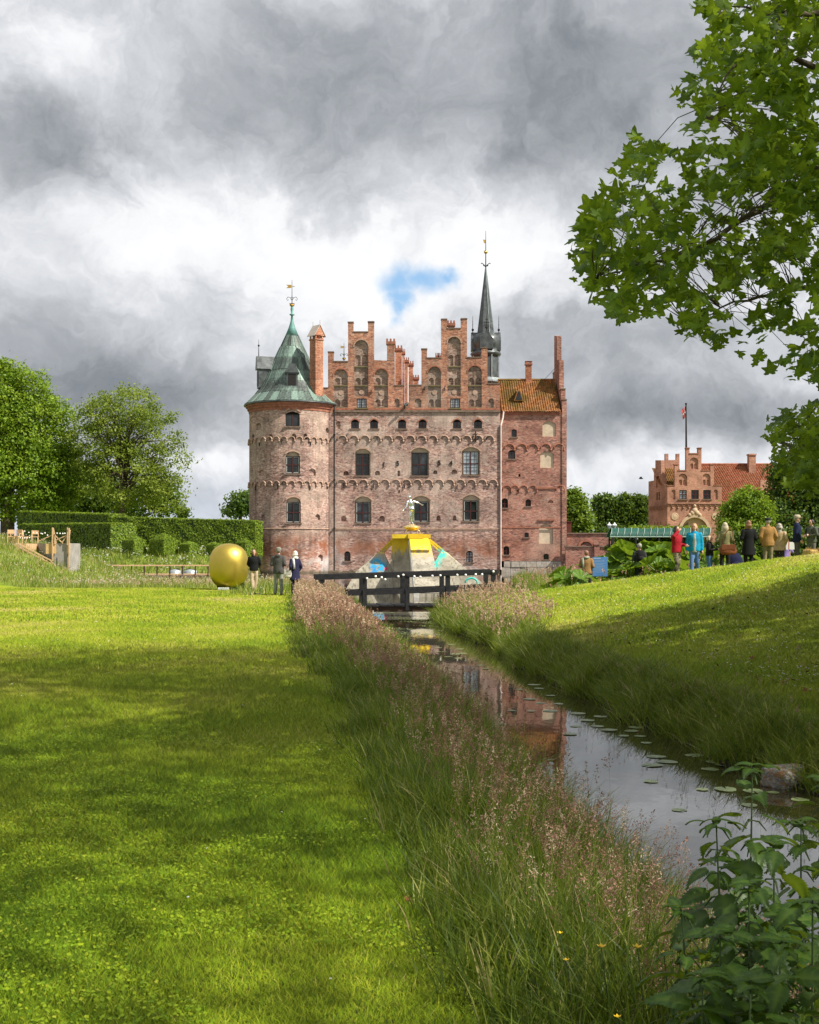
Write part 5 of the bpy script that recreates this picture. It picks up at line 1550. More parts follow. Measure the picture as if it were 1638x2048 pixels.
# ------------------------------------------------------------------ people
def loft(mb_, rings, n=14):
    """Closed skin through level ellipses: rings of (x, y, z, rx, ry)."""
    vs_, fs_ = [], []
    for x, y, z, rx, ry in rings:
        for k in range(n):
            a = 2 * math.pi * k / n
            vs_.append((x + rx * math.cos(a), y + ry * math.sin(a), z))
    for i in range(len(rings) - 1):
        for k in range(n):
            k2 = (k + 1) % n
            fs_.append((i * n + k, i * n + k2, (i + 1) * n + k2, (i + 1) * n + k))
    fs_.append(tuple(range(n - 1, -1, -1))); fs_.append(tuple(range((len(rings) - 1) * n, len(rings) * n)))
    mb_.add(vs_, fs_)
def limb(mb_, pts, rs):
    mb_.tube(pts, list(rs), 10)
    for p_, r_ in zip(pts, rs):
        mb_.ball(p_, r_ * .99, 10, 7)
def hand(mb_, elbow, wrist, side, curl=.6):
    e, w = Vector(elbow), Vector(wrist)
    d = (w - e).normalized()
    s_ = d.cross(Vector((side, 0, 0)))
    s_ = s_.normalized() if s_.length > .2 else Vector((0, 1, 0))
    n_ = s_.cross(d).normalized()
    pm = w + d * .055
    limb(mb_, [w, pm - s_ * .012, w + d * .095], [.028, .034, .030])
    mb_.ball(pm + s_ * .018, .03, 8, 6); mb_.ball(pm - s_ * .022, .028, 8, 6)
    for k, L_ in enumerate((.072, .082, .076, .058)):
        b0 = w + d * .09 + s_ * (.033 - .022 * k)
        b1 = b0 + (d * (1 - curl * .3) + n_ * curl * .5).normalized() * L_ * .55
        b2 = b1 + (d * (1 - curl) + n_ * curl).normalized() * L_ * .45
        mb_.tube([b0 - d * .02, b0, b1, b2], [.0125, .0115, .0105, .009], 7)
    t0 = w + d * .03 + s_ * .035
    mb_.tube([t0 - s_ * .02, t0 + s_ * .018 + d * .025, t0 + s_ * .024 + d * .06 + n_ * .015], [.015, .0135, .010], 7)
def remesh(o, vox, it=4):
    md = o.modifiers.new('skin', 'REMESH'); md.mode = 'VOXEL'; md.voxel_size = vox; md.use_smooth_shade = True
    sm = o.modifiers.new('soften', 'SMOOTH'); sm.iterations = it; sm.factor = .5
    return o
_cl = {}
def cloth(col, key=None):
    k = key or tuple(round(c, 3) for c in col)
    if k not in _cl:
        if key == 'camo':
            m_, t = mat('camouflage_cloth'); a = t.noise(objco(t), 9, 3, .6).outputs[0]
            finish(t, t.ramp(a, [(.40, (.05, .045, .03)), (.47, (.20, .17, .11)), (.55, (.10, .10, .06)), (.62, (.32, .27, .19))], 'CONSTANT'), .9, 0, None, .1)
            _cl[k] = m_
        else:
            _cl[k] = plain('cloth_%d' % len(_cl), col, .88, 0, .22, 7, .5, .15, .02)
    return _cl[k]
def skinmat():
    m_, t = mat('skin'); a = t.noise(objco(t), 8, 4, .5).outputs[0]
    finish(t, t.ramp(a, [(.3, (.50, .27, .19)), (.7, (.62, .37, .27))]), .55, 0, None, .3, None, Subsurface_Weight=.12, Subsurface_Radius=(.02, .008, .004), Subsurface_Scale=.3)
    return m_
M['skin'] = skinmat()
M['eye'] = plain('eye_dark', (.03, .022, .018), .3, 0, .1, 5, 0)
M['lip'] = plain('lips', (.38, .13, .11), .5, 0, .1, 5, 0)

def figure(mb_, arms, legs, dz=0.0, yaw=0.0, lean=0.0, k=1.0):
    """One connected body: head with nose and ears, neck, trunk, arms with five-fingered hands, legs with feet."""
    loft(mb_, [(0, .0, .80 + dz, .10, .09), (0, .0, .88 + dz, .155, .115), (0, .0, .98 + dz, .16, .115), (lean * .2, 0, 1.10 + dz, .135, .098), (lean * .45, -.005, 1.25 + dz, .158, .11), (lean * .6, 0, 1.36 + dz, .165, .10), (lean * .7, .005, 1.43 + dz, .10, .075), (lean * .8, 0, 1.47 + dz, .058, .058), (lean * .9, -.005, 1.53 + dz, .052, .056)])
    hx = lean
    mb_.ball((hx, -.012, 1.635 + dz), (.074, .092, .108), 16, 12)
    mb_.ball((hx, -.045, 1.575 + dz), (.052, .055, .052), 12, 8)
    cy, sy_ = math.cos(yaw), math.sin(yaw)
    mb_.ball((hx + .098 * sy_, -.012 - .094 * cy, 1.612 + dz), (.014, .020, .022), 8, 6)
    for sg in (-1, 1):
        mb_.ball((hx + sg * .076 * cy, -.005 + sg * .076 * sy_, 1.62 + dz), (.012, .022, .032), 8, 6)
    for sg, (el, wr) in zip((-1, 1), arms):
        sh = (sg * .175 + lean * .6, .0, 1.385 + dz)
        limb(mb_, [sh, el, wr], [.055, .043, .029])
        hand(mb_, el, wr, sg)
    for sg, (kn, an, to) in zip((-1, 1), legs):
        hp = (sg * .085, 0, .90 + dz)
        mid = tuple(kn[i] * .55 + an[i] * .45 - (0 if i != 1 else -.012) for i in range(3))
        limb(mb_, [hp, kn, mid, an], [.088, .060, .055, .038])
        limb(mb_, [an, tuple((an[i] + to[i]) / 2 - (.015 if i == 2 else 0) for i in range(3)), to], [.042, .036, .030])

ARM0 = [((-.235, .03, 1.12), (-.245, -.03, .88)), ((.235, .03, 1.12), (.245, -.03, .88))]
FRONT = [((-.25, .04, 1.14), (-.10, -.20, 1.12)), ((.25, .04, 1.14), (.10, -.20, 1.12))]
POCKET = [((-.27, .06, 1.13), (-.19, -.06, .93)), ((.27, .06, 1.13), (.19, -.06, .93))]
LEG0 = [((-.10, -.01, .49), (-.115, .02, .085), (-.135, -.15, .035)), ((.10, -.01, .49), (.115, .02, .085), (.135, -.15, .035))]
WALK = [((-.09, -.10, .50), (-.09, -.16, .085), (-.10, -.32, .035)), ((.09, .0, .48), (.09, .20, .12), (.10, .06, .035))]
SIT = [((-.12, -.40, .52), (-.13, -.38, .10), (-.14, -.54, .04)), ((.12, -.40, .52), (.13, -.38, .10), (.14, -.54, .04))]
def person(label, px, top_py, Y, face, top, hem, legs_c, shoe, hair, hlen, arms=ARM0, legs=LEG0, hat=None, shirt=None, scarf=None, beard=None, seat=0.0, z0=None, group=None, hood=False, yaw=0.0, key=None, bulk=1.0, gap=0.0):
    x = (px - CX) * Y / F
    zg = float(hz(x, Y)) if z0 is None else z0
    ztop = EYE - (top_py - HY) * Y / F
    nominal = 1.745 - seat + (.05 if hat else .02)
    sc_ = (ztop - zg) / nominal
    t_ = thing('person', label, 'person', (x, Y, zg), R(face), group)
    t_.scale = (min(1.06, max(.9, sc_)), min(1.06, max(.9, sc_)), sc_)
    dz = -seat
    if seat:
        arms = [tuple((p_[0], p_[1], p_[2] + dz) for p_ in a) for a in arms]
    b = MB(); figure(b, arms, legs, dz, yaw)
    body = remesh(b.build('body', M['skin'], t_), .0135)
    for sg in (-1, 1):
        cy, sy_ = math.cos(yaw), math.sin(yaw)
        ex, ey = sg * .030 * cy + .092 * sy_, -.012 + sg * .030 * sy_ - .082 * cy
        q_ = MB(); q_.ball((ex, ey, 1.645 + dz), .0125, 8, 6); q_.build('eye', M['eye'], body)
    q_ = MB(); q_.ball((.088 * math.sin(yaw), -.012 - .088 * math.cos(yaw), 1.568 + dz), (.024, .012, .008), 10, 6); q_.build('mouth', M['lip'], body)
    # upper garment
    g_ = MB(); f = bulk
    wid = .19 if hem > .7 else .235
    rings = [(0, .0, hem + dz, wid * f, (wid - .05) * f), (0, 0, max(hem + .02, .95) + dz, .185 * f, .14 * f), (0, 0, 1.10 + dz, .17 * f, .125 * f), (0, -.005, 1.26 + dz, .188 * f, .135 * f), (0, 0, 1.37 + dz, .185 * f, .118 * f), (0, .005, 1.43 + dz, .13, .09), (0, .005, 1.485 + dz, .078, .078), (0, .005, 1.51 + dz, .072, .074)]
    loft(g_, rings)
    for sg, (el, wr) in zip((-1, 1), arms):
        sh = Vector((sg * .175, 0, 1.385 + dz)); e, w = Vector(el), Vector(wr)
        limb(g_, [sh, (sh + e) / 2, e, (e + w) / 2, e.lerp(w, .97)], [.078 * f, .070 * f, .062 * f, .056 * f, .047 * f])
        g_.ball((sg * .14, 0, 1.40 + dz), (.075, .075, .05), 10, 7)
    if hood:
        g_.ball((0, .095, 1.45 + dz), (.115, .06, .075), 12, 8)
    remesh(g_.build('jacket' if hem > .7 else 'coat', cloth(top), t_), .022, 3)
    if shirt:
        q_ = MB(); loft(q_, [(0, -.055, hem - .03 + dz, .095, .10), (0, -.06, 1.10 + dz, .088, .09), (0, -.065, 1.27 + dz, .085, .092), (0, -.045, 1.42 + dz, .06, .075)])
        remesh(q_.build('shirt', cloth(shirt), t_), .022, 2)
    # trousers, shoes
    g_ = MB(); loft(g_, [(0, 0, 1.02 + dz, .165, .12), (0, 0, .92 + dz, .172, .128), (0, 0, .82 + dz, .168, .122)] if not seat else [(0, 0, 1.02 + dz, .165, .12), (0, 0, .86 + dz, .17, .13)])
    for sg, (kn, an, to) in zip((-1, 1), legs):
        hp = Vector((sg * .085, 0, .90 + dz)); kn, an = Vector(kn), Vector(an)
        limb(g_, [hp, (hp + kn) / 2, kn, (kn + an) / 2, kn.lerp(an, .95)], [.098, .086, .073, .070, .064])
    remesh(g_.build('trousers', cloth(legs_c, key), t_), .022, 2)
    for sg, (kn, an, to) in zip((-1, 1), legs):
        q_ = MB(); an, to = Vector(an), Vector(to); d_ = (to - an); d_.z = 0
        q_.ball(an + Vector((0, 0, -.03)), (.048, .055, .055), 10, 7)
        limb(q_, [Vector((an.x, an.y, .043)) - d_ * .2, Vector((an.x, an.y, .046)) + d_ * .5, Vector((to.x, to.y, .034))], [.044, .047, .036])
        remesh(q_.build('shoe', cloth(shoe), t_), .018, 2)
    # hair
    if hair is not None:
        q_ = MB(); q_.ball((0, .014, 1.655 + dz), (.089, .098, .106), 14, 10)
        if hlen > 0:
            n_ = 7
            zt2 = 1.62 + dz
            loft(q_, [(.0, .045 + .02 * math.sin(i * 1.1), zt2 - hlen * i / n_, .098 - .02 * (i / n_) ** 2, .066 - .022 * i / n_) for i in range(n_ + 1)])
            for sg in (-1, 1):
                q_.tube([(sg * .070, -.01, 1.68 + dz), (sg * .092, -.005, 1.58 + dz), (sg * .095, .0, 1.62 - hlen * .8 + dz)], [.022, .030, .020], 7)
        h_ = q_.build('hair', hair_mat(hair), t_)
        remesh(h_, .014, 2)
    if beard:
        q_ = MB(); q_.ball((.03 * math.sin(yaw), -.062, 1.56 + dz), (.05, .05, .048), 10, 7); q_.build('beard', hair_mat(beard), t_)
    if hat:
        q_ = MB(); q_.lathe([(.101, 1.668 + dz), (.103, 1.70 + dz), (.092, 1.745 + dz), (.055, 1.772 + dz), (.012, 1.778 + dz)], (0, -.005), 16, 0, 1.12)
        if hat[1] == 'peak':
            q_.add([(-.075, -.085, 1.675 + dz), (.075, -.085, 1.675 + dz), (.055, -.19, 1.655 + dz), (0, -.205, 1.655 + dz), (-.055, -.19, 1.655 + dz), (-.075, -.085, 1.688 + dz), (.075, -.085, 1.688 + dz), (.055, -.19, 1.664 + dz), (0, -.205, 1.664 + dz), (-.055, -.19, 1.664 + dz)],
                   [(0, 4, 3, 2, 1), (5, 6, 7, 8, 9), (0, 1, 6, 5), (1, 2, 7, 6), (2, 3, 8, 7), (3, 4, 9, 8), (4, 0, 5, 9)])
        q_.build('cap', cloth(hat[0]), t_, 'auto')
    if scarf:
        q_ = MB()
        q_.tube([(.085 * math.cos(a), .01 + .09 * math.sin(a), 1.475 + dz + .012 * math.sin(3 * a)) for a in [2 * math.pi * i / 14 for i in range(15)]], .042, 8)
        q_.tube([(.06, -.10, 1.46 + dz), (.075, -.145, 1.3 + dz), (.07, -.135, 1.1 + dz)], [.04, .045, .035], 8)
        q_.tube([(.12, .04, 1.45 + dz), (.15, .10, 1.32 + dz), (.13, .12, 1.05 + dz)], [.045, .05, .035], 8)
        q_.build('scarf', cloth(scarf), t_, True)
    return t_
_hm = {}
def hair_mat(col):
    if col not in _hm:
        m_, t = mat('hair_%d' % len(_hm)); o = objco(t)
        a = t.noise(t.vm('MULTIPLY', o, (70, 70, 6)), 1.0, 4, .6).outputs[0]
        finish(t, t.ramp(a, [(.3, tuple(c * .55 for c in col)), (.55, col), (.75, tuple(min(1, c * 1.5) for c in col))]), .5, 0, bump(t, a, .6, .01), .3)
        _hm[col] = m_
    return _hm[col]

def backpack(owner, label, col, w=.17, h=.44, z=1.05, d=.16, straps=True):
    """A rucksack on somebody's back; it stays a thing of its own."""
    mw = owner.location
    t_ = thing('backpack', label, 'backpack', owner.location, owner.rotation_euler.z)
    t_.scale = owner.scale
    y0 = .125
    q_ = MB(); loft(q_, [(0, y0 + d / 2, z, w * .85, d * .45), (0, y0 + d / 2, z + h * .15, w, d * .55), (0, y0 + d / 2, z + h * .6, w * .98, d * .52), (0, y0 + d / 2, z + h * .9, w * .8, d * .42), (0, y0 + d / 2 - .01, z + h, w * .5, d * .25)])
    b_ = q_.build('pack', cloth(col), t_, True)
    q_ = MB(); q_.ball((0, y0 + d + .0, z + h * .3), (w * .7, d * .35, h * .22), 12, 8); q_.build('pocket', cloth(tuple(c * .7 + .01 for c in col)), b_, True)
    q_ = MB(); q_.tube([(-.03, y0 + .02, z + h), (-.025, y0 + .02, z + h + .045), (.025, y0 + .02, z + h + .045), (.03, y0 + .02, z + h)], .010, 6); q_.build('loop', cloth(tuple(c * .7 + .01 for c in col)), b_)
    for sg in (-1, 1):
        q_ = MB(); q_.tube([(sg * .10, y0 + .0, z + h * .95), (sg * .125, .02, 1.465), (sg * .125, -.13, 1.34), (sg * .155, -.10, 1.15), (sg * .17, .06, z + .08)], .020, 6); q_.build('strap', cloth(tuple(c * .7 + .01 for c in col)), t_, True)
    return t_
def bag(label, x, y, z, col, rx, ry, rz_, strap=None):
    t_ = thing('shoulder_bag', label, 'bag', (x, y, z))
    q_ = MB(); loft(q_, [(0, 0, 0, rx * .7, ry * .8), (0, 0, rz_ * .25, rx, ry), (0, 0, rz_ * .7, rx * .92, ry * .9), (0, 0, rz_, rx * .75, ry * .35)]); b_ = q_.build('pouch', cloth(col), t_, True)
    q_ = MB(); q_.box(-rx * .8, rx * .8, -ry * 1.02, -ry * .7, rz_ * .5, rz_ * .98); q_.build('flap', cloth(tuple(c * .8 for c in col)), b_)
    q_ = MB(); q_.tube(strap or [(-rx * .7, 0, rz_), (-rx * .3, 0, rz_ + .3), (rx * .3, 0, rz_ + .3), (rx * .7, 0, rz_)], .014, 6); q_.build('strap', cloth(tuple(c * .7 for c in col)), t_, True)
    return t_

WG = 'visitors by the golden egg'
HG = 'visitors standing along the grassy rise'
CROSS = [((-.09, -.03, .49), (-.05, -.06, .085), (-.08, -.23, .035)), ((.09, .0, .49), (.03, .06, .085), (.07, -.10, .035))]
person('woman in short black jacket and beige trousers beside the golden egg', 508, 1098, 48.6, 4, (.012, .012, .013), .84, (.46, .35, .24), (.10, .08, .07), (.17, .065, .025), .34, [((-.26, .08, 1.13), (-.12, .13, .97)), ((.26, .08, 1.13), (.12, .13, .97))], CROSS, group=WG)
person('man in grey hooded jacket and cap with his back turned, near the egg', 557, 1093, 43.6, 172, (.075, .072, .068), .80, (.26, .27, .22), (.05, .04, .03), (.22, .2, .18), 0, FRONT, hat=((.24, .22, .19), 'plain'), hood=True, group=WG, bulk=1.10)
wn_ = person('white-haired woman in long navy coat and white scarf near the egg', 590, 1101, 43.1, -135, (.022, .022, .055), .62, (.020, .020, .045), (.012, .011, .011), (.70, .66, .58), .10, POCKET, scarf=(.62, .61, .60), group=WG)
bag('cream cloth bag hanging at the side of the navy-coated woman', wn_.location.x - .24, wn_.location.y - .12, wn_.location.z + .66, (.62, .58, .50), .15, .07, .28, [(-.08, 0, .26), (.04, .02, .5), (.16, .08, .78), (.16, .10, .76), (.06, .02, .5), (.08, 0, .26)])

T1 = person('man in tan jacket with pale scarf facing the blue board', 1173, 1100, 47, 176, (.26, .145, .055), .84, (.022, .022, .028), (.03, .025, .02), (.26, .13, .08), 0, FRONT, scarf=(.30, .32, .24), group=HG, bulk=1.05)
T2 = person('grey-haired man in dark clothes wearing a black backpack before the giant leaves', 1279, 1086, 47, 184, (.04, .043, .038), .86, (.025, .03, .045), (.02, .02, .02), (.32, .29, .25), 0, FRONT, group=HG, bulk=1.05)
backpack(T2, 'black backpack on the grey-haired man before the giant leaves', (.014, .014, .015))
T3 = person('woman in red jacket and camouflage trousers raising a hand to her head', 1353, 1051, 37.5, 38, (.30, .012, .022), .86, (.1, .1, .06), (.04, .03, .025), (.035, .022, .016), .14, [((-.30, -.14, 1.40), (-.085, -.15, 1.57)), ((.25, .02, 1.14), (.16, -.24, 1.10))], WALK, key='camo', group=HG, bulk=1.06)
T4 = person('woman in open turquoise jacket, grey top and jeans', 1389, 1046, 37.5, -12, (.010, .26, .44), .84, (.09, .17, .34), (.2, .18, .16), (.47, .26, .11), .24, ARM0, WALK, shirt=(.36, .36, .33), group=HG, yaw=-.4, bulk=1.06)
T5 = person('fair-haired person in black jacket and jeans looking down at hands', 1419, 1071, 38.0, 66, (.016, .015, .016), .88, (.08, .16, .34), (.03, .03, .03), (.50, .40, .26), .10, [((-.22, -.02, 1.13), (-.08, -.28, 1.16)), ((.22, -.02, 1.13), (.06, -.28, 1.16))], group=HG)
T6 = person('long-haired woman in olive coat with a rust bag on her hip', 1450, 1044, 37.8, 168, (.20, .185, .085), .74, (.02, .018, .018), (.02, .02, .02), (.46, .38, .26), .36, FRONT, group=HG, bulk=1.05)
bag('rust brown leather bag on the hip of the olive-coated woman', T6.location.x + .02, T6.location.y - .30, T6.location.z + .62, (.20, .065, .028), .27, .07, .32, [(-.2, 0, .30), (-.12, .08, .6), (.1, .1, .85), (.12, .1, .85), (.2, 0, .30)])
T7 = person('woman in long black coat with brown shoulder-length hair', 1497, 1040, 38.0, 183, (.010, .010, .011), .56, (.012, .012, .013), (.012, .012, .012), (.22, .11, .055), .24, FRONT, group=HG, bulk=1.06)
T8 = person('man in ochre brown jacket and dark cap with his back turned', 1536, 1034, 38.0, 178, (.30, .165, .055), .80, (.20, .165, .10), (.04, .03, .02), (.34, .31, .27), 0, POCKET, hat=((.022, .024, .022), 'plain'), group=HG, bulk=1.14)
T9 = person('grey-haired woman in beige coat beside the man in ochre jacket', 1559, 1046, 38.6, 150, (.48, .35, .20), .70, (.05, .045, .04), (.03, .03, .03), (.36, .33, .28), .20, POCKET, group=HG)
T10 = person('seated person in purple top with reddish hair beyond the beige coat', 1572, 1076, 39.4, 200, (.22, .17, .42), .90, (.03, .03, .05), (.02, .02, .02), (.17, .06, .03), .28, FRONT, SIT, seat=.43, group=HG)
T11 = person('bearded man in navy jacket and pale cap facing sideways', 1594, 1028, 38.4, 78, (.014, .020, .052), .82, (.09, .085, .075), (.03, .03, .03), (.30, .27, .24), 0, [((-.25, .05, 1.13), (-.20, -.1, .92)), ((.25, .05, 1.13), (.20, -.1, .92))], hat=((.44, .38, .27), 'peak'), beard=(.50, .48, .45), group=HG, bulk=1.05)
T12 = person('dark-haired woman in grey-green jacket with folded arms by straw bale', 1623, 1038, 38.0, -62, (.085, .095, .065), .84, (.12, .12, .10), (.03, .03, .03), (.020, .014, .011), .04, [((-.26, .0, 1.15), (.02, -.22, 1.14)), ((.26, .0, 1.15), (-.02, -.20, 1.10))], group=HG, bulk=1.05)
backpack(T12, 'black backpack on the woman with folded arms', (.016, .016, .018), .15, .40)
# seat of the purple-clad person, bag on the grass, straw bale, paper board
def ground_at(px, Y): return Vector(((px - CX) * Y / F, Y, float(hz((px - CX) * Y / F, Y))))
p = ground_at(1470, 38.9)
nb_ = thing('rucksack', 'large dark navy rucksack on the grass between olive and black coats', 'rucksack', p)
q = MB(); loft(q, [(0, 0, 0, .26, .18), (0, 0, .2, .30, .20), (0, .02, .5, .25, .17), (0, .03, .68, .14, .1)]); b_ = q.build('pack', cloth((.012, .015, .045)), nb_, True)
q = MB(); q.ball((0, -.17, .25), (.18, .08, .16), 12, 8); q.build('pocket', cloth((.016, .02, .05)), b_, True)
q = MB(); q.tube([(-.05, .02, .66), (0, .02, .74), (.05, .02, .66)], .012, 6); q.build('loop', cloth((.01, .01, .012)), b_)
p = ground_at(1572, 39.4)
st_ = thing('low_stool', 'low wooden stool under the person in purple', 'stool', p)
q = MB(); q.box(-.22, .22, -.2, .2, .30, .36); q.build('seat', M['timber'], st_)
for a in (-1, 1):
    for b in (-1, 1):
        q = MB(); q.box(a * .18 - .025, a * .18 + .025, b * .16 - .025, b * .16 + .025, -.25, .30); q.build('leg', M['timber'], st_)
p = ground_at(1634, 36.6)
hb = thing('straw_bale', 'golden straw bale at the frame edge beside the woman with folded arms', 'bale', (p.x + .12, p.y, p.z), R(12))
q = MB(); q.box(-.5, .5, -.24, .24, 0, .40); o = q.build('bale', M['straw'], hb)
bv = o.modifiers.new('round', 'BEVEL'); bv.width = .06; bv.segments = 3
q = MB()
for k in range(260):
    a = Vector((rnd.uniform(-.5, .5), rnd.choice((-.24, .24, rnd.uniform(-.24, .24))), rnd.uniform(.02, .42)))
    if abs(a.y) < .239: a.z = .41
    d_ = Vector((rnd.uniform(-1, 1), rnd.uniform(-.4, .4), rnd.uniform(-.6, .6))).normalized() * rnd.uniform(.06, .14)
    q.tube([a, a + d_], .004, 3, False)
q.build('loose_straw', M['straw'], hb)['kind'] = 'stuff'
for x in (-.2, .2):
    q = MB(); q.box(x - .01, x + .01, -.245, .245, -.0, .405); q.build('twine', M['girder'], hb)
p = ground_at(1580, 38.9)
ps_ = thing('paper_board', 'small white paper board with red margin among the visitors', 'board', p)
z0_ = az(1099, 38.9) - p.z; z1_ = az(1084, 38.9) - p.z
q = MB(); q.box(-.13, .14, -.01, .01, z0_, z1_); pb_ = q.build('sheet', M['white'], ps_)
q = MB(); q.box(-.05, -.025, -.014, -.011, z0_, z1_); q.build('red_strip', M['red_paint'], pb_)
q = MB(); q.box(-.02, .02, .012, .05, -.1, z1_ - .04); q.build('stake', M['timber'], ps_)

# silver figure on the fountain dish
sf = thing('statue', 'silver metal figure leaning forward with outstretched arms on the gold dish', 'statue', STATUE_BASE, R(8))
sc_ = (fz(991) - STATUE_BASE[2]) / 1.745
sf.scale = (sc_, sc_, sc_)
b = MB(); figure(b, [((-.33, -.10, 1.05), (-.50, -.16, .86)), ((.40, .02, 1.30), (.56, -.08, 1.20))],
                 [((-.08, -.05, .50), (-.12, .02, .085), (-.15, -.14, .035)), ((.09, .02, .48), (.05, .06, .085), (.09, -.10, .035))], 0, -.5, -.13)
o = remesh(b.build('body', M['silver'], sf), .014)
q = MB(); q.ball((-.13, .014, 1.66), (.086, .10, .10), 12, 8); q.build('hair', M['silver'], sf, True)
q = MB(); loft(q, [(-.02, 0, .78, .17, .13), (0, 0, .95, .172, .125), (-.03, 0, 1.06, .145, .108)]); q.build('loincloth', M['silver'], sf, True)

# ------------------------------------------------------------------ vegetation: helpers
def unit(v): return v / np.maximum(np.linalg.norm(v, axis=-1, keepdims=True), 1e-9)
def blades(name, pos, L, w, bend, segs, tint, m_, lean=.15, parent=None, azim=None):
    """Grass: every blade a tapering, bending strip. pos (n,3); L, w, bend arrays."""
    n = len(pos)
    az_ = rng.uniform(0, 2 * np.pi, n) if azim is None else azim
    dh = np.stack([np.cos(az_), np.sin(az_), np.zeros(n)], -1)
    wa = rng.uniform(0, 2 * np.pi, n)
    wd = np.stack([np.cos(wa), np.sin(wa), np.zeros(n)], -1) * (w * .5)[:, None]
    up = np.array([0, 0, 1.0])
    rows = []
    for i in range(segs):
        t = i / segs
        c = pos + up * (L * (t - .35 * bend * t * t))[:, None] + dh * (L * (lean * t + bend * t * t))[:, None]
        f = (1 - t) ** .6 if i else 1.0
        rows += [c - wd * f, c + wd * f]
    tip = pos + up * (L * (1 - .35 * bend))[:, None] + dh * (L * (lean + bend))[:, None]
    rows.append(tip)
    V = np.stack(rows, 1)                     # n, 2*segs+1, 3
    k = 2 * segs + 1
    loc = []
    for i in range(segs - 1):
        a = 2 * i
        loc += [(a, a + 1, a + 3), (a, a + 3, a + 2)]
    loc.append((2 * segs - 2, 2 * segs - 1, 2 * segs))
    Fa = (np.arange(n)[:, None, None] * k + np.array(loc)[None]).reshape(-1, 3)
    return V.reshape(-1, 3), Fa, np.repeat(tint, k)
class Soup:
    def __init__(s): s.V, s.F, s.T, s.n = [], [], [], 0
    def add(s, vft):
        V, Fa, T = vft
        s.V.append(V); s.F.append(Fa + s.n); s.T.append(T); s.n += len(V)
    def build(s, name, m_, parent=None, smooth=False):
        return soup(name, np.concatenate(s.V), np.concatenate(s.F), m_, parent, np.concatenate(s.T), smooth)
def rhombi(c, size, tint, up=.35, asp=.62, outward=None, ow=.6):
    """Leaf-sized faces: c (n,3) centres, random orientation with a bias upward or outward."""
    n = len(c)
    nr = unit(rng.normal(size=(n, 3)))
    nr = nr + np.array([0, 0, up])
    if outward is not None:
        nr = nr + outward * ow
    nr = unit(nr)
    a = unit(np.cross(nr, unit(rng.normal(size=(n, 3)))))
    b = np.cross(nr, a)
    s_ = size[:, None]
    V = np.stack([c - a * s_, c + b * s_ * asp - a * s_ * .15 + nr * s_ * .12, c + a * s_, c - b * s_ * asp - a * s_ * .15 + nr * s_ * .12], 1)
    Fa = (np.arange(n)[:, None, None] * 4 + np.array([(0, 1, 2), (0, 2, 3)])[None]).reshape(-1, 3)
    return V.reshape(-1, 3), Fa, np.repeat(tint, 4)
def pts_at(x, y, dz=0.0):
    return np.stack([x, y, hz(x, y) + dz], -1)

M['blade_lawn'] = leafmat('lawn_blades', [(0, (.10, .20, .008)), (.30, (.20, .315, .010)), (.60, (.35, .43, .018)), (.85, (.49, .48, .05)), (1, (.56, .48, .16))], .22, .6, .2, None, .75)
M['blade_tall'] = leafmat('tall_grass_blades', [(0, (.030, .058, .008)), (.35, (.075, .125, .010)), (.65, (.165, .215, .016)), (.86, (.32, .31, .07)), (1, (.46, .36, .17))], .34, .5, .3, None, .15)
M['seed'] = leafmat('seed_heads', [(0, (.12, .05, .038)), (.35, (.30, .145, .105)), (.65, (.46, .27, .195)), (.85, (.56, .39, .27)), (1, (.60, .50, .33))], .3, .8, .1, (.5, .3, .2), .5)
M['seed_light'] = leafmat('pale_seed_heads', [(0, (.30, .17, .12)), (.4, (.44, .27, .19)), (.7, (.55, .40, .27)), (1, (.60, .52, .33))], .35, .8, .1, (.6, .4, .25), .5)  # paler copy for the far heads, sunlight put into the colour
M['flower'] = leafmat('white_petals', [(0, (.62, .62, .55)), (1, (.85, .85, .80))], .25, .7, .1, (.8, .8, .75))

# ------------------------------------------------------------------ mown lawn
lawn = Soup()
def xmf(y): return np.interp(y, _ym, _xm) + (.08 * np.sin(y * 2.3) + .06 * np.sin(y * 5.1 + 1) + .04 * np.sin(y * 11.3)) * np.clip(y / 12, .4, 1.6)
def lawn_band(y0, y1, dens, L, w, segs, side):
    area = (y1 - y0) * (.42 * (y0 + y1) / 2 + 3.4)
    n = int(dens * area * 1.15)
    y = rng.uniform(y0, y1, n)
    if side < 0:
        x = rng.uniform(-.42 * y - 2.6, xmf(y) + rng.normal(0, .07, n))
    else:
        xr = np.interp(y, _yr, _xr) + .62 + rng.normal(0, .12, n)
        x = rng.uniform(np.minimum(xr, .40 * y + 1.5), .40 * y + 2.2)
        keep = (x > xr) & (y < np.clip(32 + (11 - x), 26, 42) + 1.5)
        x, y = x[keep], y[keep]
    p_ = pts_at(x, y, -.004)
    n = len(x)
    pat = .5 + .5 * wob(x * 1.3, y * 1.1)
    patch = np.clip(.5 + .55 * np.sin(x * 1.7 + 1.3 * np.sin(y * .9)) * np.sin(y * 1.15 + np.sin(x * 1.1)), 0, 1)
    near = .26 * np.clip((15 - y) / 10, 0, 1)
    dry = np.clip(np.sin(x * .55 + 2.1 + 1.6 * np.sin(y * .31)) * np.sin(y * .42 + .8) - .25, 0, 1)
    tint = np.clip(rng.normal(.55, .19, n) + .34 * (patch - .5) + .14 * (pat - .5) + .45 * dry - near, 0, 1)
    ll = L * rng.uniform(.5, 1.25, n) * (1.15 - .35 * patch)
    lawn.add(blades('', p_, ll, np.full(n, w) * rng.uniform(.7, 1.3, n), rng.uniform(.1, .7, n), segs, tint, None, .35))
lawn_band(3.8, 6, 13000, .048, .0042, 2, -1)
lawn_band(6, 10, 7000, .050, .0055, 2, -1)
lawn_band(10, 16, 3200, .052, .008, 1, -1)
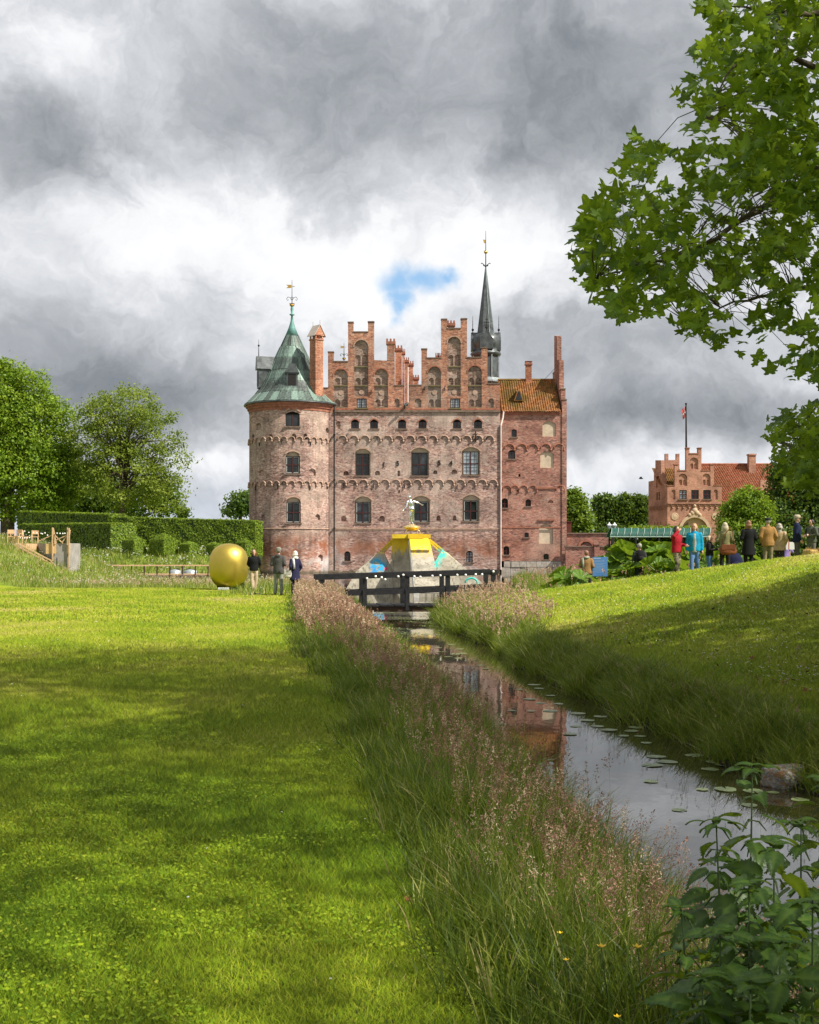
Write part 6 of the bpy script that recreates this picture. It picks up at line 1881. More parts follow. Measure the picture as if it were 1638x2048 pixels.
lawn_band(16, 27, 1500, .055, .013, 1, -1)
lawn_band(27, 53, 330, .06, .026, 1, -1)
lawn_band(6, 20, 1500, .055, .010, 1, 1)
lawn_band(20, 42, 650, .06, .018, 1, 1)
# clover leaves in the near turf
n = 26000
y = rng.uniform(3.8, 11, n) ** 1.0; x = rng.uniform(-.35 * y - .1, np.interp(y, _ym, _xm))
k = (np.sin(x * 2.3 + 1.7 * np.sin(y * 1.3)) * np.sin(y * 1.9) > -.15)
x, y = x[k], y[k]
c = pts_at(x, y, .0); c[:, 2] += rng.uniform(.018, .042, len(x))
lawn.add(rhombi(c, rng.uniform(.005, .011, len(x)), np.clip(rng.normal(.38, .16, len(x)), 0, 1), 1.6, .85))
lo = lawn.build('lawn_grass', M['blade_lawn']); lo['kind'] = 'stuff'; tag(lo, 'short mown bright green lawn grass with clover', 'grass')
# daisies
n = 1500
y = rng.uniform(12, 40, n); xr = np.interp(y, _yr, _xr) + 1.4
x = rng.uniform(xr, np.maximum(xr + .1, .35 * y)); k = (y < np.clip(32 + (11 - x), 26, 42) + .5); x, y = x[k], y[k]
x2 = rng.uniform(-8, 0, 160); y2 = rng.uniform(4.2, 30, 160); k = (x2 < np.interp(y2, _ym, _xm) - .1) & (np.abs(x2) < .35 * y2); x = np.concatenate([x, x2[k]]); y = np.concatenate([y, y2[k]])
c = pts_at(x, y, .05)
ds = Soup(); ds.add(rhombi(c, .005 + .00042 * y, rng.uniform(0, 1, len(x)), 3.0, .95))
o = ds.build('daisies', M['flower']); o['kind'] = 'stuff'; tag(o, 'tiny white daisies scattered through the mown grass', 'daisies')

# ------------------------------------------------------------------ tall grass on the banks
tall = Soup()
def bank_left(y0, y1, dens, w, segs, hmin, hmax):
    a = (y1 - y0) * 1.9
    n = int(dens * a)
    y = rng.uniform(y0, y1, n)
    m0 = xmf(y); l0 = np.interp(y, _yl, _xl) + .12
    u = rng.uniform(0, 1, n)
    x = m0 + (l0 - m0) * u
    p_ = pts_at(x, y, -.02)
    prof_ = np.clip(.30 + 1.5 * u, .25, 1.0) * (1 - .25 * np.clip((u - .8) / .2, 0, 1))
    clump = .75 + .35 * np.sin(x * 5.1 + y * 2.3) * np.sin(y * 3.7 - x * 2.0)
    L = (hmin + (hmax - hmin) * rng.beta(2, 2, n)) * prof_ * clump
    green = np.clip(rng.normal(.38, .21, n) + .12 * np.sin(y * 1.3 + x), 0, 1)
    nt_ = max(8, n // 22); ti = rng.integers(0, nt_, n)               # blades gather in tussocks and fan out
    ty = rng.uniform(y0, y1, nt_); tu = rng.uniform(0, 1, nt_)
    tmx = xmf(ty); tlx = np.interp(ty, _yl, _xl) + .12
    tx = tmx + (tlx - tmx) * tu
    rad_ = np.abs(rng.normal(0, .10, n)); ang_ = rng.uniform(0, 2 * np.pi, n)
    sel = rng.random(n) < .7
    x = np.where(sel, tx[ti] + rad_ * np.cos(ang_), x); y = np.where(sel, ty[ti] + rad_ * np.sin(ang_), y); u = np.where(sel, tu[ti], u)
    p_ = pts_at(x, y, -.02)
    L = (hmin + (hmax - hmin) * rng.beta(2, 2, n)) * np.clip(.30 + 1.5 * u, .25, 1.0) * (.75 + .4 * rng.random(nt_)[ti])
    green = np.clip(green + .22 * (rng.random(nt_)[ti] - .5) + np.where(rng.random(n) < .10, .45, 0), 0, 1)
    az_ = np.where(sel, ang_ + rng.normal(0, .5, n), rng.uniform(0, 2 * np.pi, n))
    bend = rng.beta(1.4, 2.2, n) * 1.0
    tall.add(blades('', p_, L, w * rng.uniform(.6, 1.4, n), bend, segs, green, None, .12, None, az_))
bank_left(3.2, 8, 2400, .0085, 4, .30, .62)
bank_left(8, 14, 1700, .0105, 3, .35, .70)
bank_left(14, 24, 1100, .014, 3, .38, .72)
bank_left(24, 46, 520, .022, 2, .36, .62)
# right bank tussocks hanging over the water
def bank_right(y0, y1, dens, w, segs, Lm):
    n = int(dens * (y1 - y0) * 1.2)
    y = rng.uniform(y0, y1, n); u = rng.beta(1.3, 1.6, n)
    x = np.interp(y, _yr, _xr) + .10 * np.sin(y * 1.9) + .07 * np.sin(y * 4.3 + 1) - .03 + .95 * u
    k = np.abs(x) < .42 * y + 2.0; x, y, u = x[k], y[k], u[k]; n = len(x)
    clump = .6 + .5 * np.maximum(0, np.sin(y * 3.3 + np.sin(x * 4)) * np.sin(y * 1.1 + 2))
    nt_ = max(8, n // 26); ti = rng.integers(0, nt_, n)
    ty = rng.uniform(y0, y1, nt_); tu = rng.beta(1.2, 1.8, nt_)
    tx = np.interp(ty, _yr, _xr) + .10 * np.sin(ty * 1.9) + .07 * np.sin(ty * 4.3 + 1) + .95 * tu
    rad_ = np.abs(rng.normal(0, .09, n)); ang_ = rng.uniform(0, 2 * np.pi, n); sel = rng.random(n) < .72
    x = np.where(sel, tx[ti] + rad_ * np.cos(ang_), x); y = np.where(sel, ty[ti] + rad_ * np.sin(ang_), y); u = np.where(sel, tu[ti], u)
    L = Lm * rng.uniform(.5, 1.3, n) * (.45 + .85 * rng.random(nt_)[ti]) * (1 - .5 * u) * np.interp(y, [20, 30], [1, 1.2])
    az_ = np.where(sel, ang_ + rng.normal(0, .6, n), np.pi + rng.normal(0, 1.4, n))
    tall.add(blades('', pts_at(x, y, -.02), L, w * rng.uniform(.6, 1.4, n), rng.uniform(.15, 1.0, n), segs, np.clip(rng.normal(.46, .18, n) + .25 * (rng.random(nt_)[ti] - .5) + np.where(rng.random(n) < .07, .45, 0), 0, 1), None, .25, None, az_))
bank_right(4.0, 14, 2300, .0095, 4, .32)
bank_right(14, 26, 1500, .014, 3, .32)
bank_right(26, 46, 800, .020, 2, .36)
# rough meadow behind the lawn, round the pool, on the mound and on the far bank
def meadow(x0, x1, y0, y1, n, Lm, w, ok, mean=.5):
    x = rng.uniform(x0, x1, n); y = rng.uniform(y0, y1, n)
    z = hz(x, y)
    k = (z > WATER + .05) & ok(x, y) & (np.abs(x) < .40 * y + 2)
    x, y = x[k], y[k]; n = len(x)
    clump = .6 + .6 * np.maximum(0, np.sin(x * 1.7 + y) * np.sin(y * 1.3 - x * .6))
    tall.add(blades('', pts_at(x, y, -.03), Lm * rng.uniform(.45, 1.25, n) * clump, w * rng.uniform(.6, 1.4, n), rng.uniform(.05, .5, n), 2, np.clip(rng.normal(mean, .22, n), 0, 1), None, .12))
meadow(-30, -3.2, 49, 88, 42000, .40, .030, lambda x, y: (y > 52 + 12 * sstep(13, 26, -x) + .6 * wob(x, x * 0)), .60)
meadow(-7, 12, 43, 88, 26000, .62, .028, lambda x, y: (x > 1.2) | (x < -1.7), .55)
meadow(3, 18, 46, 86, 9000, .5, .035, lambda x, y: x > 5, .45)
meadow(-52, -15.2, 105, 121, 26000, .7, .07, lambda x, y: y > 0, .50)
meadow(-34, -17, 58, 88, 14000, .5, .035, lambda x, y: y > 60, .58)
o = tall.build('tall_grass', M['blade_tall']); o['kind'] = 'stuff'; tag(o, 'tall uncut grass along the stream banks and moat', 'grass')

# seed heads
def panicles(n_or, xs, ys, hs, head, spk, size, tint0, S_, wst):
    n = len(xs)
    base = pts_at(xs, ys, 0)
    az_ = rng.uniform(0, 2 * np.pi, n); ln = rng.uniform(.02, .22, n)
    tip = base + np.stack([np.cos(az_) * ln, np.sin(az_) * ln, hs], -1)
    a = unit(tip - base)
    side = np.stack([-np.sin(az_ + .7), np.cos(az_ + .7), 0 * az_], -1) * wst
    V = np.stack([base - side, base + side, tip + side * .5, tip - side * .5], 1).reshape(-1, 3)
    Fa = (np.arange(n)[:, None, None] * 4 + np.array([(0, 1, 2), (0, 2, 3)])[None]).reshape(-1, 3)
    stems.add((V, Fa, np.repeat(np.clip(rng.normal(.62, .12, n), 0, 1), 4)))
    t = rng.uniform(0, 1, (n, spk))
    rad = head[:, None] * .26 * np.sin(np.pi * np.clip(t * .9 + .08, 0, 1)) * rng.uniform(.2, 1.1, (n, spk))
    th = rng.uniform(0, 2 * np.pi, (n, spk))
    c = tip[:, None, :] + a[:, None, :] * ((t - .85) * head[:, None])[..., None] + np.stack([np.cos(th) * rad, np.sin(th) * rad, 0 * rad], -1)
    c = c.reshape(-1, 3)
    tt = np.clip(np.repeat(tint0, spk) + rng.normal(0, .12, n * spk), 0, 1)
    S_.add(rhombi(c, size * rng.uniform(.6, 1.4, len(c)), tt, .8, .34))
stems, heads, heads_l = Soup(), Soup(), Soup()
def left_xy(n, y0, y1, u0=.18, u1=1.0):
    y = rng.uniform(y0, y1, n); m0 = np.interp(y, _ym, _xm); l0 = np.interp(y, _yl, _xl)
    return m0 + (l0 - m0) * rng.uniform(u0, u1, n), y
for n, y0, y1, spk, size, wst, S_, h0, h1 in ((620, 3.6, 7.5, 46, .0062, .0010, heads, .36, .74), (480, 7.5, 13, 38, .0085, .0014, heads, .34, .78), (950, 13, 20, 24, .0125, .002, heads, .32, .74), (2100, 20, 30, 16, .019, .003, heads, .34, .72), (3000, 26, 45, 12, .026, .004, heads_l, .36, .66)):
    x, y = left_xy(n, y0, y1, .22 if y0 < 20 else .05, 1.0 if y0 < 20 else .82)
    u = .5 + .5 * np.sin(x * 3.1 + y * 1.7)
    panicles(n, x, y, rng.uniform(h0, h1, n) * (.8 + .25 * u), rng.uniform(.08, .16, n), spk, size, np.clip(rng.normal(.5, .28, n), 0, 1), S_, wst)
n = 1500; y = rng.uniform(26, 46, n); x = np.interp(y, _yr, _xr) + rng.uniform(.1, 2.2, n) * np.interp(y, [26, 34], [.5, 1])
panicles(n, x, y, rng.uniform(.28, .60, n), rng.uniform(.08, .15, n), 12, .026, np.clip(rng.normal(.5, .2, n), 0, 1), heads_l, .004)
n = 900; y = rng.uniform(44, 80, n); x = rng.uniform(3, 12, n); k = hz(x, y) > -.5; x, y = x[k], y[k]
panicles(len(x), x, y, rng.uniform(.5, 1.0, len(x)), rng.uniform(.12, .2, len(x)), 10, .035, np.clip(rng.normal(.3, .2, len(x)), 0, 1), heads_l, .005)
n = 2600; x = rng.uniform(-28, -4, n); y = rng.uniform(53, 86, n); k = (y > 53 + 12 * sstep(13, 26, -x)) & (hz(x, y) > -.5); x, y = x[k], y[k]
panicles(len(x), x, y, rng.uniform(.25, .5, len(x)), rng.uniform(.1, .18, len(x)), 8, .030, np.clip(rng.normal(.75, .2, len(x)), 0, 1), heads_l, .005)
n = 160; y = rng.uniform(8, 22, n); x = np.interp(y, _yr, _xr) + rng.uniform(.05, 1.1, n)
panicles(n, x, y, rng.uniform(.3, .7, n), rng.uniform(.08, .14, n), 20, .009, np.clip(rng.normal(.4, .2, n), 0, 1), heads, .0016)
n = 240; y = rng.uniform(7.5, 17, n); x = np.interp(y, _yl, _xl) - rng.uniform(-.05, .55, n)
panicles(n, x, y, rng.uniform(.55, 1.0, n), rng.uniform(.07, .13, n), 26, .0085, np.full(n, .05), heads, .0016)
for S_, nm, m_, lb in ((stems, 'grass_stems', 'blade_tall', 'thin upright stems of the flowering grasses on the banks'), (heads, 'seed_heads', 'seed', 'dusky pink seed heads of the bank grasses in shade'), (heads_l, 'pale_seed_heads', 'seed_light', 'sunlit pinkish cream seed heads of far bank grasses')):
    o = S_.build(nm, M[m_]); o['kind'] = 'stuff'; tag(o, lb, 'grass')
# white umbels and ox-eye daisies
wf_ = Soup()
def umbels(x0, x1, y0, y1, n, size, hgt, ok):
    x = rng.uniform(x0, x1, n); y = rng.uniform(y0, y1, n); k = ok(x, y) & (hz(x, y) > WATER + .1); x, y = x[k], y[k]
    k = np.sin(x * .8 + 1.1 * np.sin(y * .4)) * np.sin(y * .7) > -.1; x, y = x[k], y[k]
    c = pts_at(x, y, 0); c[:, 2] += hgt * rng.uniform(.5, 1.1, len(x))
    c = np.repeat(c, 4, 0) + rng.normal(0, size * .9, (len(x) * 4, 3)) * np.array([1, 1, .3])
    wf_.add(rhombi(c, np.full(len(c), size) * rng.uniform(.5, 1.2, len(c)), rng.uniform(0, 1, len(c)), 1.5, .9))
umbels(-28, -4, 53, 86, 700, .020, .5, lambda x, y: y > 53 + 12 * sstep(13, 26, -x))
umbels(-30, -17, 60, 84, 700, .026, .5, lambda x, y: y > 60)
umbels(-50, -15.5, 106, 118, 1500, .05, .6, lambda x, y: y > 0)
umbels(-6, -1.7, 42, 60, 160, .018, .35, lambda x, y: x < -1.8)
umbels(3, 14, 44, 84, 160, .02, .5, lambda x, y: x > 3)
o = wf_.build('white_wildflowers', M['flower']); o['kind'] = 'stuff'; tag(o, 'white wildflowers dotted through the uncut meadow grass', 'wildflowers')

# ------------------------------------------------------------------ trees, shrubs, hedges
def green(name, dk, md, lt, trans=.35):
    return leafmat(name, [(0, dk), (.45, md), (.85, lt), (1, tuple(min(1, c * 1.25) for c in lt))], trans, .5, .25)
M['leaf_beech'] = green('beech_leaves', (.060, .125, .008), (.140, .235, .014), (.25, .34, .026))
M['leaf_plane'] = green('plane_leaves', (.022, .060, .005), (.070, .140, .008), (.20, .30, .025), .44)
M['leaf_airy'] = green('airy_leaves', (.080, .13, .014), (.165, .225, .026), (.27, .32, .05), .38)
M['leaf_dark'] = green('dark_leaves', (.022, .050, .009), (.048, .095, .014), (.10, .16, .024), .25)
M['leaf_mid'] = green('mid_leaves', (.045, .095, .010), (.105, .18, .016), (.20, .28, .03), .35)
M['leaf_fresh'] = green('fresh_leaves', (.06, .12, .008), (.13, .22, .015), (.24, .33, .03), .4)
M['hedge'] = green('hedge_leaves', (.060, .115, .010), (.130, .205, .015), (.22, .29, .026), .25)
M['hedge_core'] = plain('hedge_core', (.030, .050, .010), .95, 0, .4, 4, .6)

def crown_pts(blobs, n, shell=.55):
    """Cluster centres through a crown made of ellipsoids (x, y, z, rx, ry, rz), denser towards the outside."""
    vol = np.array([b[3] * b[4] * b[5] for b in blobs]) ** .8; vol = vol / vol.sum()
    w_ = rng.choice(len(blobs), n, p=vol)
    B_ = np.array(blobs)[w_]
    d_ = unit(rng.normal(size=(n, 3)))
    r_ = rng.uniform(0, 1, n) ** (1 / 3) * (1 - shell) + shell * rng.uniform(.82, 1.06, n)
    lump = 1 + .10 * np.sin(d_[:, 0] * 7 + w_) * np.sin(d_[:, 2] * 6 + 2 * w_) + .06 * np.sin(d_[:, 1] * 13 + d_[:, 2] * 11)
    return B_[:, :3] + d_ * B_[:, 3:] * (r_ * lump)[:, None], d_
def tree(name, label, cat, base, blobs, trunk_r, nclus, nleaf, spread, size, m_, limbs=14, shell=.55, group=None, bark='bark', keep=None, up=.35):
    """trunk with limbs reaching into the crown, and a crown of leaf-sized faces gathered in clumps."""
    t_ = thing(name, label, cat, base, 0, group)
    c, d_ = crown_pts(blobs, nclus, shell)
    b0 = np.array(base)
    if keep is not None:
        k = keep(c + b0); c, d_ = c[k], d_[k]
    zmin = min(b[2] - b[5] for b in blobs); zmax = max(b[2] + b[5] for b in blobs)
    cxm = sum(b[0] * b[3] for b in blobs) / sum(b[3] for b in blobs); cym = sum(b[1] * b[4] for b in blobs) / sum(b[4] for b in blobs)
    mb_ = MB()
    top = Vector((cxm * .8, cym * .8, zmin + (zmax - zmin) * .75))
    fork = Vector((cxm * .2, cym * .2, max(.5, zmin + (zmax - zmin) * .12)))
    mb_.tube([(0, 0, -.4), (0, 0, .25), fork * .5, fork, fork.lerp(top, .5), top], [trunk_r * 1.5, trunk_r * 1.1, trunk_r, trunk_r * .85, trunk_r * .5, trunk_r * .12], 9)
    for i in range(min(limbs, len(c))):
        tip = Vector(c[i]); tip = Vector((cxm, cym, (zmin + zmax) / 2)).lerp(tip, .85)
        s_ = fork.lerp(top, rnd.uniform(0, .7))
        mid = s_.lerp(tip, .5) + Vector((rnd.uniform(-.1, .1), rnd.uniform(-.1, .1), rnd.uniform(0, .18))) * (tip - s_).length
        mb_.tube([s_, s_.lerp(mid, .5), mid, mid.lerp(tip, .6), tip], [trunk_r * .40, trunk_r * .32, trunk_r * .24, trunk_r * .14, trunk_r * .05], 6)
        for q_ in range(2):
            e_ = Vector(c[rnd.randrange(len(c))])
            if (e_ - mid).length < (tip - s_).length * .8:
                mb_.tube([mid, mid.lerp(e_, .6), e_], [trunk_r * .16, trunk_r * .1, trunk_r * .03], 5)
    mb_.build('trunk', M[bark], t_, True)
    n = len(c) * nleaf
    cc = np.repeat(c, nleaf, 0) + rng.normal(0, 1, (n, 3)) * np.array([spread, spread, spread * .6])
    ow = np.repeat(d_, nleaf, 0)
    tint = np.clip(np.repeat(rng.normal(.48, .15, len(c)), nleaf) + rng.normal(0, .14, n), 0, 1)
    S_ = Soup(); S_.add(rhombi(cc, size * rng.uniform(.6, 1.35, n), tint, up, .62, ow, .55))
    S_.build('crown', M[m_], t_)
    return t_
def pxblobs(Y, base, lst, dy=.8):
    out = []
    s_ = Y / F
    for px, py, rx, rz in lst:
        out.append(((px - CX) * s_ - base[0], rnd.uniform(-.2, .2) * rx * s_, EYE - (py - HY) * s_ - base[2], rx * s_, rx * s_ * dy, rz * s_))
    return out
def pxtree(name, label, cat, px, Y, lst, trunk_r, nclus, nleaf, spread, size, m_, **kw):
    x = (px - CX) * Y / F
    base = (x, Y, float(hz(x, Y)))
    return tree(name, label, cat, base, pxblobs(Y, base, lst, kw.pop('dy', .8)), trunk_r, nclus, nleaf, spread, size, m_, **kw)
pxtree('beech_tree', 'huge dense bright green beech tree at the photo edge beyond the hedge', 'tree', 15, 158, [(15, 850, 100, 130), (-75, 880, 120, 160), (90, 890, 66, 100), (40, 955, 115, 85), (125, 960, 42, 78), (-20, 790, 70, 75)], .9, 1900, 46, .62, .195, 'leaf_beech', limbs=22)
pxtree('lime_tree', 'airy pale green tree with visible branches between beech and castle', 'tree', 240, 156, [(245, 835, 75, 72), (200, 870, 55, 82), (300, 880, 62, 78), (348, 930, 36, 58), (250, 955, 95, 68), (330, 985, 48, 45), (190, 960, 40, 60)], .42, 520, 56, .55, .155, 'leaf_airy', limbs=60, shell=.4)
pxtree('dark_tree', 'dark shaded tree low behind the hedge under the pale tree', 'tree', 190, 180, [(150, 975, 70, 55), (210, 990, 60, 45), (290, 1000, 70, 40), (100, 985, 60, 50)], .4, 420, 36, .7, .30, 'leaf_dark')
pxtree('far_tree', 'small dark distant tree beside the round tower', 'tree', 480, 230, [(482, 1005, 25, 22), (468, 1018, 18, 14), (496, 1012, 18, 22)], .4, 90, 26, .8, .34, 'leaf_dark', limbs=20, shell=.35)
pxtree('far_conifer', 'tiny pointed distant treetop just above the long hedge', 'tree', 366, 235, [(366, 1030, 9, 12), (366, 1022, 5, 8)], .25, 30, 24, .5, .3, 'leaf_dark')
pxtree('chestnut_tree', 'rounded green tree immediately beyond the castle wing corner', 'tree', 1148, 168, [(1145, 1025, 26, 40), (1160, 1045, 18, 26), (1140, 1000, 16, 22)], .4, 190, 40, .55, .26, 'leaf_mid')
for k, (px, r1, r2, lab) in enumerate(((1211, 25, 38, 'dark oval clipped tree nearer the castle of the distant row'), (1254, 24, 38, 'dark oval clipped tree in the middle of the distant row'), (1281, 16, 34, 'dark clipped tree half hidden by the gatehouse side'))):
    pxtree('clipped_tree', lab, 'tree', px, 190, [(px, 1028, r1, r2), (px, 1046, r1 * .9, r2 * .6), (px - 4, 1012, r1 * .7, r2 * .6)], .35, 170, 44, .5, .24, 'leaf_dark', group='row of clipped dark trees', up=-.3)
pxtree('bushy_tree', 'low dark bushes at the foot of the clipped trees', 'tree', 1190, 188, [(1185, 1055, 14, 12), (1240, 1062, 40, 10)], .15, 60, 34, .5, .24, 'leaf_dark')
pxtree('elder_bush', 'bright green loose bush hiding the gatehouse corner', 'bush', 1492, 74, [(1492, 1010, 36, 30), (1465, 1035, 28, 30), (1515, 1030, 34, 34), (1488, 985, 18, 14), (1480, 1060, 45, 26)], .14, 420, 36, .20, .085, 'leaf_fresh', limbs=24, shell=.45)
pxtree('dark_maple', 'large dark leafy tree at the frame edge behind the visitors', 'tree', 1610, 96, [(1600, 985, 62, 70), (1650, 930, 70, 90), (1560, 1040, 48, 46), (1625, 1050, 60, 46), (1690, 1000, 60, 90), (1572, 935, 34, 30)], .3, 1300, 36, .34, .125, 'leaf_dark', limbs=20)
for k, (px, w_, t_, lab) in enumerate(((1462, 34, 1066, 'dense dark shrub behind the olive coat'), (1512, 40, 1060, 'dense dark shrub behind the black coat and ochre jacket'), (1575, 46, 1056, 'dense dark shrub behind the beige coat and navy jacket'), (1640, 40, 1054, 'dense dark shrub at the frame edge behind the straw bale'))):
    pxtree('shrub_or_shade_fill', lab, 'shrub', px, 58, [(px, t_ + 34, w_, 36), (px + 10, t_ + 44, w_, 40)], .06, 260, 34, .16, .075, 'leaf_dark', group='dark shrubs behind the visitors', limbs=8)
for px, lab in ((1255, 'added dark leaf mass standing for shade under the near end of the awning'), (1310, 'added dark leaf mass standing for shade under the middle of the awning'), (1370, 'added dark leaf mass standing for shade under the far end of the awning')):  # dark leaf masses added to stand for the shadow under the awning
    pxtree('shrub_or_shade_fill', lab, 'shrub', px, 81, [(px, 1090, 36, 22), (px + 12, 1098, 34, 20)], .05, 130, 34, .2, .09, 'leaf_dark', limbs=6)
# ivy on the awning
t_ = thing('climbing_plant', 'fresh green climber growing along the top of the green awning', 'climber', (at(1320, 80), 80.5, .6))
c = np.stack([rng.uniform(at(1262, 80), at(1420, 80), 1600) - t_.location.x, rng.normal(.25, .22, 1600), np.abs(rng.normal(0, .10, 1600)) + az(1057, 80) - .6 - .03], -1)
for pxv in (1284, 1305, 1386):
    c = np.concatenate([c, np.stack([rng.normal(at(pxv, 80) - t_.location.x, .10, 160), rng.normal(-.8, .06, 160), rng.uniform(1.2, az(1057, 80) - .6, 160)], -1)])
S_ = Soup(); S_.add(rhombi(c, rng.uniform(.05, .10, len(c)), np.clip(rng.normal(.6, .2, len(c)), 0, 1), .5)); S_.build('foliage', M['leaf_fresh'], t_)
q = MB(); q.tube([(at(1284, 80) - t_.location.x, -.8, -.4), (at(1284, 80) - t_.location.x, -.8, 1.9), (at(1300, 80) - t_.location.x, .2, az(1056, 80) - .6), (at(1420, 80) - t_.location.x, .25, az(1056, 80) - .6)], .03, 6); q.build('stem', M['bark'], t_)

def hedge_piece(name, label, cat, a, b, depth, z0, z1a, z1b, size, dens, group=None, m_='hedge', taper=0.0):
    """Clipped hedge: dark core, leafy surface. a, b are the ends of its front face."""
    a, b = Vector((a[0], a[1], 0)), Vector((b[0], b[1], 0))
    L_ = (b - a).length; u_ = (b - a) / L_; n_ = Vector((-u_.y, u_.x, 0))
    n_ = n_ if n_.y > 0 else -n_
    t_ = wthing(name, label, cat, tuple((a + b) / 2 + n_ * depth / 2 + Vector((0, 0, z0))), group)
    q_ = MB(); e = size * .6
    cs = []
    for (s0, zz1) in ((a + u_ * e, z1a), (b - u_ * e, z1b)):
        for d0 in (e, depth - e):
            for zz in (z0 - .5, zz1 - e):
                cs.append(s0 + n_ * d0 + Vector((0, 0, zz)))
    q_.add(cs, [(0, 1, 5, 4), (2, 6, 7, 3), (1, 3, 7, 5), (0, 2, 3, 1), (4, 5, 7, 6)]); q_.build('core', M['hedge_core'], t_)
    P_, O_ = [], []
    def face(n, fu, outv):
        P_.append(fu); O_.append(np.repeat(np.array([outv]), len(fu), 0))
    un, nn = np.array(u_), np.array(n_)
    nf = int(dens * L_ * (max(z1a, z1b) - z0)); s_ = rng.uniform(0, L_, nf); zt = z1a + (z1b - z1a) * s_ / L_
    z = z0 + (zt - z0) * rng.uniform(0, 1, nf)
    bump_ = .18 * np.sin(s_ * 2.1 + z) * np.sin(z * 2.6 + s_ * .7) * size * 3
    face(nf, np.array(a) + un * s_[:, None] + nn * (np.abs(rng.normal(0, size * .5, nf)) + bump_)[:, None] + np.array([0, 0, 1]) * z[:, None], -nn)
    nt = int(dens * L_ * depth * .8); s_ = rng.uniform(0, L_, nt); zt = z1a + (z1b - z1a) * s_ / L_
    face(nt, np.array(a) + un * s_[:, None] + nn * rng.uniform(0, depth, nt)[:, None] + np.array([0, 0, 1]) * (zt + rng.normal(0, size * .5, nt))[:, None], np.array([0, 0, 1.0]))
    for s0, zz1, sg in ((0, z1a, -1), (L_, z1b, 1)):
        ne = int(dens * depth * (zz1 - z0)); 
        face(ne, np.array(a) + un * (s0 - sg * np.abs(rng.normal(0, size * .5, ne)))[:, None] + nn * rng.uniform(0, depth, ne)[:, None] + np.array([0, 0, 1]) * rng.uniform(z0, zz1, ne)[:, None], un * sg)
    c = np.concatenate(P_); ow = np.concatenate(O_)
    S2 = Soup(); S2.add(rhombi(c, size * rng.uniform(.6, 1.3, len(c)), np.clip(rng.normal(.5, .2, len(c)), 0, 1), .15, .6, ow, 2.2)); S2.build('foliage', M[m_], t_)
    return t_
def ex(px, Y): return ((px - CX) * Y / F, Y)
hedge_piece('clipped_hedge', 'long tall sunlit clipped hedge running up to the round tower', 'hedge', ex(216, 123.5), ex(510, 120), 2.4, 1.2, az(1034, 123.5), az(1042, 120), .115, 120)
hedge_piece('clipped_hedge', 'tall clipped hedge with shaded face, the rear one near the beech', 'hedge', ex(34, 143), ex(218, 127), 2.2, 1.3, az(1023, 143), az(1029, 127), .13, 80)
hedge_piece('clipped_hedge', 'lower clipped hedge with shaded face behind the terrace globe lights', 'hedge', ex(38, 129), ex(222, 117), 3.0, 1.0, az(1049, 129), az(1047, 117), .12, 110)
# clipped yews with pyramid tops
def topiary(px, w_, ytop, yeave, lab, Y=114.5):
    s_ = Y / F; x = (px - CX) * s_; zb_ = float(hz(x, Y)) - .05
    hw_ = w_ * s_ / 2 * .78; z1 = EYE - (yeave - HY) * s_ - zb_; z2 = EYE - (ytop - HY) * s_ - zb_
    t_ = thing('clipped_yew', lab, 'topiary', (x, Y, zb_), R(-33), 'clipped yew blocks before the hedge')
    q_ = MB(); e = .08
    q_.box(-hw_ + e, hw_ - e, -hw_ + e, hw_ - e, -.2, z1 - e)
    q_.add([(-hw_ + e, -hw_ + e, z1 - e), (hw_ - e, -hw_ + e, z1 - e), (hw_ - e, hw_ - e, z1 - e), (-hw_ + e, hw_ - e, z1 - e), (0, 0, z2 - e)], [(0, 1, 4), (1, 2, 4), (2, 3, 4), (3, 0, 4)])
    q_.build('core', M['hedge_core'], t_)
    n = int(900 * (hw_ * 2) ** 2) + 700
    C, O_ = [], []
    for k in range(4):
        a = k * math.pi / 2; nn = np.array([math.cos(a), math.sin(a), 0]); uu = np.array([-math.sin(a), math.cos(a), 0])
        s1 = rng.uniform(-hw_, hw_, n // 4); C.append(nn * hw_ + uu * s1[:, None] + np.array([0, 0, 1]) * rng.uniform(0, z1, n // 4)[:, None]); O_.append(np.repeat(nn[None], n // 4, 0))
        f_ = rng.uniform(0, 1, n // 6); s1 = rng.uniform(-1, 1, n // 6) * hw_ * (1 - f_)
        C.append(nn * (hw_ * (1 - f_))[:, None] + uu * s1[:, None] + np.array([0, 0, 1]) * (z1 + (z2 - z1) * f_)[:, None]); O_.append(np.repeat((nn * .5 + np.array([0, 0, .9]))[None], n // 6, 0))
    C = np.concatenate(C); O_ = np.concatenate(O_)
    S2 = Soup(); S2.add(rhombi(C + rng.normal(0, .03, C.shape), rng.uniform(.05, .11, len(C)), np.clip(rng.normal(.5, .2, len(C)), 0, 1), .1, .6, O_, 2.4)); S2.build('foliage', M['hedge'], t_)
topiary(268, 42, 1072, 1081, 'clipped yew block with low pyramid top, second largest, nearest the terrace')
topiary(327, 50, 1067, 1080, 'largest clipped yew block with pyramid top before the hedge')
topiary(378, 34, 1083, 1089, 'small flat-topped clipped yew between largest yew and the egg')
topiary(429, 30, 1085, 1090, 'small clipped yew rising just behind the golden egg')
topiary(489, 34, 1077, 1086, 'pointed clipped yew between the golden egg and round tower')
x, Y = at(-2, 88), 88.0
bb = thing('ball_bush', 'smooth round clipped bush at the photo edge above the mound', 'bush', (x, Y, float(hz(x, Y))))
rb2 = .55; zc2 = az(1085, Y) - bb.location.z
q = MB(); q.ball((0, 0, zc2), (rb2 * .9, rb2 * .9, rb2 * .95), 20, 14); q.tube([(0, 0, -.8), (0, 0, zc2)], .2, 8); q.build('core', M['hedge_core'], bb)
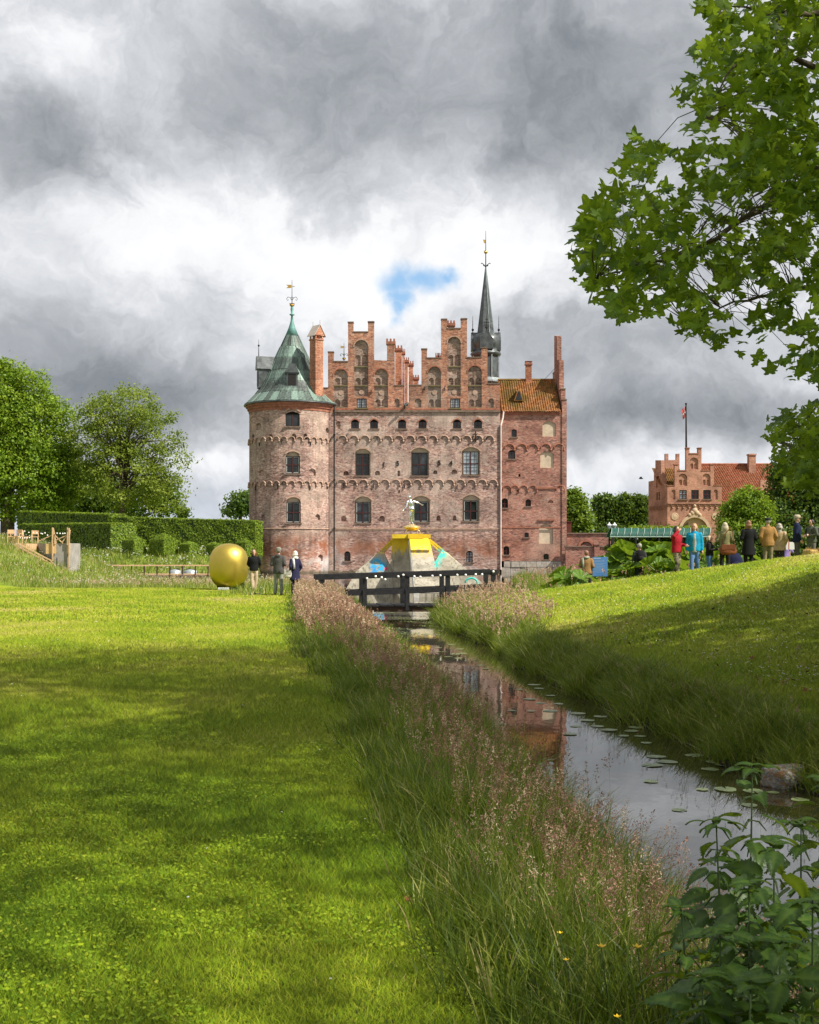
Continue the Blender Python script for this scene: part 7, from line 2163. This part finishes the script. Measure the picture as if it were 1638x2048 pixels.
d_ = unit(rng.normal(size=(3200, 3))); S_ = Soup(); S_.add(rhombi(d_ * np.array([rb2, rb2, rb2 * 1.05]) + np.array([0, 0, zc2]), rng.uniform(.03, .06, 3200), np.clip(rng.normal(.6, .2, 3200), 0, 1), .1, .6, d_, 1.2)); S_.build('foliage', M['hedge'], bb)

# ------------------------------------------------------------------ giant rhubarb by the water
M['gunnera'] = green('gunnera_leaves', (.045, .10, .010), (.10, .19, .018), (.20, .30, .035), .35)
def gunnera_leaf(r, seed):
    rr = random.Random(seed); n = 30; V, Fq, T = [(0, 0, 0)], [], [.35]
    for ring, f in ((1, .35), (2, .7), (3, 1.0)):
        for k in range(n):
            a = 2 * math.pi * k / n
            lobe = 1 + (.16 * abs(math.sin(a * 2.5)) + rr.uniform(-.05, .08)) * f * (1 if ring == 3 else .3)
            if abs(a - math.pi * 1.5) < .25: lobe *= .45 if ring == 3 else .7
            rib = .07 * math.cos(a * 10) * f
            V.append((r * f * lobe * math.cos(a), r * f * lobe * math.sin(a), r * (.34 * f * f - .05 * (f ** 4) + rib)))
            T.append(.45 + .25 * math.cos(a * 10) * f + rr.uniform(-.1, .1))
    for k in range(n):
        k2 = (k + 1) % n
        Fq.append((0, 1 + k, 1 + k2))
        for q_ in (0, 1):
            Fq += [(1 + q_ * n + k, 1 + (q_ + 1) * n + k, 1 + (q_ + 1) * n + k2), (1 + q_ * n + k, 1 + (q_ + 1) * n + k2, 1 + q_ * n + k2)]
    me_ = bpy.data.meshes.new('leaf'); me_.from_pydata(V, [], Fq); me_.materials.append(M['gunnera'])
    at_ = me_.attributes.new('tint', 'FLOAT', 'POINT'); at_.data.foreach_set('value', T)
    return me_
GL = [gunnera_leaf(1.0, s) for s in range(4)]
for px, Y, nl, hmax, R0, lab in ((1140, 46.6, 9, .95, .40, 'giant rhubarb plant at the water edge beyond the man in tan'), (1178, 50.5, 8, 1.25, .42, 'giant rhubarb plant rising behind the tan jacket and blue board'), (1235, 49.5, 12, 1.75, .55, 'tall giant rhubarb plant between blue board and backpack man'), (1262, 47.5, 8, 1.0, .50, 'low giant rhubarb plant in front, left of backpack man'), (1305, 50, 13, 1.95, .58, 'tallest giant rhubarb plant behind the man with the backpack'), (1330, 47.0, 8, 1.05, .48, 'giant rhubarb plant between backpack man and red jacket'), (1378, 50.5, 10, 1.35, .52, 'giant rhubarb plant behind the red and turquoise jackets'), (1432, 49.5, 9, 1.15, .48, 'giant rhubarb plant behind the person in black jacket and jeans'), (1475, 50, 7, 1.1, .46, 'giant rhubarb plant behind the olive coat')):
    x = at(px, Y); g0 = thing('giant_rhubarb', lab, 'plant', (x, Y, float(hz(x, Y))), 0, 'giant rhubarb clump')
    nl = int(nl * 1.5)
    for k in range(nl):
        a = rnd.uniform(0, 2 * math.pi); f = (k + 1) / nl
        rr = rnd.uniform(.15, 1.15) * (1.25 - .6 * f); h_ = hmax * (.25 + .75 * f) * rnd.uniform(.85, 1.05)
        tip = Vector((rr * math.cos(a), rr * math.sin(a) - .2, h_))
        q = MB(); q.tube([(0, 0, -.05), tip * .5 + Vector((0, 0, h_ * .18)), tip], [.04, .035, .022], 6)
        stk = q.build('stalk', M['leaf_fresh_stalk'] if 'leaf_fresh_stalk' in M else M.setdefault('leaf_fresh_stalk', plain('green_stalk', (.13, .17, .05), .7, 0, .2, 5, .3)), g0, True)
        sc2 = R0 * rnd.uniform(.6, 1.0)
        link('leaf', GL[k % 4], g0, tip, (rnd.uniform(.15, .75), rnd.uniform(-.35, .35) + .2 * math.cos(a), a + 1.57 + rnd.uniform(-.6, .6)), (sc2, sc2, sc2))

# ------------------------------------------------------------------ lily pads, stones, fallen leaves
M['pad'] = leafmat('lily_pad', [(0, (.09, .14, .05)), (.5, (.17, .22, .085)), (1, (.30, .32, .14))], .1, .35, .5)
def pad_mesh(seed):
    rr = random.Random(seed); n = 26; V, T = [(0, 0, .004)], [.5]
    for ring, f in ((0, .55), (1, 1.0)):
        for k in range(n):
            a = .16 + (2 * math.pi - .32) * k / (n - 1)
            rad = f * (1 + .05 * math.sin(3 * a + seed) + rr.uniform(-.025, .025))
            V.append((rad * math.cos(a), rad * .92 * math.sin(a), .004 + (.02 * rr.uniform(-.2, 1) if f == 1 else .004))); T.append(rr.uniform(.3, .8))
    Fq = [(0, 1 + k, 2 + k) for k in range(n - 1)]
    for k in range(n - 1): Fq += [(1 + k, 1 + n + k, 2 + n + k), (1 + k, 2 + n + k, 2 + k)]
    me_ = bpy.data.meshes.new('lily_pad'); me_.from_pydata(V, [], Fq); me_.materials.append(M['pad'])
    at_ = me_.attributes.new('tint', 'FLOAT', 'POINT'); at_.data.foreach_set('value', T)
    me_.polygons.foreach_set('use_smooth', [True] * len(me_.polygons))
    return me_
PM = [pad_mesh(s) for s in range(5)]
z6 = [(100, 460), (200, 455), (150, 510), (100, 545), (60, 570), (160, 572), (260, 570), (340, 570), (300, 535), (260, 492), (400, 585), (420, 567), (390, 650), (500, 650), (515, 600), (585, 620), (675, 675), (560, 670), (720, 700), (620, 742), (750, 735), (360, 690), (635, 700), (935, 768), (800, 805), (860, 832), (780, 850), (900, 855), (1105, 835), (1140, 850), (1080, 870), (1120, 882), (775, 933), (1040, 975), (1160, 975), (1090, 1043), (920, 1080), (1400, 990), (1540, 1028), (1515, 1092), (1570, 972), (1300, 985), (1280, 1055), (1360, 1110), (20, 640), (175, 437), (450, 620), (330, 612), (210, 530), (700, 655), (1000, 800), (1220, 905)]
z5 = [(1020, 345), (1080, 355), (1190, 365), (1200, 380), (1215, 398), (1250, 418), (1060, 330), (1000, 300), (1040, 270), (960, 290), (1110, 325), (1150, 350), (980, 315), (1090, 300)]
pads = [(1000 + a / 2.567, 1200 + b / 2.567) for a, b in z6] + [(560 + a / 3.033, 1200 + b / 3.033) for a, b in z5]
for k, (px, py) in enumerate(pads):
    if k % 4 == 3: continue
    p = G(px, py, WATER)
    o = link('lily_pad', PM[k % 5], None, (p.x, p.y, WATER + .004 + .0012 * (k % 6)), (rnd.uniform(-.02, .02), rnd.uniform(-.02, .02), rnd.uniform(0, 6.28)))
    s_ = rnd.uniform(.06, .115) if py > 1330 else rnd.uniform(.08, .13)
    o.scale = (s_, s_, s_)
    lab = 'small lily pad in the far cluster near the footbridge' if py < 1345 else 'lily pad floating on the brick-red castle reflection' if px < 1145 and py < 1490 else 'lily pad near the largest rock by the frame edge' if px > 1480 else 'lily pad floating over the pale sky reflection' if py > 1520 else 'lily pad in the band along the grassy bank mid-stream'
    tag(o, lab, 'lily pad', 'lily pads on the stream')
# duckweed film by the bridge
n = 2600; y = rng.uniform(31, 44, n); x = rng.uniform(-1.5, .9, n); k = (hz(x, y) < WATER - .03) & (np.sin(x * 3 + y * 2.2) * np.sin(y * 1.4) > .05); x, y = x[k], y[k]
c = np.stack([x, y, np.full(len(x), WATER + .004)], -1); S_ = Soup(); S_.add(rhombi(c, rng.uniform(.02, .05, len(c)), rng.uniform(.2, .9, len(c)), 60, .8)); o = S_.build('duckweed', M['pad']); o['kind'] = 'stuff'; tag(o, 'green duckweed film floating near the footbridge', 'duckweed')

def rockmat():
    m_, t = mat('lichen_rock'); o_ = objco(t)
    a = t.noise(o_, 5, 6, .65).outputs[0]; b = t.noise(o_, 2.2, 5, .6).outputs[0]
    c_ = t.ramp(a, [(.3, (.09, .08, .07)), (.5, (.22, .20, .18)), (.72, (.40, .38, .34))])
    c_ = t.mix(t.mr(b, .50, .60, 0, .8, True), c_, (.22, .10, .03)); finish(t, c_, .9, 0, bump(t, a, .8, .05), .2)
    return m_
M['rock'] = rockmat()
def rock(px, py, w_, h_, lab, seed, z=WATER, dx=0.0):
    p_ = G(px, py, z + .02); s_ = p_.y / F
    rr = np.random.default_rng(seed); q_ = MB(); q_.ball((0, 0, 0), (1, 1, 1), 18, 12)
    V = np.array(q_.v); ph = rr.uniform(0, 6, 6)
    d = 1 + .14 * np.sin(V[:, 0] * 3 + ph[0]) * np.sin(V[:, 1] * 4 + ph[1]) + .10 * np.sin(V[:, 2] * 5 + ph[2] + V[:, 0] * 4) + .05 * np.sin(V[:, 1] * 11 + ph[3]) * np.sin(V[:, 0] * 9 + ph[4])
    V = V * d[:, None]; V = np.sign(V) * np.abs(V) ** .85
    q_.v = [tuple(v) for v in V]
    o_ = q_.build('rock', M['rock'], None, True); o_.location = (p_.x + dx, p_.y + w_ * s_ * .3, z + h_ * s_ * (.30 if dx == 0 else .12)); o_.scale = (w_ * s_ / 2, w_ * s_ * .38, h_ * s_ * .62); o_.rotation_euler = (0, 0, rr.uniform(-.5, .5))
    tag(o_, lab, 'rock', 'stones along the stream edge')
rock(1578, 1572, 94, 46, 'largest rock with orange lichen at the water edge', 1)
rock(1462, 1482, 50, 40, 'pale upright stone half hidden in the bank grass', 2)
rock(1545, 1528, 44, 28, 'grey stone just behind the largest lichen rock', 3)
rock(1480, 1522, 46, 24, 'low dark stone at the foot of the pale upright one', 4)
rock(1208, 1424, 30, 22, 'small dark stone under the bank grass among lily pads', 5, dx=.28)
rock(1020, 1316, 34, 16, 'smooth pale stone on the bank nearest the footbridge', 6, dx=.30)
rock(988, 1314, 24, 24, 'small dark stone beside the smooth pale one', 7, dx=.42)
rock(1120, 1382, 28, 20, 'brown stone in the undercut bank mid-stream', 8, dx=.30)

M['dry_leaf'] = plain('dry_leaf', (.17, .075, .018), .8, 0, .5, 9, .3)
lm = MB(); ang = [(.0, .12), (.35, .4), (.6, .95), (.95, .5), (1.57, 1.0), (2.2, .5), (2.55, .95), (2.8, .4), (3.14, .12), (4.71, .3)]
lm.add([(0, 0, .03)] + [(r_ * math.cos(a), r_ * math.sin(a), .10 * r_ * (1 if i % 2 else .2)) for i, (a, r_) in enumerate(ang)], [(0, 1 + i, 1 + (i + 1) % len(ang)) for i in range(len(ang))])
dl_me = lm.mesh('fallen_leaf', M['dry_leaf'])
cnt = 0
while cnt < 70:
    y = rnd.uniform(11, 30); x = rnd.uniform(np.interp(y, _yr, _xr) + 1.3, .35 * y)
    if x > .35 * y or rnd.random() > (x / (.35 * y)) ** 2 + .08: continue
    o = link('fallen_leaf', dl_me, None, (x, y, float(hz(x, y)) + .045), (rnd.uniform(-.7, .7), rnd.uniform(-.7, .7), rnd.uniform(0, 6)))
    s_ = rnd.uniform(.04, .075); o.scale = (s_, s_, s_)
    tag(o, 'dry brown leaf fallen on the shaded grass slope', 'leaf', 'fallen leaves on the slope'); cnt += 1
for px, py, lab in ((812, 1801, 'curled brown leaf at the edge of lawn and tall grass'), (955, 2008, 'dry orange leaf on the turf near the bottom of the tall grass'), (918, 1992, 'long dry ochre blade lying across the turf edge')):
    p = G(px, py, .03); o = link('fallen_leaf', dl_me, None, p, (.5, .3, rnd.uniform(0, 6))); o.scale = (.035, .035, .035); tag(o, lab, 'leaf')

# ------------------------------------------------------------------ nettles and buttercups in the foreground
M['nettle'] = leafmat('nettle_leaves', [(0, (.012, .036, .005)), (.5, (.038, .088, .010)), (1, (.10, .165, .025))], .3, .45, .35)
def nettle_leaf(seed):
    """Serrated, pointed leaf with a folded midrib, drooping at the tip; along +x, unit length."""
    rr = random.Random(seed); n = 22; V, T, Fq = [], [], []
    for i in range(n + 1):
        t = i / n
        w_ = .29 * (math.sin(math.pi * min(1, t * .93 + .07) ** .62) ** .9) * (1 - t) ** .25 if t < 1 else 0
        zc_ = .10 * t - .42 * t * t * t
        saw = .05 * (1 if i % 2 else 0)
        V += [(t, 0, zc_), (t + saw * .3, w_ * .55, zc_ + .07), (t + .05 + saw, w_ + saw * (t < .95), zc_ + .03), (t + saw * .3, -w_ * .55, zc_ + .07), (t + .05 + saw, -w_ - saw * (t < .95), zc_ + .03)]
        vn = .22 if i % 4 == 0 else 0
        T += [.9, .42 + vn + rr.uniform(-.1, .1), .3 + vn, .42 + vn + rr.uniform(-.1, .1), .3 + vn]
    for i in range(n):
        a, b = 5 * i, 5 * i + 5
        Fq += [(a, b, b + 1, a + 1), (a + 1, b + 1, b + 2, a + 2), (a, a + 3, b + 3, b), (a + 3, a + 4, b + 4, b + 3)]
    me_ = bpy.data.meshes.new('leaf'); me_.from_pydata(V, [], Fq); me_.materials.append(M['nettle'])
    at_ = me_.attributes.new('tint', 'FLOAT', 'POINT'); at_.data.foreach_set('value', T)
    me_.polygons.foreach_set('use_smooth', [True] * len(me_.polygons))
    return me_
NL = [nettle_leaf(s) for s in range(4)]
M['nettle_stem'] = plain('nettle_stem', (.055, .085, .03), .7, 0, .25, 8, .3)
def nettle(px, py_top, Y, lab, size=1.0, lean=(0, 0)):
    x = (px - CX) * Y / F; ztop = EYE - (py_top - HY) * Y / F
    zb_ = max(float(hz(x, Y)), WATER) - .03
    t_ = thing('nettle', lab, 'nettle', (x - lean[0], Y - lean[1], zb_), 0, 'nettles by the stream')
    H = ztop - zb_
    top = Vector((lean[0], lean[1], H))
    q_ = MB(); path = [Vector((0, 0, 0)), top * .35 + Vector((rnd.uniform(-.02, .02), 0, 0)), top * .7, top]
    q_.tube(path, [.006, .005, .0036, .0018], 6); q_.build('stem', M['nettle_stem'], t_)
    for i in range(6):
        a = i * 1.05 + rnd.uniform(-.2, .2); s3 = .075 * size * rnd.uniform(.6, 1.1)
        link('leaf', NL[i % 4], t_, top - Vector((0, 0, .012 * (i % 3))), (rnd.uniform(-.3, .3), rnd.uniform(-.5, .2), a), (s3, s3, s3))
    nn = max(6, int(H / (.075 * size)))
    for i in range(nn):
        f = (i + 1.3) / (nn + .6)
        p_ = path[0].lerp(top, min(1, f)) ; a0 = i * 1.57 + rnd.uniform(-.3, .3)
        sz = .150 * size * (1.05 - .55 * f ** 3) * rnd.uniform(.65, 1.25)
        if f < .2: sz *= .7
        for sd_ in (0, math.pi, 1.4, 4.6):
            a = a0 + sd_
            if sd_ in (1.4, 4.6):
                if f > .85: continue
                sz *= .86
            st = Vector((math.cos(a), math.sin(a), .35)) * .035 * size
            o_ = link('leaf', NL[rnd.randrange(4)], t_, p_ + st, (rnd.uniform(-.5, .5), rnd.uniform(-.30, .75) - .25 * (f > .9), a + rnd.uniform(-.5, .5)), (sz, sz, sz))
        if f > .45:
            g_ = MB()
            for s2 in range(3):
                a = a0 + 1.57 + s2 * 2.1; e_ = p_ + Vector((math.cos(a) * .045, math.sin(a) * .045, -.03))
                g_.tube([p_, p_.lerp(e_, .5) + Vector((0, 0, .012)), e_], [.002, .0035, .002], 4)
            g_.build('catkin', M['nettle_stem'], t_)
nettle(1505, 1530, 3.75, 'tallest nettle standing against the water at the frame corner', 1.0, (.02, 0))
nettle(1432, 1640, 3.6, 'slender nettle with long drooping leaves over the pale water', .95, (-.04, 0))
nettle(1548, 1690, 3.5, 'broad-leaved nettle just beside the tallest one', 1.0)
nettle(1602, 1640, 3.9, 'nettle rising at the frame edge with yellowish top', .95)
nettle(1362, 1815, 3.45, 'short nettle at the outer edge beside the bright grass', .85, (-.05, 0))
nettle(1498, 1765, 3.25, 'nettle with upright leaves in the middle of the clump', 1.05)
nettle(1440, 1860, 3.15, 'low dark nettle in the clump, partly behind seed heads', 1.0)
nettle(1560, 1880, 3.1, 'large-leaved low nettle near the bottom frame corner', 1.15)
nettle(1625, 1800, 3.2, 'shaded nettle cut by the frame edge', 1.05)
nettle(1650, 1560, 4.2, 'tall nettle half outside the frame edge', 1.0)
nettle(1500, 1960, 2.95, 'lowest nettle with broad leaves at the bottom edge', 1.15)
nettle(1405, 1950, 3.05, 'small nettle at the bottom edge beside buttercups', .9)
M['butter'] = plain('buttercup_petals', (.78, .50, .01), .35, 0, .1, 5, .1, .5)
for px, py, Y, lab in ((1203, 1896, 3.9, 'largest yellow buttercup in the near bank grass'), (1120, 1868, 4.2, 'yellow buttercup furthest from the nettles'), (1275, 1897, 3.8, 'yellow buttercup between largest one and the nettles'), (1328, 1908, 3.7, 'small yellow buttercup beside the short nettle'), (1132, 1922, 3.9, 'small yellow buttercup low in the seed heads'), (1235, 2036, 3.3, 'yellow buttercup at the bottom frame edge')):
    p = P(px, py, Y); zb_ = float(hz(p.x, Y)); t_ = thing('buttercup', lab, 'flower', (p.x, Y, zb_), 0, 'buttercups in the bank grass'); h_ = p.z - zb_
    q = MB(); q.tube([(0, 0, -.02), (.02, 0, h_ * .5), (0, 0, h_)], .0018, 5); q.build('stem', M['nettle_stem'], t_)
    for k in range(5):
        a = k * 1.2566 + .3; q = MB(); ca, sa = math.cos(a), math.sin(a); r_ = .013 if 'largest' in lab else .009
        q.add([(0, 0, h_), (ca * r_ * .7 - sa * r_ * .55, sa * r_ * .7 + ca * r_ * .55, h_ + r_ * .45), (ca * r_ * 1.3, sa * r_ * 1.3, h_ + r_ * .9), (ca * r_ * .7 + sa * r_ * .55, sa * r_ * .7 - ca * r_ * .55, h_ + r_ * .45)], [(0, 1, 2, 3)]); q.build('petal', M['butter'], t_)

# ------------------------------------------------------------------ the plane tree overhead
def plane_leaf(seed):
    rr = random.Random(seed)
    out = [(-90, .10), (-62, .34), (-38, .50), (-20, .62), (-8, .44), (4, .52), (20, .82), (26, .86), (40, .62), (52, .50), (62, .60), (78, .88), (90, 1.05), (102, .88), (118, .60), (128, .50), (140, .62), (154, .86), (160, .82), (176, .52), (188, .44), (200, .62), (218, .50), (242, .34)]
    V = [(0, .18, .06)]; T = [.65]
    for i, (a, r_) in enumerate(out):
        r2 = r_ * rr.uniform(.93, 1.07); a = R(a + rr.uniform(-2, 2))
        x, y = r2 * math.cos(a), r2 * math.sin(a)
        V.append((x, y, -.16 * r2 * r2 + .05 * math.sin(3 * a + seed) + .02 * (i % 2))); T.append(.45 + rr.uniform(-.12, .12))
    n = len(out)
    return V, [(0, 1 + i, 1 + (i + 1) % n) for i in range(n)], T
PL = [plane_leaf(s) for s in range(4)]
pl_me = []
for V, Fq, T in PL:
    me_ = bpy.data.meshes.new('leaf'); me_.from_pydata(V, [], Fq); me_.materials.append(M['leaf_plane'])
    at_ = me_.attributes.new('tint', 'FLOAT', 'POINT'); at_.data.foreach_set('value', T); pl_me.append(me_)
TB = Vector((9.2, 9.5, float(hz(9.2, 9.5))))
plane = thing('plane_tree', 'big plane tree whose leafy boughs hang into the top corner', 'tree', TB)
poly = [(1380, -60), (1392, 25), (1440, 70), (1352, 112), (1332, 175), (1362, 225), (1345, 300), (1265, 268), (1205, 375), (1175, 420), (1140, 480), (1127, 545), (1165, 600), (1215, 625), (1240, 660), (1275, 640), (1330, 628), (1345, 668), (1415, 690), (1480, 725), (1520, 742), (1585, 762), (1700, 800), (1700, -60)]
poly2 = [(1625, 800), (1600, 815), (1570, 812), (1535, 838), (1520, 880), (1548, 905), (1545, 950), (1590, 985), (1638, 1005), (1700, 1010), (1700, 800)]
def inpoly(px, py, pg):
    c_ = False; j = len(pg) - 1
    for i in range(len(pg)):
        if (pg[i][1] > py) != (pg[j][1] > py) and px < (pg[j][0] - pg[i][0]) * (py - pg[i][1]) / (pg[j][1] - pg[i][1]) + pg[i][0]:
            c_ = not c_
        j = i
    return c_
gaps = [(1338, 345, 26), (1240, 480, 14), (1400, 560, 26), (1510, 600, 26), (1420, 470, 14), (1480, 640, 20), (1575, 545, 22), (1395, 400, 12), (1530, 215, 12), (1610, 130, 10), (1555, 690, 26), (1300, 590, 12), (1600, 620, 24), (1450, 610, 14), (1350, 620, 16)]
leaves = []
def sample_leaves(n, pg, y0, y1, ymu, size):
    k = 0; x0 = min(a for a, b in pg); yb0, yb1 = min(b for a, b in pg), max(b for a, b in pg)
    cl_ = []
    while len(cl_) < max(20, n // 11):
        px, py = rnd.uniform(x0, max(a for a, b in pg)), rnd.uniform(yb0, yb1)
        if inpoly(px, py, pg): cl_.append((px, py, rnd.uniform(y0, y1)))
    tries = 0
    while k < n and tries < n * 40:
        tries += 1
        c0 = cl_[rnd.randrange(len(cl_))]
        px, py = c0[0] + rnd.gauss(0, 30), c0[1] + rnd.gauss(0, 24)
        if not inpoly(px, py, pg) or any((px - a) ** 2 + (py - b) ** 2 < (r_ * 1.15) ** 2 for a, b, r_ in gaps): continue
        Y = min(y1, max(y0, c0[2] + rnd.gauss(0, .35)))
        leaves.append((P(px, py, Y), size * rnd.triangular(.42, 1.25, .85), px, py)); k += 1
sample_leaves(3400, poly, 8.2, 12.6, 10, .096)
sample_leaves(700, poly2, 13.0, 16.5, 15, .095)
sample_leaves(1900, [(1690, -160), (1690, 790), (1900, 820), (2150, 760), (2350, 700), (2350, -160)], 8.2, 12.6, 10, .100)
sample_leaves(500, [(1690, 720), (1690, 1010), (1850, 1000), (1960, 940), (1960, 720)], 13.0, 16.5, 15, .095)
def leaf_rot():
    # blades hang out and down, faces mostly towards the light above
    return Matrix.Rotation(rnd.uniform(0, 6.283), 3, 'Z') @ Matrix.Rotation(rnd.gauss(.75, .5), 3, 'X') @ Matrix.Rotation(rnd.gauss(0, .5), 3, 'Y')
order = sorted(range(len(leaves)), key=lambda i: leaves[i][0].y / leaves[i][1] + (0 if (leaves[i][2] < 1638 and leaves[i][3] > 0) else 1e3))
big = set(order[:300])
S_ = Soup()
for i, (p, s_, px, py) in enumerate(leaves):
    v = rnd.randrange(4); rot = leaf_rot()
    if i in big:
        o = link('leaf', pl_me[v], plane, p - TB, rot.to_euler(), (s_, s_, s_))
    else:
        V, Fq, T = PL[v]
        Vn = np.array(V) @ np.array(rot.transposed()) * s_ + np.array(p - TB)
        S_.add((Vn, np.array(Fq), np.clip(np.array(T) + rnd.gauss(.05, .28), 0, 1)))
o = S_.build('foliage', M['leaf_plane'], plane); o['kind'] = 'stuff'
# boughs and twigs reaching the leaves
q = MB()
q.tube([(0, 0, -.4), (0, 0, .3), (-.1, .05, 2.0), (-.4, .2, 4.2), (-.9, -.2, 7), (-1.5, -.6, 10.5), (-1.8, -.9, 14)], [.72, .52, .46, .42, .34, .2, .06], 12)
tr = q.build('trunk', M['bark'], plane, True)
boughs = [[(-.4, .2, 4.0), (-1.8, .3, 5.2), (P(1640, 330, 10.6) - TB), (P(1520, 420, 10.2) - TB), (P(1400, 500, 9.9) - TB), (P(1290, 520, 9.6) - TB), (P(1190, 560, 9.5) - TB)],
          [(-.6, .1, 4.8), (-2.0, .0, 6.0), (P(1660, 140, 10.2) - TB), (P(1560, 115, 9.9) - TB), (P(1475, 130, 9.8) - TB), (P(1390, 230, 9.6) - TB)],
          [(-.4, .2, 3.6), (-1.6, .9, 4.2), (P(1650, 560, 11.6) - TB), (P(1560, 590, 11.4) - TB), (P(1470, 610, 11.0) - TB), (P(1370, 640, 10.8) - TB)],
          [(-.2, .3, 3.0), (-1.2, 2.5, 3.6), (P(1690, 760, 14.6) - TB), (P(1620, 830, 14.8) - TB), (P(1560, 880, 15.0) - TB)],
          [(-.7, .1, 5.4), (-2.4, -.2, 7.0), (P(1640, 20, 9.6) - TB), (P(1540, 30, 9.4) - TB), (P(1440, 10, 9.3) - TB)]]
nodes = []
for b in boughs:
    q = MB(); pts = [Vector(v) for v in b]; n_ = len(pts)
    fine_ = []
    for i in range(n_ - 1):
        for k in range(4): fine_.append(pts[i].lerp(pts[i + 1], k / 4) + Vector((rnd.uniform(-.02, .02), rnd.uniform(-.02, .02), .03 * math.sin(i * 2 + k))))
    fine_.append(pts[-1])
    q.tube(fine_, [.060 * (1 - i / len(fine_)) ** 1.6 + .004 for i in range(len(fine_))], 7)
    q.build('bough', M['bark'], plane, True)
    nodes += fine_[6:]
q = MB()
for i, (p, s_, px, py) in enumerate(leaves):
    l_ = p - TB
    if i % 11 == 0:
        nd = min(nodes, key=lambda v: (v - l_).length_squared)
        if (nd - l_).length < 1.3:
            q.tube([nd, nd.lerp(l_, .35) + Vector((rnd.uniform(-.06, .06), rnd.uniform(-.06, .06), .06)), nd.lerp(l_, .7) + Vector((rnd.uniform(-.05, .05), rnd.uniform(-.05, .05), .05)), l_], [.005, .0038, .003, .002], 4, False)
q.build('twigs', M['bark'], plane)['kind'] = 'stuff'
def offframe(p_):
    return (np.abs(p_[:, 0]) > .352 * p_[:, 1] + .75) | (p_[:, 2] > EYE + .467 * p_[:, 1] + .6) | (p_[:, 1] < .5)
c, d_ = crown_pts([(.4, -2.6, 14.0, 6.6, 7.2, 3.4), (-1.2, 1.4, 12.5, 4.4, 3.6, 3.0), (1.5, -9.0, 13.5, 6.0, 5.0, 3.0), (4.6, -2.2, 11.0, 4.4, 5.5, 3.0)], 3300, .15)
k = offframe(c + np.array(TB)) & (np.linalg.norm(c + np.array(TB) - np.array([0, 0, EYE]), axis=1) > 3.5); c, d_ = c[k], d_[k]
n = len(c) * 21
cc = np.repeat(c, 21, 0) + rng.normal(0, .75, (n, 3))
kk = offframe(cc + np.array(TB)); cc = cc[kk]; n = len(cc)
S_ = Soup(); S_.add(rhombi(cc, rng.uniform(.045, .072, n), np.clip(rng.normal(.48, .2, n), 0, 1), .6, .8)); o = S_.build('upper_crown', M['leaf_plane'], plane); o['kind'] = 'stuff'
# the next tree along the rise, outside the picture, whose shade falls across the slope
bz_ = float(hz(19.5, 13.8))
tree('plane_tree', 'plane tree on the rise whose shade covers the grass slope', 'tree', (19.5, 13.8, bz_), [(-3.0, .5, 8.5, 5.5, 8.0, 4.0), (-1, -1, 11, 6, 8.0, 4), (2, 3, 9.0, 5, 7, 4), (-1, -5, 9, 5, 5, 3.5)], .5, 2700, 22, .45, .135, 'leaf_plane', limbs=16, keep=lambda p_: (np.abs(p_[:, 0]) > .36 * p_[:, 1] + 1.4))

# a bird far off
bd_ = thing('bird', 'small dark bird flying in the sky beyond the castle', 'bird', P(1282, 957, 90))
q = MB(); loft(q, [(0, 0, -.05, .03, .03), (0, 0, 0, .06, .08), (.0, 0, .05, .03, .04)]); q.v = [(z * 3.2, y, x * .9) for x, y, z in q.v]
for sg in (-1, 1):
    q.add([(.05, 0, .0), (-.06, 0, .01), (-.10, sg * .18, .12), (.0, sg * .30, .10), (.06, sg * .16, .13)], [(0, 1, 2, 4), (4, 2, 3)])
q.build('body', M['iron'], bd_)
